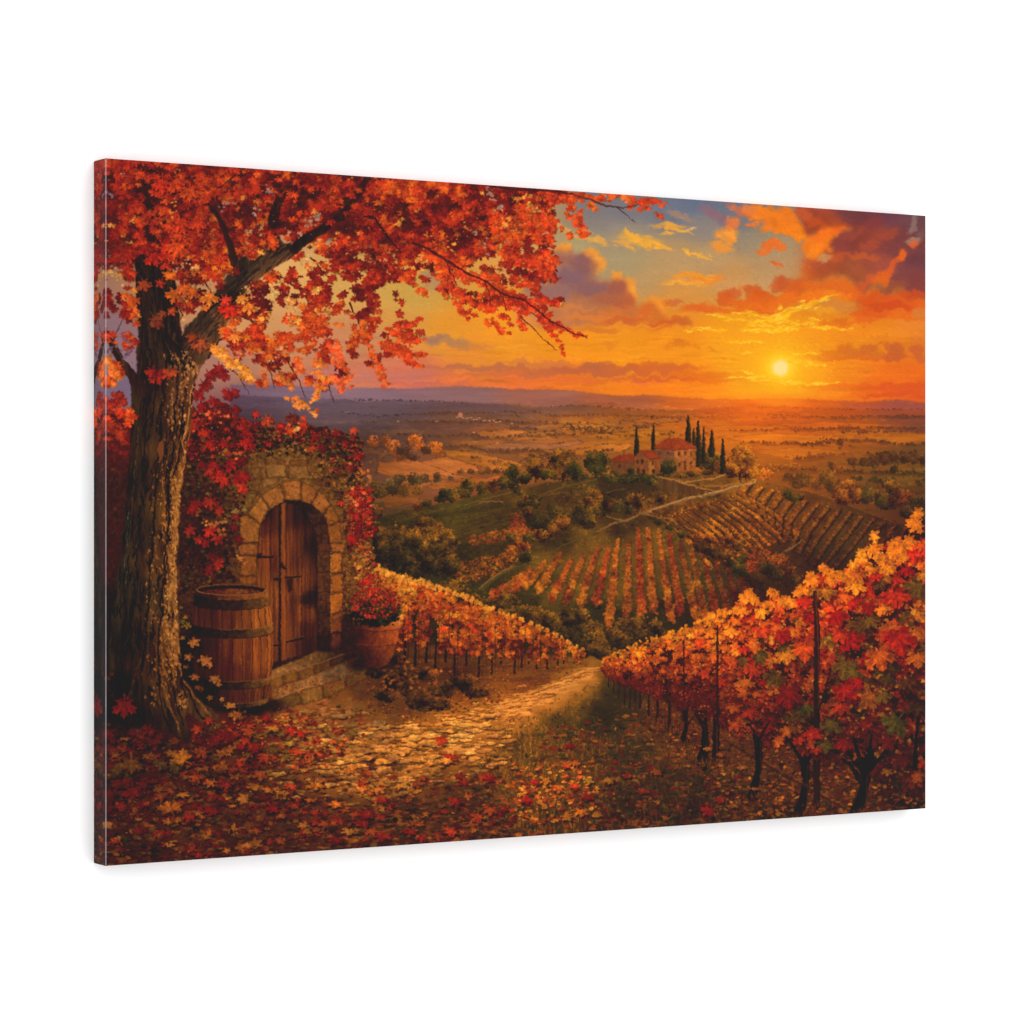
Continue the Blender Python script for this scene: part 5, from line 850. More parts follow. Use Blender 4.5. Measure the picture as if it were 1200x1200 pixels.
    for (p, c) in V:
        stone(zd(p), np.array(c) * (.88, .8, .78), 1.5)
        a = np.array(zd(p)); m = a.mean(0)
        for k in range(4):
            b = m + R.uniform(-.6, .6, 2) * (a.max(0) - a.min(0)) / 2; d = R.normal(0, 2.4, 2); stroke([tuple(b), tuple(b + d), tuple(b + d * 1.6 + R.normal(0, 1, 2))], .6, (74, 44, 26), .55, .6)
    for k in range(34):
        y = 500 + k * 13; put(270 + 545 / 4.613 + R.normal(0, .4), 540 + y / 4.613, R.uniform(.5, 1.1), (228, 160, 84), 'rag', None, 1, .8)
def paint_steps():
    # steps
    polyf([(318,786),(372,763),(404,767),(404,772),(350,794),(318,806)], [(330,790,178,120,70),(360,776,128,88,56),(395,770,76,56,42)], .6, .6, 1, N_FINE, .2, 6)
    for (p, c) in [([(316,797),(332,791),(333,803),(318,810)],(130,84,42)),([(333,790),(348,785),(350,798),(334,803)],(134,86,42)),([(349,786),(368,779),(369,791),(351,799)],(118,76,40)),([(369,778),(386,772),(387,783),(370,790)],(98,64,36)),([(387,772),(404,767),(404,776),(388,782)],(64,46,30))]: stone(p, c, .5)
    for (a, b) in [((316,797),(404,767)),((322,820),(431,785))]: stroke([a, b], .9, (206,142,82), .55, .8)
    polyf([(318,810),(350,799),(404,777),(430,781),(432,785),(380,806),(350,818),(322,826)], [(330,815,150,98,58),(360,805,164,108,64),(400,790,112,84,62),(425,784,84,66,52)], .6, .6, 1, N_FINE, .2, 6)
    for (p, c) in [([(352,810),(378,803),(379,819),(354,827)],(136,88,44)),([(378,803),(404,795),(406,807),(380,819)],(124,80,40)),([(405,794),(431,784),(432,795),(407,806)],(94,64,36)),([(322,822),(351,811),(353,826),(326,832)],(110,72,40))]: stone(p, c, .5)
    for i in range(160): 
        x = R.uniform(320, 430); put(x, 812 - (x - 320) * .22 + R.normal(0, 6), R.uniform(.6, 2), jit(pick([(176,70,34),(196,110,50),(140,40,28),(110,60,32)]), .1), 'rag', None, .6, .8)

def paint_barrel():
    cx = 271.5
    def half(t):   # half width and centre along the height, t 0..1
        return 40.6 + 8.2 * math.sin(math.pi * min(1, t * .92 + .05)) - 2 * t, cx + 2.2 * t
    L = []; Rr = []
    for k in range(25):
        t = k / 24.; h, c = half(t); y = lerp(692, 822, t); L.append((c - h, y)); Rr.append((c + h, y))
    hb, cb = half(1.); bot = [(cb + hb * math.cos(a), 822 + 8 * math.sin(a)) for a in np.linspace(0, math.pi, 14)]
    BODY = L[:1] + Rr + bot + L[::-1]
    blob(290, 828, 44, 10, (22,16,14), .8, .8, 3)
    polyf(BODY, [(226,700,50,32,24),(225,760,42,26,22),(235,810,30,22,20),(245,720,72,40,24),(245,780,58,32,22),(262,720,96,50,26),(265,780,88,44,24),(283,715,120,64,32),(285,770,122,62,30),(285,815,80,42,26),(300,715,170,94,42),(302,770,160,84,36),(300,815,104,56,30),(312,720,196,110,50),(316,770,178,96,42),(310,810,120,64,32)], .4, .5, 1, N_V, .26, 9)
    for a in np.linspace(-1.3, 1.3, 11):
        pts = []
        for k in range(13):
            t = k / 12.; h, c = half(t); pts.append((c + h * math.sin(a), lerp(696, 822, t) + 7 * math.cos(a)))
        stroke(pts, .9 if abs(a) < 1.1 else .6, (46,26,20), .8, .3); stroke([(x + .9, y) for x, y in pts], .45, (186,112,58) if a > .2 else (104,60,34), .45, .3)
    for k in range(110):
        a = R.uniform(-.2, 1.3); t = R.uniform(.05, .9); h, c = half(t); x = c + h * math.sin(a); y = lerp(694, 822, t) + 7 * math.cos(a)
        stroke([(x, y), (x, y + R.uniform(3, 12))], R.uniform(.3, .9), (204,124,60) if R.uniform(0, 1) < .5 else (92,46,26), .4, .3)
    def hoop(t0, t1, dark=(44,34,28)):
        up = []; dn = []
        for a in np.linspace(-math.pi / 2, math.pi / 2, 22):
            h, c = half(t0); up.append((c + (h + .8) * math.sin(a), lerp(692, 822, t0) + 8.5 * math.cos(a)))
            h, c = half(t1); dn.append((c + (h + .8) * math.sin(a), lerp(692, 822, t1) + 8.5 * math.cos(a)))
        p = up + dn[::-1]; y = lerp(692, 822, t0)
        polyf(p, [(230,y,34,27,24),(260,y + 8,48,36,28),(280,y + 8,56,42,32),(300,y + 6,100,68,42),(315,y,150,94,52)], .3, .5, 1, N_FINE, .2, 9)
        stroke(up[8:], .8, (172,116,72), .5, .3); stroke(dn, .9, (24,18,16), .6, .3)
    hoop(.02, .115); hoop(.29, .37); hoop(.76, .83); hoop(.955, 1.0)
    E = lambda rx, ry, y0=691.5, c=cx: [(c + rx * math.cos(a), y0 + ry * math.sin(a)) for a in np.linspace(0, 2 * math.pi, 40)[:-1]]
    poly(E(41.4, 6.8), (116,72,44), .2, .5); poly(E(39.2, 5.4, 691.8), (36,24,20), .2, .5)
    polyf(E(35, 3.4, 693.6), [(250,694,84,44,28),(280,694,120,66,38),(300,694,84,46,30)], .4, .8, 1, N_FINE, .25, 8)
    stroke([(cx + 41 * math.cos(a), 691.3 + 6.4 * math.sin(a)) for a in np.linspace(math.pi * 1.0, -.1, 26)], .9, (186,124,80), .75, .2)
    stroke([(cx + 41 * math.cos(a), 691.3 + 6.4 * math.sin(a)) for a in np.linspace(math.pi, math.pi * 2, 26)], .7, (130,84,56), .8, .2)
    for k in range(30): put(R.uniform(240, 305), 694 + R.normal(0, 1.4), R.uniform(.6, 1.6), jit((150,80,42), .2), 'rag', None, .5, .7)

def paint_pot():
    blob(440, 776, 32, 10, (26,20,16), .75, .8, 3)
    B = [(417,737),(417,750),(419,762),(424,776),(430,782),(444,784),(455,779),(461,768),(466,752),(468,738)]
    polyf(B, [(418,745,58,34,26),(422,775,40,28,24),(435,745,104,54,32),(435,775,76,42,28),(452,745,160,78,38),(452,772,110,56,32),(464,745,196,100,50),(460,768,140,72,38)], .4, .5, 1, N_FINE, .16, 8)
    stroke([(417,757),(430,759),(445,758.5),(466,755)], 1, (70,38,26), .6, .3); stroke([(417,755.4),(440,757),(466,753.6)], .5, (206,118,64), .4, .3)
    stroke([(424,742),(423,776)], .5, (60,34,26), .5, .3); stroke([(441,742),(440,780)], .5, (90,48,30), .4, .3); stroke([(456,742),(453,776)], .5, (120,62,36), .4, .3)
    polyf([(415.5,729),(430,727),(455,726),(469.5,728),(470,734),(466,738),(442,740),(419,738),(415,734)], [(418,733,74,42,30),(440,735,130,66,38),(460,733,190,100,52),(469,731,214,130,74)], .3, .5, 1, N_FINE, .14, 7)
    stroke([(418,738),(442,741),(467,738)], .9, (50,28,22), .7, .2); stroke([(416,730),(442,732),(469,729)], .6, (216,136,82), .5, .2)
    bush(440, 716, 30, 18, [(24,26,18),(36,40,24),(52,58,30),(72,72,36)], 420, 2.4, 'rag')
    for i in range(210):
        a = R.uniform(0, 6.28); q = math.sqrt(R.uniform(0, 1)); x, y = 441 + 29 * q * math.cos(a), 707 + 18 * q * math.sin(a)
        put(x, y, R.uniform(1.2, 2.8), jit(pick([(150,30,26),(176,40,30),(116,24,24),(190,60,38)]), .12), 'five', None, .9, .92)
    for (x, y) in [(428,684),(432,680),(436,688),(424,690)]:
        for k in range(7): put(x + R.normal(0, 4), y + R.normal(0, 4), R.uniform(2, 4), jit((150,30,28), .15), 'five', None, .9, .92)
    for k in range(60): put(R.uniform(415, 472), R.uniform(692, 728), R.uniform(.5, 1.1), (232,110,74), 'rag', None, 1, .7)

def ivy(n, area, s, pal, kinds=('five','rag','maple'), al=.95, big=1.):
    for (x, y) in pts_in(area, n):
        ss = s * R.uniform(.45, 1.15) * big; c = jit(pick(pal), .18, 6); k = kinds[R.randint(len(kinds))]; r = math.pi + R.normal(0, 1.1)
        put(x + ss * .2, y + ss * .3, ss, (26, 16, 14), k, r, .9, .5); put(x, y, ss, c, k, r, .9, al)

def paint_ivy():
    RD = [(122,30,26),(96,26,22),(150,34,27),(70,24,22),(168,50,32),(54,34,24)]; GR = [(54,46,26),(74,62,30),(40,34,22),(98,74,34),(62,40,24)]; GO = [(150,92,44),(176,108,50),(120,76,38),(100,48,28),(196,128,66)]
    ivy(600, [(212,500),(300,500),(345,520),(300,530),(290,570),(285,600),(275,640),(276,680),(232,690),(205,700)], 3.6, GR + [(40,24,20),(58,28,22),(84,26,22)])
    ivy(330, [(222,480),(262,470),(300,500),(345,505),(340,520),(300,528),(215,540)], 5, RD)
    ivy(300, [(300,500),(345,498),(420,512),(424,540),(400,545),(350,530),(300,540)], 3.2, GR + GO[:2])
    ivy(290, [(335,495),(380,502),(420,513),(425,530),(423,560),(408,540),(385,532),(340,515)], 3.6, RD + GR + [(184,80,44)])
    ivy(360, [(372,540),(400,535),(425,545),(432,600),(440,650),(440,700),(425,690),(405,640),(400,600),(375,560)], 2.9, GO + GR + [(140,40,28)])
    ivy(230, [(412,570),(435,575),(436,600),(440,625),(420,640),(408,600)], 3.6, [(176,32,28),(150,26,24),(200,56,34),(214,110,60)])
    ivy(260, [(420,640),(436,640),(445,680),(440,700),(420,690),(412,660)], 3.4, [(190,120,52),(206,138,66),(150,90,40),(176,70,34)])
    ivy(120, [(400,650),(420,650),(420,720),(400,720)], 2.4, [(140,88,42),(110,70,34),(96,56,30)])
    ivy(160, [(408,600),(425,600),(425,640),(405,640)], 2.6, [(160,40,30),(120,34,26),(150,90,44)])
    for (x, y, s) in [(255,555,14),(270,545,12),(250,545,12),(262,562,13),(280,558,14),(285,572,10),(246,552,10),(238,545,8),(247,588,14),(256,598,9),(229,590,11),(225,598,9),(246,622,12),(255,632,10),(240,636,9),(232,632,8),(222,622,10),(250,652,10),(255,660,11),(245,668,9),(275,618,8),(280,632,8),(277,606,7),(283,540,10),(288,560,8),(290,518,13),(287,507,9),(250,517,10),(262,520,8),(300,498,9),(247,440,12),(256,432,11),(262,440,10),(240,452,12),(232,462,12),(268,462,11),(275,460,9),(250,470,10),(276,480,9),(236,476,11),(285,495,8),(262,485,11),(248,490,10),(313,492,11),(330,500,10),(344,490,12),(340,505,9),(356,498,10),(228,500,10),(240,508,10),(370,512,9),(378,525,8),(395,508,9),(415,505,7),(404,520,8),(420,535,8),(365,525,8),(412,548,7),(380,505,8),
                      (245,520,9),(300,486,7),(425,590,9),(428,602,9),(418,606,8),(433,575,6),(420,620,8),(413,632,9),(440,620,5),(400,590,6)]:
        c = pick([(168,32,28),(140,28,26),(184,40,30),(112,26,24),(150,44,28)]) if y > 470 else (140,30,32)
        if x > 300 and y < 530: c = pick([(160,38,28),(126,32,26),(184,64,36),(100,40,28)])
        s *= .86
        put(x + 1, y + 1.6, s, (34,14,14), 'maple', math.pi + R.normal(0, .5), .9, .5); put(x, y, s * .98, jit(c, .1, 4), 'maple' if s > 9 else 'five', math.pi + R.normal(0, .6), .92, .96)
        for k in range(4): put(x + R.normal(0, s * .3), y + R.normal(0, s * .3), s * .2, np.clip(np.array(c) * R.uniform(.75, 1.35), 0, 255), 'rag', None, .8, .6)
    for (x, y, c) in [(242,612,(206,120,60)),(252,616,(190,96,50)),(262,610,(196,130,70)),(235,603,(150,80,44)),(262,530,(160,110,50)),(262,488,(226,110,60)),(245,486,(232,96,50)),(236,520,(120,60,34)),(275,600,(140,110,60)),(284,655,(190,110,60)),(280,535,(206,90,50)),(258,622,(206,104,54)),(350,503,(206,140,70)),(425,552,(206,90,50)),(408,585,(190,120,60)),(430,560,(196,110,56)),(365,560,(140,100,50)),(376,548,(150,100,50))]:
        for k in range(6): put(x + R.normal(0, 3.4), y + R.normal(0, 3), R.uniform(1.6, 3.8), jit(c, .12), 'five', None, .9, .92)
    for i in range(260):
        x, y = pts_in([(222,480),(345,495),(424,515),(436,600),(440,690),(405,600),(350,530),(230,540)], 1)[0]; put(x, y, R.uniform(.5, 1.2), jit((230,140,86), .15), 'rag', None, .9, .7)
    stroke([(395,513),(410,517),(426,520)], 3, (66,34,24), .9, .8); stroke([(400,511),(426,517)], 1, (150,84,50), .7, .6)

def paint_trunk():
    TR = [(158,180),(158,230),(157,300),(159,350),(161,400),(160,430),(155,455),(154,490),(153,530),(148,570),(145,610),(140,650),(135,700),(128,745),(122,790),(118,830),(140,850),(170,855),(195,858),(215,866),(222,872),(224,860),(215,842),(222,838),(240,850),(262,842),(240,826),(228,812),(219,796),(212,770),(210,740),(208,700),(208,660),(210,615),(213,570),(219,530),(225,490),(228,450),(236,430),(244,420),(256,400),(270,370),(286,346),(300,330),(322,312),(344,300),(347,286),(330,284),(326,272),(330,262),(324,256),(314,254),(310,272),(300,290),(286,300),(274,306),(264,326),(246,352),(230,372),(216,386),(213,395),(209,360),(206,330),(197,300),(192,240),(188,180)]
    polyf(TR, [(165,200,46,30,26),(180,260,40,30,26),(170,330,48,36,30),(190,330,44,34,30),(168,400,48,36,30),(190,400,46,34,30),(215,400,50,36,30),(240,380,60,42,32),(235,400,88,56,36),(260,350,54,42,34),(265,372,110,64,38),(285,320,54,44,36),(300,322,90,60,38),(330,300,90,58,38),(320,265,48,38,32),(170,450,44,34,28),(200,450,62,42,30),(222,450,130,80,44),(165,500,40,32,28),(190,500,54,38,28),(205,500,92,58,34),(220,505,144,88,46),
        (160,560,38,32,28),(185,560,50,36,28),(200,560,88,54,32),(213,560,152,94,48),(155,620,36,32,30),(180,620,44,34,28),(196,620,102,62,34),(206,620,160,102,54),(150,690,42,38,36),(175,690,44,36,32),(190,680,96,60,38),(203,690,140,92,52),(145,750,38,36,34),(170,750,44,36,32),(188,750,94,56,34),(203,750,110,74,46),(140,810,36,34,32),(165,810,46,38,32),(185,800,76,50,34),(200,810,92,60,38),(215,820,90,62,40),(190,850,60,44,32),(245,842,90,60,38),(215,855,66,48,34)], 2, .8, 1, N_BARK, .34, 9)
    # bark ridges
    def along(u, t):
        y = lerp(185, 850, t); lx = np.interp(y, [185,350,430,530,610,700,790,850], [158,159,160,153,145,135,124,120]); rx = np.interp(y, [185,300,400,430,490,570,660,740,796,830,850], [189,197,212,234,225,213,208,210,218,226,236]); return lerp(lx, rx, u), y
    for i in range(720):
        u, t = R.uniform(.02, .98), R.uniform(0, .96); pts = []; dt = R.uniform(.012, .05); uu = u
        for k in range(5): uu = min(.99, max(.01, uu + R.normal(0, .018))); pts.append(along(uu, t + dt * k / 4))
        y = pts[0][1]; lit = max(0, (u - .5) * 2) * (.15 if y < 400 else 1)
        if R.uniform(0, 1) < .5: c = (26, 20, 18); a = .8; w = R.uniform(.8, 3.)
        else: c = mix((66, 48, 36), (214, 134, 66), min(1, lit * R.uniform(.2, 1.1))); a = .75; w = R.uniform(.6, 2.2)
        stroke(pts, [w * .4, w, w, w * .4], c, a, .8, .6)
    for i in range(1900):      # flakes of bark catching the light on the right side
        t = R.uniform(.34, .97); u = 1 - abs(R.normal(0, .2)); 
        if u < .45: continue
        x, y = along(u - .02, t); n = noise_at(N_BARK, x, y)
        if n < -.22: continue
        c = ramp([(140,84,44),(190,120,60),(226,154,86)], R.uniform(0, 1) * (1.1 if u > .8 else .6)); put(x, y, R.uniform(.7, 2.6), jit(c, .1), 'oval', R.normal(0, .3), 1, .8)
    for (l, w, c) in [([(225,455),(222,480),(219,500),(214,520),(218,540),(210,570)],1.6,(206,134,70)),([(200,490),(206,500),(202,520),(208,540)],1.2,(176,112,60)),([(190,560),(194,590),(190,620),(196,650),(192,680)],1.6,(150,94,50)),([(206,560),(208,600),(204,640),(206,690),(203,740),(207,780)],1.8,(186,122,64)),([(188,740),(192,770),(190,800),(200,830),(212,862)],2.4,(150,96,54)),([(206,760),(212,790),(226,815),(248,840)],2,(160,104,60)),([(180,680),(176,710),(178,740)],1.4,(110,72,44)),([(196,640),(200,660),(204,680)],2,(176,114,58)),([(186,745),(184,775),(192,800)],2,(120,74,44)),([(170,760),(158,790),(150,820)],1.4,(84,58,42)),([(163,500),(158,560),(152,620),(146,700)],1.2,(74,66,62)),([(150,600),(148,640),(146,670)],1,(90,84,80)),([(168,560),(160,640),(156,700)],.9,(70,62,58))]:
        stroke(l, w, c, .75, 1.6, .6, N_FINE, .3)
    for (l, w) in [([(208,440),(205,500),(198,560),(196,620),(190,700),(186,780)],2.6),([(196,420),(190,480),(184,560),(178,640),(172,720),(166,800)],2.2),([(215,470),(211,520),(204,560)],2),([(172,420),(170,500),(166,580),(160,660),(152,760)],2),([(212,770),(216,800),(230,830),(246,850)],2.4),([(200,790),(206,820),(214,850)],2.6),([(184,800),(190,830),(200,856)],2.2)]: stroke(l, w, (24,20,20), .75, 2.4, .8)
    poly([(186,519),(190,516),(192,526),(189,541),(186,536),(184,528)], (116,66,42), .6, .5); stroke([(188,538),(186,542)], .7, (206,130,80), .8)
    # limb grain and underside light
    for i in range(300):
        t = R.uniform(0, 1); x = lerp(214, 345, t); yc = np.interp(x, [214,240,262,286,310,345], [404,385,356,328,306,292]); hw = np.interp(x, [214,262,310,345], [20,17,13,7]); v = R.uniform(-1, 1)
        y = yc + v * hw; c = (30,24,24) if R.uniform(0, 1) < .5 else mix((70,54,44), (176,98,50), max(0, v) * R.uniform(.2, 1)); L = R.uniform(4, 12)
        stroke([(x - L * .6, y + L * .6), (x, y), (x + L * .6, y - L * .5)], [.4, R.uniform(.8, 2), .4], c, .65, 1)
    stroke([(246,414),(258,396),(272,368),(288,346),(304,328)], [2,3,3,2], (124,70,40), .5, 1.6, 2)
    # root moss, darkness at the foot
    blob(150, 840, 34, 16, (34,28,26), .6, 1, 5); blob(190, 858, 26, 10, (50,40,30), .5, 1, 5)
    # side limb at far left
    stroke([(118,380),(130,400),(142,424),(158,446),(168,460)], [6,7,9,13,16], (50,34,28), 1, 1.2, .8, N_BARK, .3); stroke([(122,385),(134,404),(146,428)], 1.6, (120,72,44), .5, 1)
    stroke([(116,415),(118,432),(112,446)], 6, (48,32,26), 1, 1)
    stroke([(133,401),(136,390),(144,375)], [2,1.4,.8], (70,40,30), .9, .6)
def paint_canopy():
    # branches high up
    BR = [([(239,238),(262,222),(284,203),(300,186)],[9,8,8,9],(54,34,28)),([(239,238),(252,248),(262,262),(270,284),(276,306)],[4,4,4.4,5,7],(60,36,28)),([(318,258),(322,240),(330,224)],[9,6,3],(50,34,28)),([(345,290),(362,276),(380,266),(398,256)],[9,8,6,4],(46,34,28)),([(398,256),(412,240),(424,224),(430,205)],[5,7,6,5],(50,30,26)),
          ([(405,236),(416,226),(432,210)],[8,7,5],(56,34,26)),([(428,254),(440,256),(450,272),(460,284),(470,296)],[3,3,3,2.2,1.6],(54,30,24)),([(484,285),(500,291),(520,303),(548,321),(570,330),(590,345),(615,352),(640,372),(672,390),(688,396)],[3.6,3,2.8,2.4,2.2,2.,1.8,1.6,1.2,.8],(62,30,22)),
          ([(522,305),(530,322),(536,335)],[1.6,1.2,.8],(78,32,22)),([(580,336),(590,352),(594,364)],[1.4,1,.6],(78,32,22)),([(568,330),(574,345),(576,362)],[1.3,1,.6],(78,32,22)),([(670,228),(690,234),(710,242),(730,244),(748,240)],[2.6,2.2,2,1.6,1],(84,56,48)),([(724,244),(734,252),(744,262)],[1.4,1,.6],(84,56,48)),
          ([(244,420),(258,398),(275,395)],[3,2,1.4],(58,36,26)),([(280,368),(300,380),(310,400),(318,425),(330,440)],[3,2.4,2,1.4,1],(66,40,28)),([(314,322),(334,328),(352,340),(366,352)],[2.8,2.4,1.8,1.2],(66,38,28)),([(357,296),(372,310),(384,325)],[2.2,1.6,1],(70,36,26)),([(350,338),(360,352),(368,366),(384,380)],[1.8,1.6,1.2,.8],(70,44,32)),
          ([(410,355),(420,378),(430,400),(438,428)],[1.8,1.5,1.2,.8],(74,36,26)),([(348,337),(365,341),(382,346)],[1.6,1.4,1],(66,36,26)),([(320,415),(335,420),(350,446),(358,466)],[1.6,1.3,1,.7],(64,38,30)),([(264,426),(280,442),(292,462)],[1.4,1,.6],(64,42,34)),([(312,425),(318,440),(322,455)],[1.4,1,.7],(64,38,30)),([(384,448),(388,462),(392,472)],[1,.9,.7],(80,38,30)),
          ([(205,345),(214,370),(206,384)],[1.6,1.6,1],(60,34,28)),([(232,300),(240,330),(256,360)],[2,1.6,1.2],(60,34,28)),([(612,270),(630,282),(650,292)],[1.6,1.2,.7],(84,30,22)),([(600,345),(612,360),(628,370)],[1.6,1.3,.9],(84,30,22)),([(560,215),(600,222),(640,224),(670,228)],[4,3.4,3,2.6],(70,32,24)),([(610,372),(625,385),(640,400),(652,410)],[1.2,1,.8,.6],(90,34,24))]
    def branches(sub=None, al=1.):
        for i, (l, w, c) in enumerate(BR):
            if sub is None or i in sub: stroke(l, w, c, al, .8, .6, N_FINE, .2)
    LOW = [(110,420),(124,428),(145,400),(152,360),(165,330),(205,335),(210,372),(232,362),(262,318),(300,288),(340,300),(352,322),(330,340),(300,335),(275,380),(250,420),(258,470),(290,440),(330,470),(372,455),(390,470),(410,440),(445,450),(455,425),(500,420),(495,395),(470,370),(482,350),(505,360),(520,345),(540,350),(560,362),(585,372),(600,352),(615,350),(600,330),(620,318),(650,318),(660,300),(640,275),(655,262),(690,275),(700,245),(716,240),(740,245),(770,232),(770,200),(110,170)]
    # dark body of the crown with holes: only where it is dense
    DENSE = [(110,170),(110,300),(145,300),(160,270),(200,300),(232,300),(262,262),(300,240),(345,245),(372,275),(420,292),(470,296),(500,275),(560,285),(590,265),(612,240),(622,215),(640,205),(640,180)]
    poly(DENSE, (104, 34, 20), 10, 5, .8, N_MID, .35)
    branches()
    for i in range(3): 
        pass
    RED = [(78,24,16),(118,30,18),(154,38,20),(184,48,22),(200,62,24)]
    # density map made of ellipses: x, y, rx, ry, n, size, palette shift (0 dark red .. 1 orange)
    E = [(150,230,46,50,520,5.6,.35),(135,290,30,50,330,5.2,.3),(215,230,50,45,560,6.4,.5),(285,225,50,42,520,6.2,.5),(350,225,60,40,620,6.2,.45),(420,235,60,42,640,6.2,.5),(490,240,60,45,680,6.2,.55),(555,250,60,50,700,6,.5),(610,235,40,30,300,5.4,.5),(250,280,36,36,260,6,.6),(220,290,36,36,260,6,.55),
         (380,270,50,45,420,5.6,.5),(450,290,60,46,620,5.6,.5),(520,290,50,42,460,5.4,.5),(590,280,50,36,420,5.2,.45),(330,355,46,40,330,5.4,.72),(300,400,42,40,300,5.4,.85),(350,400,50,36,340,5.2,.75),(290,360,26,26,130,5.4,.8),(400,330,46,30,320,5.2,.5),(395,375,40,36,260,5,.55),(440,340,40,34,300,5,.5),(430,390,26,38,170,4.8,.5),(460,395,34,26,200,4.8,.45),
         (370,430,40,26,180,4.8,.7),(320,430,40,24,150,4.8,.85),(135,350,24,30,150,5,.45),(145,385,24,26,150,5,.7),(175,350,16,14,12,6,.6),(560,340,44,22,200,4.6,.4),(600,335,36,24,180,4.6,.35),(625,320,26,22,130,4.6,.4),(645,355,16,12,40,4.4,.35),(612,255,36,36,330,5.2,.45),(250,300,30,34,300,5.4,.7),(222,335,16,30,110,5.4,.7),(255,265,30,24,220,5.4,.6),(320,250,40,24,260,5.4,.55),(300,290,30,16,160,5,.6),(275,340,14,14,0,5,.6),(300,350,26,22,120,5,.8),(130,365,24,30,120,5,.6),(640,228,26,16,150,5,.5),(580,225,40,24,260,5.6,.4),(132,440,14,20,60,5.2,.75),(135,485,20,22,70,5.2,.1),(260,400,22,26,60,5.6,.85),(235,345,24,22,70,6,.7)]
    for (x, y, rx, ry, n, s, sh) in E:
        for i in range(int(n * .52)):
            a = R.uniform(0, 6.28); q = math.sqrt(R.uniform(0, 1)) * R.uniform(.8, 1.12)
            px, py = x + rx * q * math.cos(a), y + ry * q * math.sin(a)
            if not (208 < px < 346 and abs(py - np.interp(px, [208,240,262,286,310,345], [408,385,356,328,306,292])) < np.interp(px, [208,262,310,345], [24,20,15,10])) or R.uniform(0, 1) < .04:
                nz = noise_at(N_MID, px, py); nb = noise_at(N_BIG, px + 31, py)
                if 158 < px < 196 and py > 300 and R.uniform(0, 1) < .92: continue
                if nz < (-.5 if py < 320 else -.06) and py > 290: continue          # holes where the sky shows
                l = .44 + .6 * nz + .55 * nb + R.uniform(-.16, .16)
                c = ramp(RED, l)
                if R.uniform(0, 1) < sh * .62 - .1 + .45 * nb: c = mix(c, (222, 106, 32), R.uniform(.3, .9) * (.7 + .5 * sh))
                if R.uniform(0, 1) < .02: c = mix(c, (240, 160, 66), .8)
                ss = s * R.uniform(.5, 1.2) * (1.5 if px < 320 else 1.25)
                k = 'maple' if R.uniform(0, 1) < .55 else 'five'; r = math.pi + R.normal(0, .9)
                if R.uniform(0, 1) < .4: put(px + .8, py + 1.4, ss, (62, 18, 14), k, r, .9, .4)
                put(px, py, ss, jit(c, .05, 3), k, r, R.uniform(.6, 1), .96)
    # dark knots deep in the crown
    for (x, y, rx, ry) in [(182,215,22,14),(176,250,18,18),(170,275,14,10),(185,290,20,14),(345,215,20,12),(378,228,14,8),(400,250,12,12),(430,265,8,8),(318,250,10,16),(540,210,14,6),(420,205,16,8),(225,210,12,7),(600,235,12,8),(440,300,8,8),(500,262,10,8),(372,225,14,8),(233,290,14,8),(215,308,14,9)]:
        for k in range(int(rx * ry / 9)): put(x + R.normal(0, rx * .5), y + R.normal(0, ry * .5), R.uniform(2, 5), jit((62, 22, 18), .25), 'five', None, .8, .8)
    branches([1, 2, 3, 4, 5, 6], .95)
    stroke([(345,292),(362,279),(382,266),(400,252),(414,236)], [13,11,9,7,5], (44,32,26), .92, 1.2, .8, N_BARK, .3); stroke([(320,262),(325,244),(334,226)], [12,8,4], (46,32,26), .85, 1); stroke([(240,236),(262,222),(284,202)], [9,9,9], (48,32,26), .7, 1); stroke([(240,238),(256,254),(268,282),(274,308)], [5,5,6,9], (52,34,26), .9, 1)
    for i in range(60):
        x, y = pts_in([(235,200),(300,190),(420,215),(430,245),(350,275),(320,225),(250,245)], 1)[0]; put(x, y, R.uniform(4, 8), jit(pick([(168,44,24),(196,66,28),(140,36,22)]), .1), 'maple', math.pi + R.normal(0, .9), .85, .95)
    for i in range(110):
        x, y = R.uniform(160, 192), R.uniform(186, 300); put(x, y, R.uniform(3, 7), jit((54, 28, 22), .2), 'five', None, .9, .7)
    for i in range(150):
        x, y = pts_in([(130,187),(240,190),(240,300),(150,300)], 1)[0]; put(x, y, R.uniform(5, 10), jit(pick([(160,42,24),(186,54,26),(200,72,30),(140,34,20)]), .1), 'maple', math.pi + R.normal(0, .8), .85, .93)
    for (x, y) in [(290,190),(300,186),(278,205),(260,222),(240,238),(246,232),(310,192),(232,246),(300,198)]:
        for k in range(3): put(x + R.normal(0, 5), y + R.normal(0, 5), R.uniform(5, 8), jit(pick([(170,46,24),(206,80,30),(190,62,28)]), .1), 'maple', None, .9, .93)
    # windows of sky and glints between the leaves
    SKYC = [(150,140,135),(206,160,100),(222,170,110),(170,140,125),(228,180,120)]
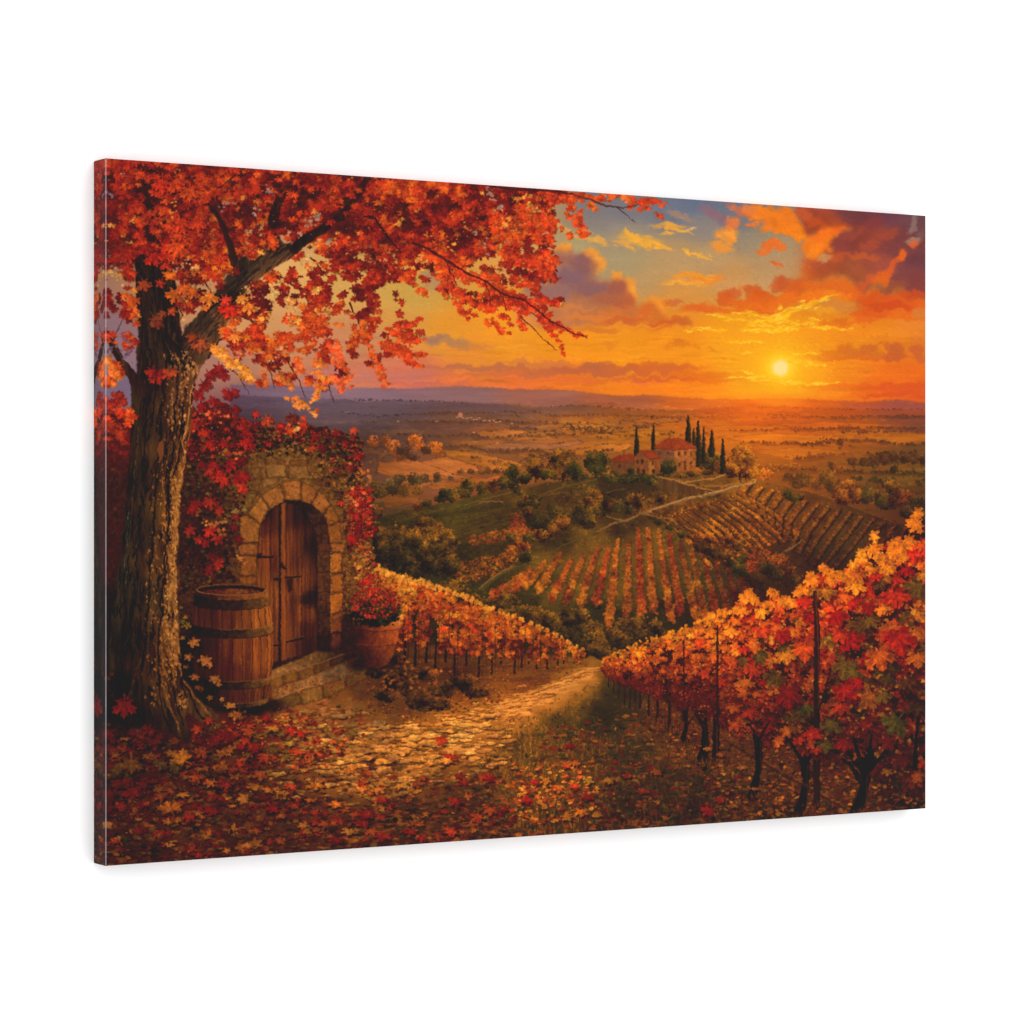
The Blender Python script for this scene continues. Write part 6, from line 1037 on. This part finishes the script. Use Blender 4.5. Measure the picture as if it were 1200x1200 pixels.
    for (x, y, s, c) in [(126,225,7,(150,120,130)),(124,265,5,(206,160,100)),(133,318,9,(206,160,84)),(140,325,7,(214,160,84)),(146,350,5,(206,140,80)),(120,325,6,(196,150,80)),(120,190,5,(190,150,140)),(144,205,4,(220,150,110)),(262,243,5,(160,140,130)),(268,238,5,(170,140,120)),(300,250,6,(170,150,125)),(306,268,7,(180,140,90)),(290,272,5,(196,150,90)),(314,222,6,(150,130,125)),(316,226,4,(140,120,118)),
                         (202,248,5,(236,150,60)),(204,240,4,(240,160,70)),(225,315,5,(226,170,110)),(220,305,4,(230,150,110)),(362,262,9,(160,135,110)),(370,255,6,(160,140,120)),(372,284,4,(220,160,90)),(360,302,9,(206,160,90)),(354,310,8,(210,160,84)),(386,308,6,(214,160,84)),(392,284,4,(232,150,60)),(422,318,4,(206,140,80)),(434,306,3,(222,160,100)),(452,305,4,(220,160,100)),(502,276,5,(236,150,50)),(492,300,8,(236,160,70)),(515,315,8,(232,150,60)),(530,290,6,(240,150,50)),(500,305,6,(236,160,80)),
                         (577,230,8,(172,140,120)),(585,247,7,(172,150,130)),(572,224,5,(160,130,120)),(556,272,5,(160,130,110)),(568,286,5,(160,140,120)),(572,300,5,(170,130,110)),(586,320,5,(216,150,90)),(620,240,9,(240,160,60)),(612,232,6,(236,150,60)),(626,246,7,(220,150,80)),(604,268,5,(226,150,80)),(596,284,4,(200,130,90)),(640,262,5,(190,150,120)),(372,340,6,(214,160,84)),(384,362,7,(222,160,76)),(345,352,10,(222,150,70)),(340,362,7,(232,160,80)),(318,345,10,(206,160,84)),(330,330,8,(212,160,84)),(345,372,7,(216,150,84)),
                         (292,340,6,(214,150,80)),(300,365,6,(226,150,80)),(216,352,5,(232,170,90)),(224,344,5,(236,180,100)),(216,372,5,(232,160,80)),(276,372,4,(236,170,110)),(270,385,4,(222,150,100)),(300,412,7,(206,130,90)),(330,412,9,(206,130,90)),(352,430,9,(190,120,100)),(145,395,6,(120,90,100)),(132,410,8,(120,95,110)),(146,408,8,(120,95,115)),(150,420,7,(118,92,110)),(280,415,6,(200,120,90))]:
        for k in range(7): put(x + R.normal(0, s * .5), y + R.normal(0, s * .55), s * R.uniform(.2, .5), jit(c, .06, 4), 'five' if k % 2 else 'rag', None, .85, .85)
    for i in range(480):
        x, y = pts_in([(112,190),(640,222),(640,300),(560,330),(460,420),(300,430),(232,380),(200,330),(112,330)], 1)[0]
        if 158 < x < 196 and y > 300: continue
        if 214 < x < 345 and abs(y - np.interp(x, [214,240,262,286,310,345], [404,385,356,328,306,292])) < 19: continue
        put(x, y, R.uniform(.5, 1.2), jit(pick([(240,130,50),(236,100,50),(246,170,100),(226,84,36),(232,120,90)]), .1), 'rag', None, .9, .75)
    # free sprays against the sky
    def spray(l, n, s, spread, c0=(186, 44, 22), c1=(220, 84, 30)):
        a = np.array(l, float); d = np.concatenate([[0], np.cumsum(np.hypot(*np.diff(a, axis=0).T))])
        for i in range(n):
            t = R.uniform(0, d[-1]); x = np.interp(t, d, a[:, 0]); y = np.interp(t, d, a[:, 1]); th = t / d[-1]; sp = spread * (1.05 - .5 * th)
            x += R.normal(0, sp * .6); y += abs(R.normal(0, sp * .75)) - sp * .25
            r = math.pi + R.normal(0, .8); ss = s * 1.12 * R.uniform(.5, 1.1) * (1.05 - .25 * th); c = jit(mix(c0, c1, R.uniform(0, 1)), .1, 4)
            put(x, y, ss, c, 'maple' if R.uniform(0, 1) < .6 else 'five', r, R.uniform(.65, 1), .97)
    spray([(500,291),(530,310),(560,326),(600,345)], 120, 6, 13); spray([(590,345),(620,355),(640,372),(655,384)], 92, 5.4, 11, (176,36,20), (206,62,26)); spray([(615,352),(640,352),(656,356)], 34, 5, 5, (176,36,20), (206,62,26)); spray([(640,372),(646,390),(658,405),(661,418)], 20, 4.4, 4, (186,44,24), (206,62,26))
    spray([(655,384),(672,388),(690,396)], 13, 3.8, 4, (186,44,24), (206,60,26)); spray([(610,372),(614,388)], 12, 4.6, 4); spray([(570,352),(576,368),(584,384),(596,390)], 26, 5.2, 6); spray([(590,366),(600,384)], 10, 5, 5); spray([(520,320),(534,345),(545,366),(556,372)], 40, 5.4, 8); spray([(536,340),(556,358)], 22, 5.2, 6)
    spray([(560,345),(572,380)], 14, 5, 5); spray([(470,318),(488,336),(498,344)], 26, 5.2, 6, (196,62,26), (224,96,36)); spray([(640,250),(640,268),(648,285)], 34, 5, 7, (186,48,24), (216,72,28)); spray([(612,250),(620,262),(630,278),(640,286)], 34, 5, 7); spray([(665,225),(672,245),(680,262),(688,278)], 62, 4.8, 8, (190,52,24), (222,84,30)); spray([(640,222),(654,236)], 24, 5, 7); spray([(690,234),(700,246)], 10, 4.6, 5, (200,70,26), (230,110,40))
    spray([(700,228),(720,228),(740,232)], 26, 4.8, 5, (200,66,24), (226,100,34)); spray([(745,236),(760,234),(778,238)], 42, 4.6, 6, (200,56,24), (220,76,30)); spray([(768,248),(778,256)], 9, 4.2, 3.4, (206,66,26), (222,80,30)); spray([(738,240),(739,246)], 4, 4, 1.6); spray([(722,222),(734,236)], 10, 4.4, 4, (210,84,30), (228,110,40)); spray([(640,290),(646,310),(640,322)], 40, 5, 7, (180,40,22), (214,76,30)); spray([(620,300),(640,318)], 50, 5, 10, (176,40,22), (214,80,30))
    spray([(610,330),(630,336)], 16, 5, 6); spray([(420,378),(432,402),(444,430),(452,450)], 52, 4.8, 7, (196,64,28), (222,94,36)); spray([(450,400),(470,410),(486,416),(498,414)], 62, 4.9, 7, (190,52,26), (216,84,32)); spray([(470,380),(486,378),(492,372)], 24, 4.8, 5); spray([(470,415),(486,425),(496,430)], 16, 4.6, 4); spray([(455,385),(480,395),(500,398)], 46, 5, 8)
    spray([(390,400),(400,425),(410,440),(398,452)], 56, 4.8, 9, (196,60,34), (224,100,44)); spray([(392,440),(404,455),(398,462)], 18, 4.6, 5, (206,74,40), (226,96,44)); spray([(372,420),(376,440),(368,470)], 30, 5, 6, (214,96,40), (234,130,50)); spray([(352,470),(362,480),(372,488)], 14, 4.8, 4, (226,116,44), (236,136,56)); spray([(330,440),(345,462),(352,476)], 22, 5, 5, (214,100,44), (230,126,50)); spray([(308,436),(312,452)], 14, 5, 4, (196,80,44), (220,100,44))
    spray([(270,418),(286,432),(294,446)], 34, 5.4, 8, (220,110,36), (240,150,56)); spray([(248,405),(262,412),(268,424)], 26, 5.6, 7, (226,110,40), (244,150,56)); spray([(345,418),(356,440)], 20, 5, 6, (206,70,40), (230,110,44)); spray([(124,420),(136,440),(134,452)], 26, 5, 6, (216,100,40), (236,130,50)); spray([(135,460),(145,470)], 20, 5, 6, (120,36,32), (160,50,36)); spray([(124,500),(140,500),(148,515)], 44, 6, 10, (110,34,26), (160,52,32)); spray([(120,520),(146,530)], 18, 5, 6, (96,30,26), (130,42,30)); spray([(625,245),(650,262),(668,276)], 30, 5, 6); spray([(640,300),(655,304)], 14, 5, 4); spray([(600,300),(640,312),(652,330)], 40, 5, 9, (170,40,22), (206,66,28)); spray([(650,224),(690,230),(715,236)], 40, 5, 6, (186,54,26), (220,84,30)); spray([(155,345),(160,370),(164,384)], 20, 5.4, 6, (196,64,30), (226,104,40))
    spray([(356,490),(372,480)], 4, 4, 3)
    branches([7, 8, 9, 10, 11, 12, 20, 28, 29], .85)
    # leaves lying against the trunk and limb
    for (x, y, r, c, rot) in [(195,293,17,(196,40,28),2.6),(180,300,15,(176,34,24),3.1),(208,290,16,(216,74,32),3.5),(212,262,15,(186,52,28),3.0),(190,215,14,(190,46,24),3.3),(205,215,14,(206,62,28),2.8),(222,225,13,(206,74,32),3.4),(168,333,11,(150,60,34),3.1),(188,332,7,(160,50,28),3.),(205,345,13,(190,84,34),3.5),(216,338,12,(206,88,36),3.2),(202,365,7,(176,70,34),3.),(245,348,13,(206,104,36),3.2),(226,342,11,(196,88,34),3.7),
                              (268,362,14,(196,36,26),3.5),(264,352,9,(206,50,34),2.8),(182,374,11,(130,62,40),2.7),(191,368,6,(150,70,40),3.5),(186,380,8,(120,56,36),3.2),(234,402,13,(150,64,34),3.2),(226,396,8,(140,52,30),4),(184,440,13,(146,38,26),3.1),(178,436,9,(130,34,26),3.6),(198,438,9,(170,62,34),4.2),(203,437,7,(170,66,36),2.6),(292,360,11,(226,116,44),3.3),(284,350,9,(230,130,50),2.9),(275,395,9,(226,120,46),3.3),(150,300,11,(160,40,24),3.1),(232,262,12,(196,56,26),3.4),(170,290,12,(150,34,24),3.)]:
        put(x + 1.2, y + 2, r, (34,18,16), 'maple', rot, .95, .5); put(x, y, r, jit(c, .04, 3), 'maple' if r > 8 else 'five', rot, .95, .97)
    # twining leaves by the barrel
    stroke([(212,718),(220,745),(224,775),(236,800),(247,826)], 1, (60,44,30), .7, 1)
    for (x, y, r, c) in [(213,712,3.6,(110,86,34)),(217,724,4,(150,110,40)),(219,733,7,(140,104,44)),(214,729,5,(106,88,36)),(227,753,9,(190,116,62)),(214,748,4,(150,96,52)),(221,770,7,(150,88,50)),(241,774,10,(176,106,60)),(247,780,5,(190,110,60)),(229,794,7,(160,92,52)),(252,796,8,(170,108,62)),(256,802,5,(150,90,50)),(218,782,4,(120,76,46)),(236,808,5,(150,80,46)),(246,818,5,(140,80,44)),(232,806,5,(120,70,42)),(260,820,4,(206,140,90)),(127,796,5,(70,46,30)),(131,790,4,(76,50,32))]:
        put(x + 1, y + 1.4, r, (18,14,14), 'five', math.pi + .3, .95, .6); put(x, y, r, c, 'five', math.pi + R.normal(0, .7), .9, .97)

def paint_all():
    PAINTY[0] = 0; paint_sky(); paint_land(); PAINTY[0] = 1; paint_mid(); paint_ground(); paint_left_row(); paint_wall(); paint_ivy(); paint_litter(); paint_steps(); paint_plants(); paint_pot(); paint_barrel(); paint_right_row(); paint_trunk(); paint_big(); paint_canopy()

def paint_litter2():
    pass

GAIN, LIFT = 1.494, 0.0161
def smear(amp, f1, f2):
    """broken edges: every pixel is fetched from a slightly displaced place"""
    Y, X = np.mgrid[0:H, 0:W].astype(np.float32)
    gx = np.clip(X + f1 * amp, 0, W - 1.01); gy = np.clip(Y + f2 * amp, 0, H - 1.01)
    return IMG[(gy + .5).astype(int), (gx + .5).astype(int)]
def grade():
    global IMG
    IMG[:] = smear(1.1, fbm(H, W, 6, 6, 2, 31), fbm(H, W, 6, 6, 2, 32))
    # final glazes of the print: strength of each ink by area (percent)
    g = fld(GLAZE, None, 30) / 100.
    IMG[:] = IMG * g
    k_ = np.clip((np.arange(H, dtype=np.float32) / SC + PY0 - 470) / 40, 0, 1)[:, None]
    IMG[..., 1] += .3 * np.maximum(0, .33 * IMG[..., 0] - IMG[..., 1])
    IMG[..., 2] *= 1 - .12 * k_
    lum = IMG @ np.array([.3, .59, .11], np.float32)
    IMG[:] = lum[..., None] + (IMG - lum[..., None]) * 1.0
    IMG[:] = IMG * .98 + (5, 4.5, 5)
GLAZE = [(150,230,88,84,84),(300,220,90,86,86),(450,230,94,90,88),(560,260,96,94,90),(620,230,96,94,92),(150,330,90,86,86),(230,300,94,94,94),(350,330,100,98,98),(300,400,100,100,100),(450,400,98,96,96),(600,330,96,92,92),
         (700,300,100,98,94),(850,300,101,98,92),(1000,300,102,97,90),(900,430,101,96,84),(800,400,101,94,82),(1000,400,100,94,82),(1050,440,101,93,82),(700,430,100,94,84),(600,400,100,95,86),(600,460,100,94,86),(400,480,104,104,104),(600,500,106,104,104),(850,510,108,104,100),(1040,520,102,100,100),(750,540,100,98,96),(500,560,106,102,100),
         (170,500,100,94,90),(170,600,100,94,88),(170,700,94,90,88),(250,500,88,82,86),(250,620,84,78,84),(340,600,96,92,90),(400,530,90,84,84),(430,620,88,82,84),(340,700,94,86,82),(320,620,94,88,84),(270,720,88,80,76),(270,780,86,78,74),(440,755,88,74,70),(440,790,90,84,80),(500,650,94,90,90),(600,620,106,94,90),(700,660,106,92,86),(540,620,104,92,90),(850,620,104,96,92),(1000,640,104,96,90),
         (520,730,98,88,78),(600,745,98,88,76),(460,700,96,88,80),(650,765,96,88,78),(600,830,108,98,90),(660,800,98,90,84),(520,870,116,108,100),(440,890,110,102,96),(380,850,100,98,96),(250,860,84,78,78),(160,900,74,72,72),(160,980,76,78,78),(300,960,84,84,80),(450,970,86,86,80),(560,960,86,84,80),(240,900,80,76,74),(700,860,92,92,90),(700,960,78,78,78),(850,930,80,78,78),(980,930,82,78,78),(1070,930,70,68,70),
         (740,780,96,86,76),(760,755,100,90,74),(830,735,102,84,70),(830,760,98,84,72),(830,820,84,74,68),(920,740,92,78,68),(920,820,78,68,64),(960,690,100,78,68),(1000,690,92,72,64),(1000,800,82,70,62),(1000,860,66,60,58),(1060,640,94,73,64),(1070,680,86,72,62),(1070,760,78,68,62),(1075,860,62,58,56),(930,700,98,78,68),(880,720,98,80,68),(500,610,104,90,88),(560,600,104,92,88),(460,620,100,90,90),(660,640,106,92,88),(750,660,104,92,88),(700,700,98,92,86),(640,690,98,92,86),(820,680,100,96,88),(640,920,114,106,92),(620,880,108,100,92),(680,960,100,94,86)]
def finish(T):
    return T
_pa = paint_all
def paint_all():
    _pa(); grade()

# ---------------------------------------------------------------- the painting, warped flat onto the canvas
paint_all()
TWX, TWY = 1920, 1280
u = (np.arange(TWX) + .5) / TWX * CW; v = (np.arange(TWY) + .5) / TWY           # v from the top
Xc = XL + DX * u; Zc = ZL + DZ * u
pxx = 600 + FPX * Xc / Zc
pyy = 600.5 + FPX * ((v[:, None] - .5) * CH) / Zc[None, :]
gx = (pxx - PX0) * SC - .5; gy = (pyy - PY0) * SC - .5
ix = np.clip(gx.astype(int), 0, W - 2); iy = np.clip(gy.astype(int), 0, H - 2)
fx = (gx - ix)[None, :, None].astype(np.float32); fy = (gy - iy)[..., None].astype(np.float32)
IXX = np.broadcast_to(ix[None, :], iy.shape)
TEX = (IMG[iy, IXX] * (1 - fx) + IMG[iy, IXX + 1] * fx) * (1 - fy) + (IMG[iy + 1, IXX] * (1 - fx) + IMG[iy + 1, IXX + 1] * fx) * fy
TEX = finish(TEX)
t = np.clip(TEX / 255., 0, 1); lin = np.where(t <= .04045, t / 12.92, ((t + .055) / 1.055) ** 2.4)
alb = np.clip((lin - LIFT) / GAIN, 0.0005, .95)
enc = np.where(alb <= .0031308, alb * 12.92, 1.055 * alb ** (1 / 2.4) - .055)
img = bpy.data.images.new("printed_ink", TWX, TWY, alpha=False, float_buffer=False)
buf = np.ones((TWY, TWX, 4), np.float32); buf[..., :3] = enc[::-1]
img.pixels.foreach_set(buf.ravel()); img.update(); img.pack()

# ---------------------------------------------------------------- materials
def nodes(name):
    m = bpy.data.materials.new(name); m.use_nodes = True; nt = m.node_tree
    return m, nt, nt.nodes, nt.links, nt.nodes["Principled BSDF"]

def ink_material(name, highlight=0.):
    m, nt, N, L, b = nodes(name)
    uv = N.new("ShaderNodeUVMap"); uv.uv_map = "print"
    tx_ = N.new("ShaderNodeTexImage"); tx_.image = img; tx_.interpolation = 'Cubic'; tx_.extension = 'EXTEND'
    L.new(uv.outputs[0], tx_.inputs[0])
    # woven threads, in the canvas's own coordinates
    tc = N.new("ShaderNodeTexCoord"); waves = []
    for d in ('X', 'Z'):
        w = N.new("ShaderNodeTexWave"); w.wave_type = 'BANDS'; w.bands_direction = d; w.wave_profile = 'SIN'
        w.inputs['Scale'].default_value = 190.; w.inputs['Distortion'].default_value = 1.2; w.inputs['Detail'].default_value = 1.; w.inputs['Detail Scale'].default_value = 3.
        L.new(tc.outputs['Object'], w.inputs['Vector']); waves.append(w)
    mx = N.new("ShaderNodeMath"); mx.operation = 'MAXIMUM'; L.new(waves[0].outputs['Fac'], mx.inputs[0]); L.new(waves[1].outputs['Fac'], mx.inputs[1])
    nz = N.new("ShaderNodeTexNoise"); nz.inputs['Scale'].default_value = 900; nz.inputs['Detail'].default_value = 2; L.new(tc.outputs['Object'], nz.inputs['Vector'])
    ad = N.new("ShaderNodeMath"); ad.operation = 'ADD'; L.new(mx.outputs[0], ad.inputs[0]); L.new(nz.outputs[0], ad.inputs[1])
    mr = N.new("ShaderNodeMapRange"); mr.inputs['From Min'].default_value = .6; mr.inputs['From Max'].default_value = 1.6; mr.inputs['To Min'].default_value = .955; mr.inputs['To Max'].default_value = 1.03
    L.new(ad.outputs[0], mr.inputs['Value'])
    mul = N.new("ShaderNodeMix"); mul.data_type = 'RGBA'; mul.blend_type = 'MULTIPLY'; mul.inputs[0].default_value = 1
    L.new(tx_.outputs[0], mul.inputs[6]); L.new(mr.outputs[0], mul.inputs[7])
    out = mul.outputs[2]
    if highlight:  # pale tint mixed over the print: the fold's edge highlight, painted as colour
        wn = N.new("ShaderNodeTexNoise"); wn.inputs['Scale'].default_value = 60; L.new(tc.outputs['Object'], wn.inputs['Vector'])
        wr = N.new("ShaderNodeMapRange"); wr.inputs['From Min'].default_value = .3; wr.inputs['From Max'].default_value = .7; wr.inputs['To Min'].default_value = highlight * .75; wr.inputs['To Max'].default_value = highlight * 1.15
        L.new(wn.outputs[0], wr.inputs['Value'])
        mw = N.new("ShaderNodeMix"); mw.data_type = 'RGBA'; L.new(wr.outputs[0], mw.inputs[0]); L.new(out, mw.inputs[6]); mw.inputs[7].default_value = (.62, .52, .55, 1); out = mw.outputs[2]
    L.new(out, b.inputs['Base Color'])
    bp = N.new("ShaderNodeBump"); bp.inputs['Strength'].default_value = .12; bp.inputs['Distance'].default_value = .0004
    L.new(mx.outputs[0], bp.inputs['Height']); L.new(bp.outputs[0], b.inputs['Normal'])
    b.inputs['Roughness'].default_value = .62; b.inputs['Specular IOR Level'].default_value = .12
    return m

M_ink = ink_material("printed canvas"); M_fold = ink_material("print with painted fold highlight", .34)

def plain(name, col, rough, scale, amp):
    m, nt, N, L, b = nodes(name)
    tc = N.new("ShaderNodeTexCoord"); nz = N.new("ShaderNodeTexNoise"); nz.inputs['Scale'].default_value = scale; nz.inputs['Detail'].default_value = 5
    L.new(tc.outputs['Object'], nz.inputs['Vector'])
    r = N.new("ShaderNodeMix"); r.data_type = 'RGBA'; L.new(nz.outputs[0], r.inputs[0])
    r.inputs[6].default_value = tuple(c * (1 - amp) for c in col) + (1,); r.inputs[7].default_value = tuple(min(1, c * (1 + amp)) for c in col) + (1,)
    L.new(r.outputs[2], b.inputs['Base Color']); b.inputs['Roughness'].default_value = rough
    bp = N.new("ShaderNodeBump"); bp.inputs['Strength'].default_value = .05; bp.inputs['Distance'].default_value = .001; L.new(nz.outputs[0], bp.inputs['Height']); L.new(bp.outputs[0], b.inputs['Normal'])
    b.inputs['Specular IOR Level'].default_value = .1
    return m
M_wall = plain("white painted wall", (.90, .90, .90), .9, 6, .01)
M_wood = plain("pale stretcher pine", (.52, .38, .22), .7, 25, .2)

# ---------------------------------------------------------------- the canvas: local x along the width, y towards the wall, z up; origin bottom left of the face
def link(name, verts, faces, mat, parent=None, uvs=None, smooth=False):
    me = bpy.data.meshes.new(name); me.from_pydata(verts, [], faces); me.update(); me.materials.append(mat)
    if uvs:
        l = me.uv_layers.new(name="print")
        for p in me.polygons:
            for li in p.loop_indices: l.data[li].uv = uvs[me.loops[li].vertex_index]
    if smooth:
        for p in me.polygons: p.use_smooth = True
    o = bpy.data.objects.new(name, me); S.collection.objects.link(o)
    if parent: o.parent = parent
    return o

root = bpy.data.objects.new("canvas_print", None); S.collection.objects.link(root); root.empty_display_size = .1
root.location = (XL, ZL, CAMZ - CH / 2 - .0001); root.rotation_euler = (0, 0, ANG)
root["label"] = "wide canvas print of an autumn vineyard at sunset hung on the white wall"
root["category"] = "canvas print"

FW = CH * .0013            # width of the strip with the painted highlight along the left fold
BV = CH * .0011            # radius of the other folds
# printed face, a fine grid, very slightly bowed in as stretched cloth is
nx, ny = 60, 40; V = []; U = []; F = []
for j in range(ny + 1):
    for i in range(nx + 1):
        a, b_ = i / nx, j / ny
        x = lerp(FW, CW - BV, a); z = lerp(BV * .5, CH - BV * .5, b_)
        V.append((x, .0006 * (math.sin(math.pi * a) * math.sin(math.pi * b_)) ** .7 if 0 < i < nx and 0 < j < ny else 0, z)); U.append((x / CW, z / CH))
for j in range(ny):
    for i in range(nx): k = j * (nx + 1) + i; F.append((k, k + 1, k + nx + 2, k + nx + 1))
link("printed_face", V, F, M_ink, root, U, True)
# the fold down the left side, its edge highlight put into the colour
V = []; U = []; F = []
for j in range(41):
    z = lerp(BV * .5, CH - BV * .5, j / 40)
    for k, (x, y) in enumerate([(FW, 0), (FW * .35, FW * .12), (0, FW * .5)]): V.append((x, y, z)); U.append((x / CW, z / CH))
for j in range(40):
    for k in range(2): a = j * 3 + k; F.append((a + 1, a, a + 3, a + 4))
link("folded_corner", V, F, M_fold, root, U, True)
# wrapped sides: the picture runs on round the edge, mirrored
def side(path, span, name="wrapped_side"):
    V = []; U = []; F = []; n = 40
    for j in range(n + 1):
        t_ = j / n
        for (p, d) in path: 
            q = span(t_, p, d); V.append(q[0]); U.append(q[1])
    m = len(path)
    for j in range(n):
        for k in range(m - 1): a = j * m + k; F.append((a, a + 1, a + m + 1, a + m))
    return link(name, V, F, M_ink, root, U, False)
yb = CT
side([(0, FW * .5), (0, yb)], lambda t_, p, d: ((0, d, lerp(BV * .5, CH - BV * .5, t_)), (d / CW, lerp(BV * .5, CH - BV * .5, t_) / CH)))
side([(BV, 0), (.3 * BV, .3 * BV), (0, BV), (0, yb)], lambda t_, p, d: ((CW - p, d, lerp(BV * .5, CH - BV * .5, t_)), (1 - (d + p) / CW, lerp(0, 1, t_))))
side([(.5 * BV, 0), (0, BV * .6), (0, yb)], lambda t_, p, d: ((lerp(FW * .2, CW - BV * .3, t_), d, CH - p), (lerp(0, 1, t_), 1 - (d + p) / CH)))
side([(.5 * BV, 0), (0, BV * .6), (0, yb)], lambda t_, p, d: ((lerp(FW * .2, CW - BV * .3, t_), d, p), (lerp(0, 1, t_), (d + p) / CH)))
# wooden stretcher bars behind the cloth
def bar(x0, x1, z0, z1):
    y0, y1 = .0022, CT - .0006; c = .0008
    V = [(x, y, z) for y in (y0, y1) for (x, z) in ((x0, z0), (x1, z0), (x1, z1), (x0, z1))]
    F = [(0, 1, 2, 3), (7, 6, 5, 4), (0, 4, 5, 1), (1, 5, 6, 2), (2, 6, 7, 3), (3, 7, 4, 0)]
    o = link("stretcher_bar", V, F, M_wood, root); md = o.modifiers.new("bevel", 'BEVEL'); md.width = c; md.segments = 2
bw = .038
bar(.001, bw, .001, CH - .001); bar(CW - bw, CW - .001, .001, CH - .001); bar(bw + .0004, CW - bw - .0004, .001, bw); bar(bw + .0004, CW - bw - .0004, CH - bw, CH - .001)

# ---------------------------------------------------------------- the wall it hangs on
gap = CT + .0006
me = bpy.data.meshes.new("wall"); bm = bmesh.new()
for (x, z) in ((-5, -1.2), (6, -1.2), (6, 2.6), (-5, 2.6)): bm.verts.new((x, 0, z))
bm.faces.new(bm.verts); r_ = bmesh.ops.extrude_face_region(bm, geom=bm.faces[:])
bmesh.ops.translate(bm, verts=[q for q in r_['geom'] if isinstance(q, bmesh.types.BMVert)], vec=(0, .12, 0)); bmesh.ops.recalc_face_normals(bm, faces=bm.faces[:])
bm.to_mesh(me); bm.free(); me.materials.append(M_wall)
wall = bpy.data.objects.new("wall", me); S.collection.objects.link(wall); wall["kind"] = "structure"
wall.location = (XL + NX * gap, ZL + NZ * gap, CAMZ - CH / 2); wall.rotation_euler = (0, 0, ANG)
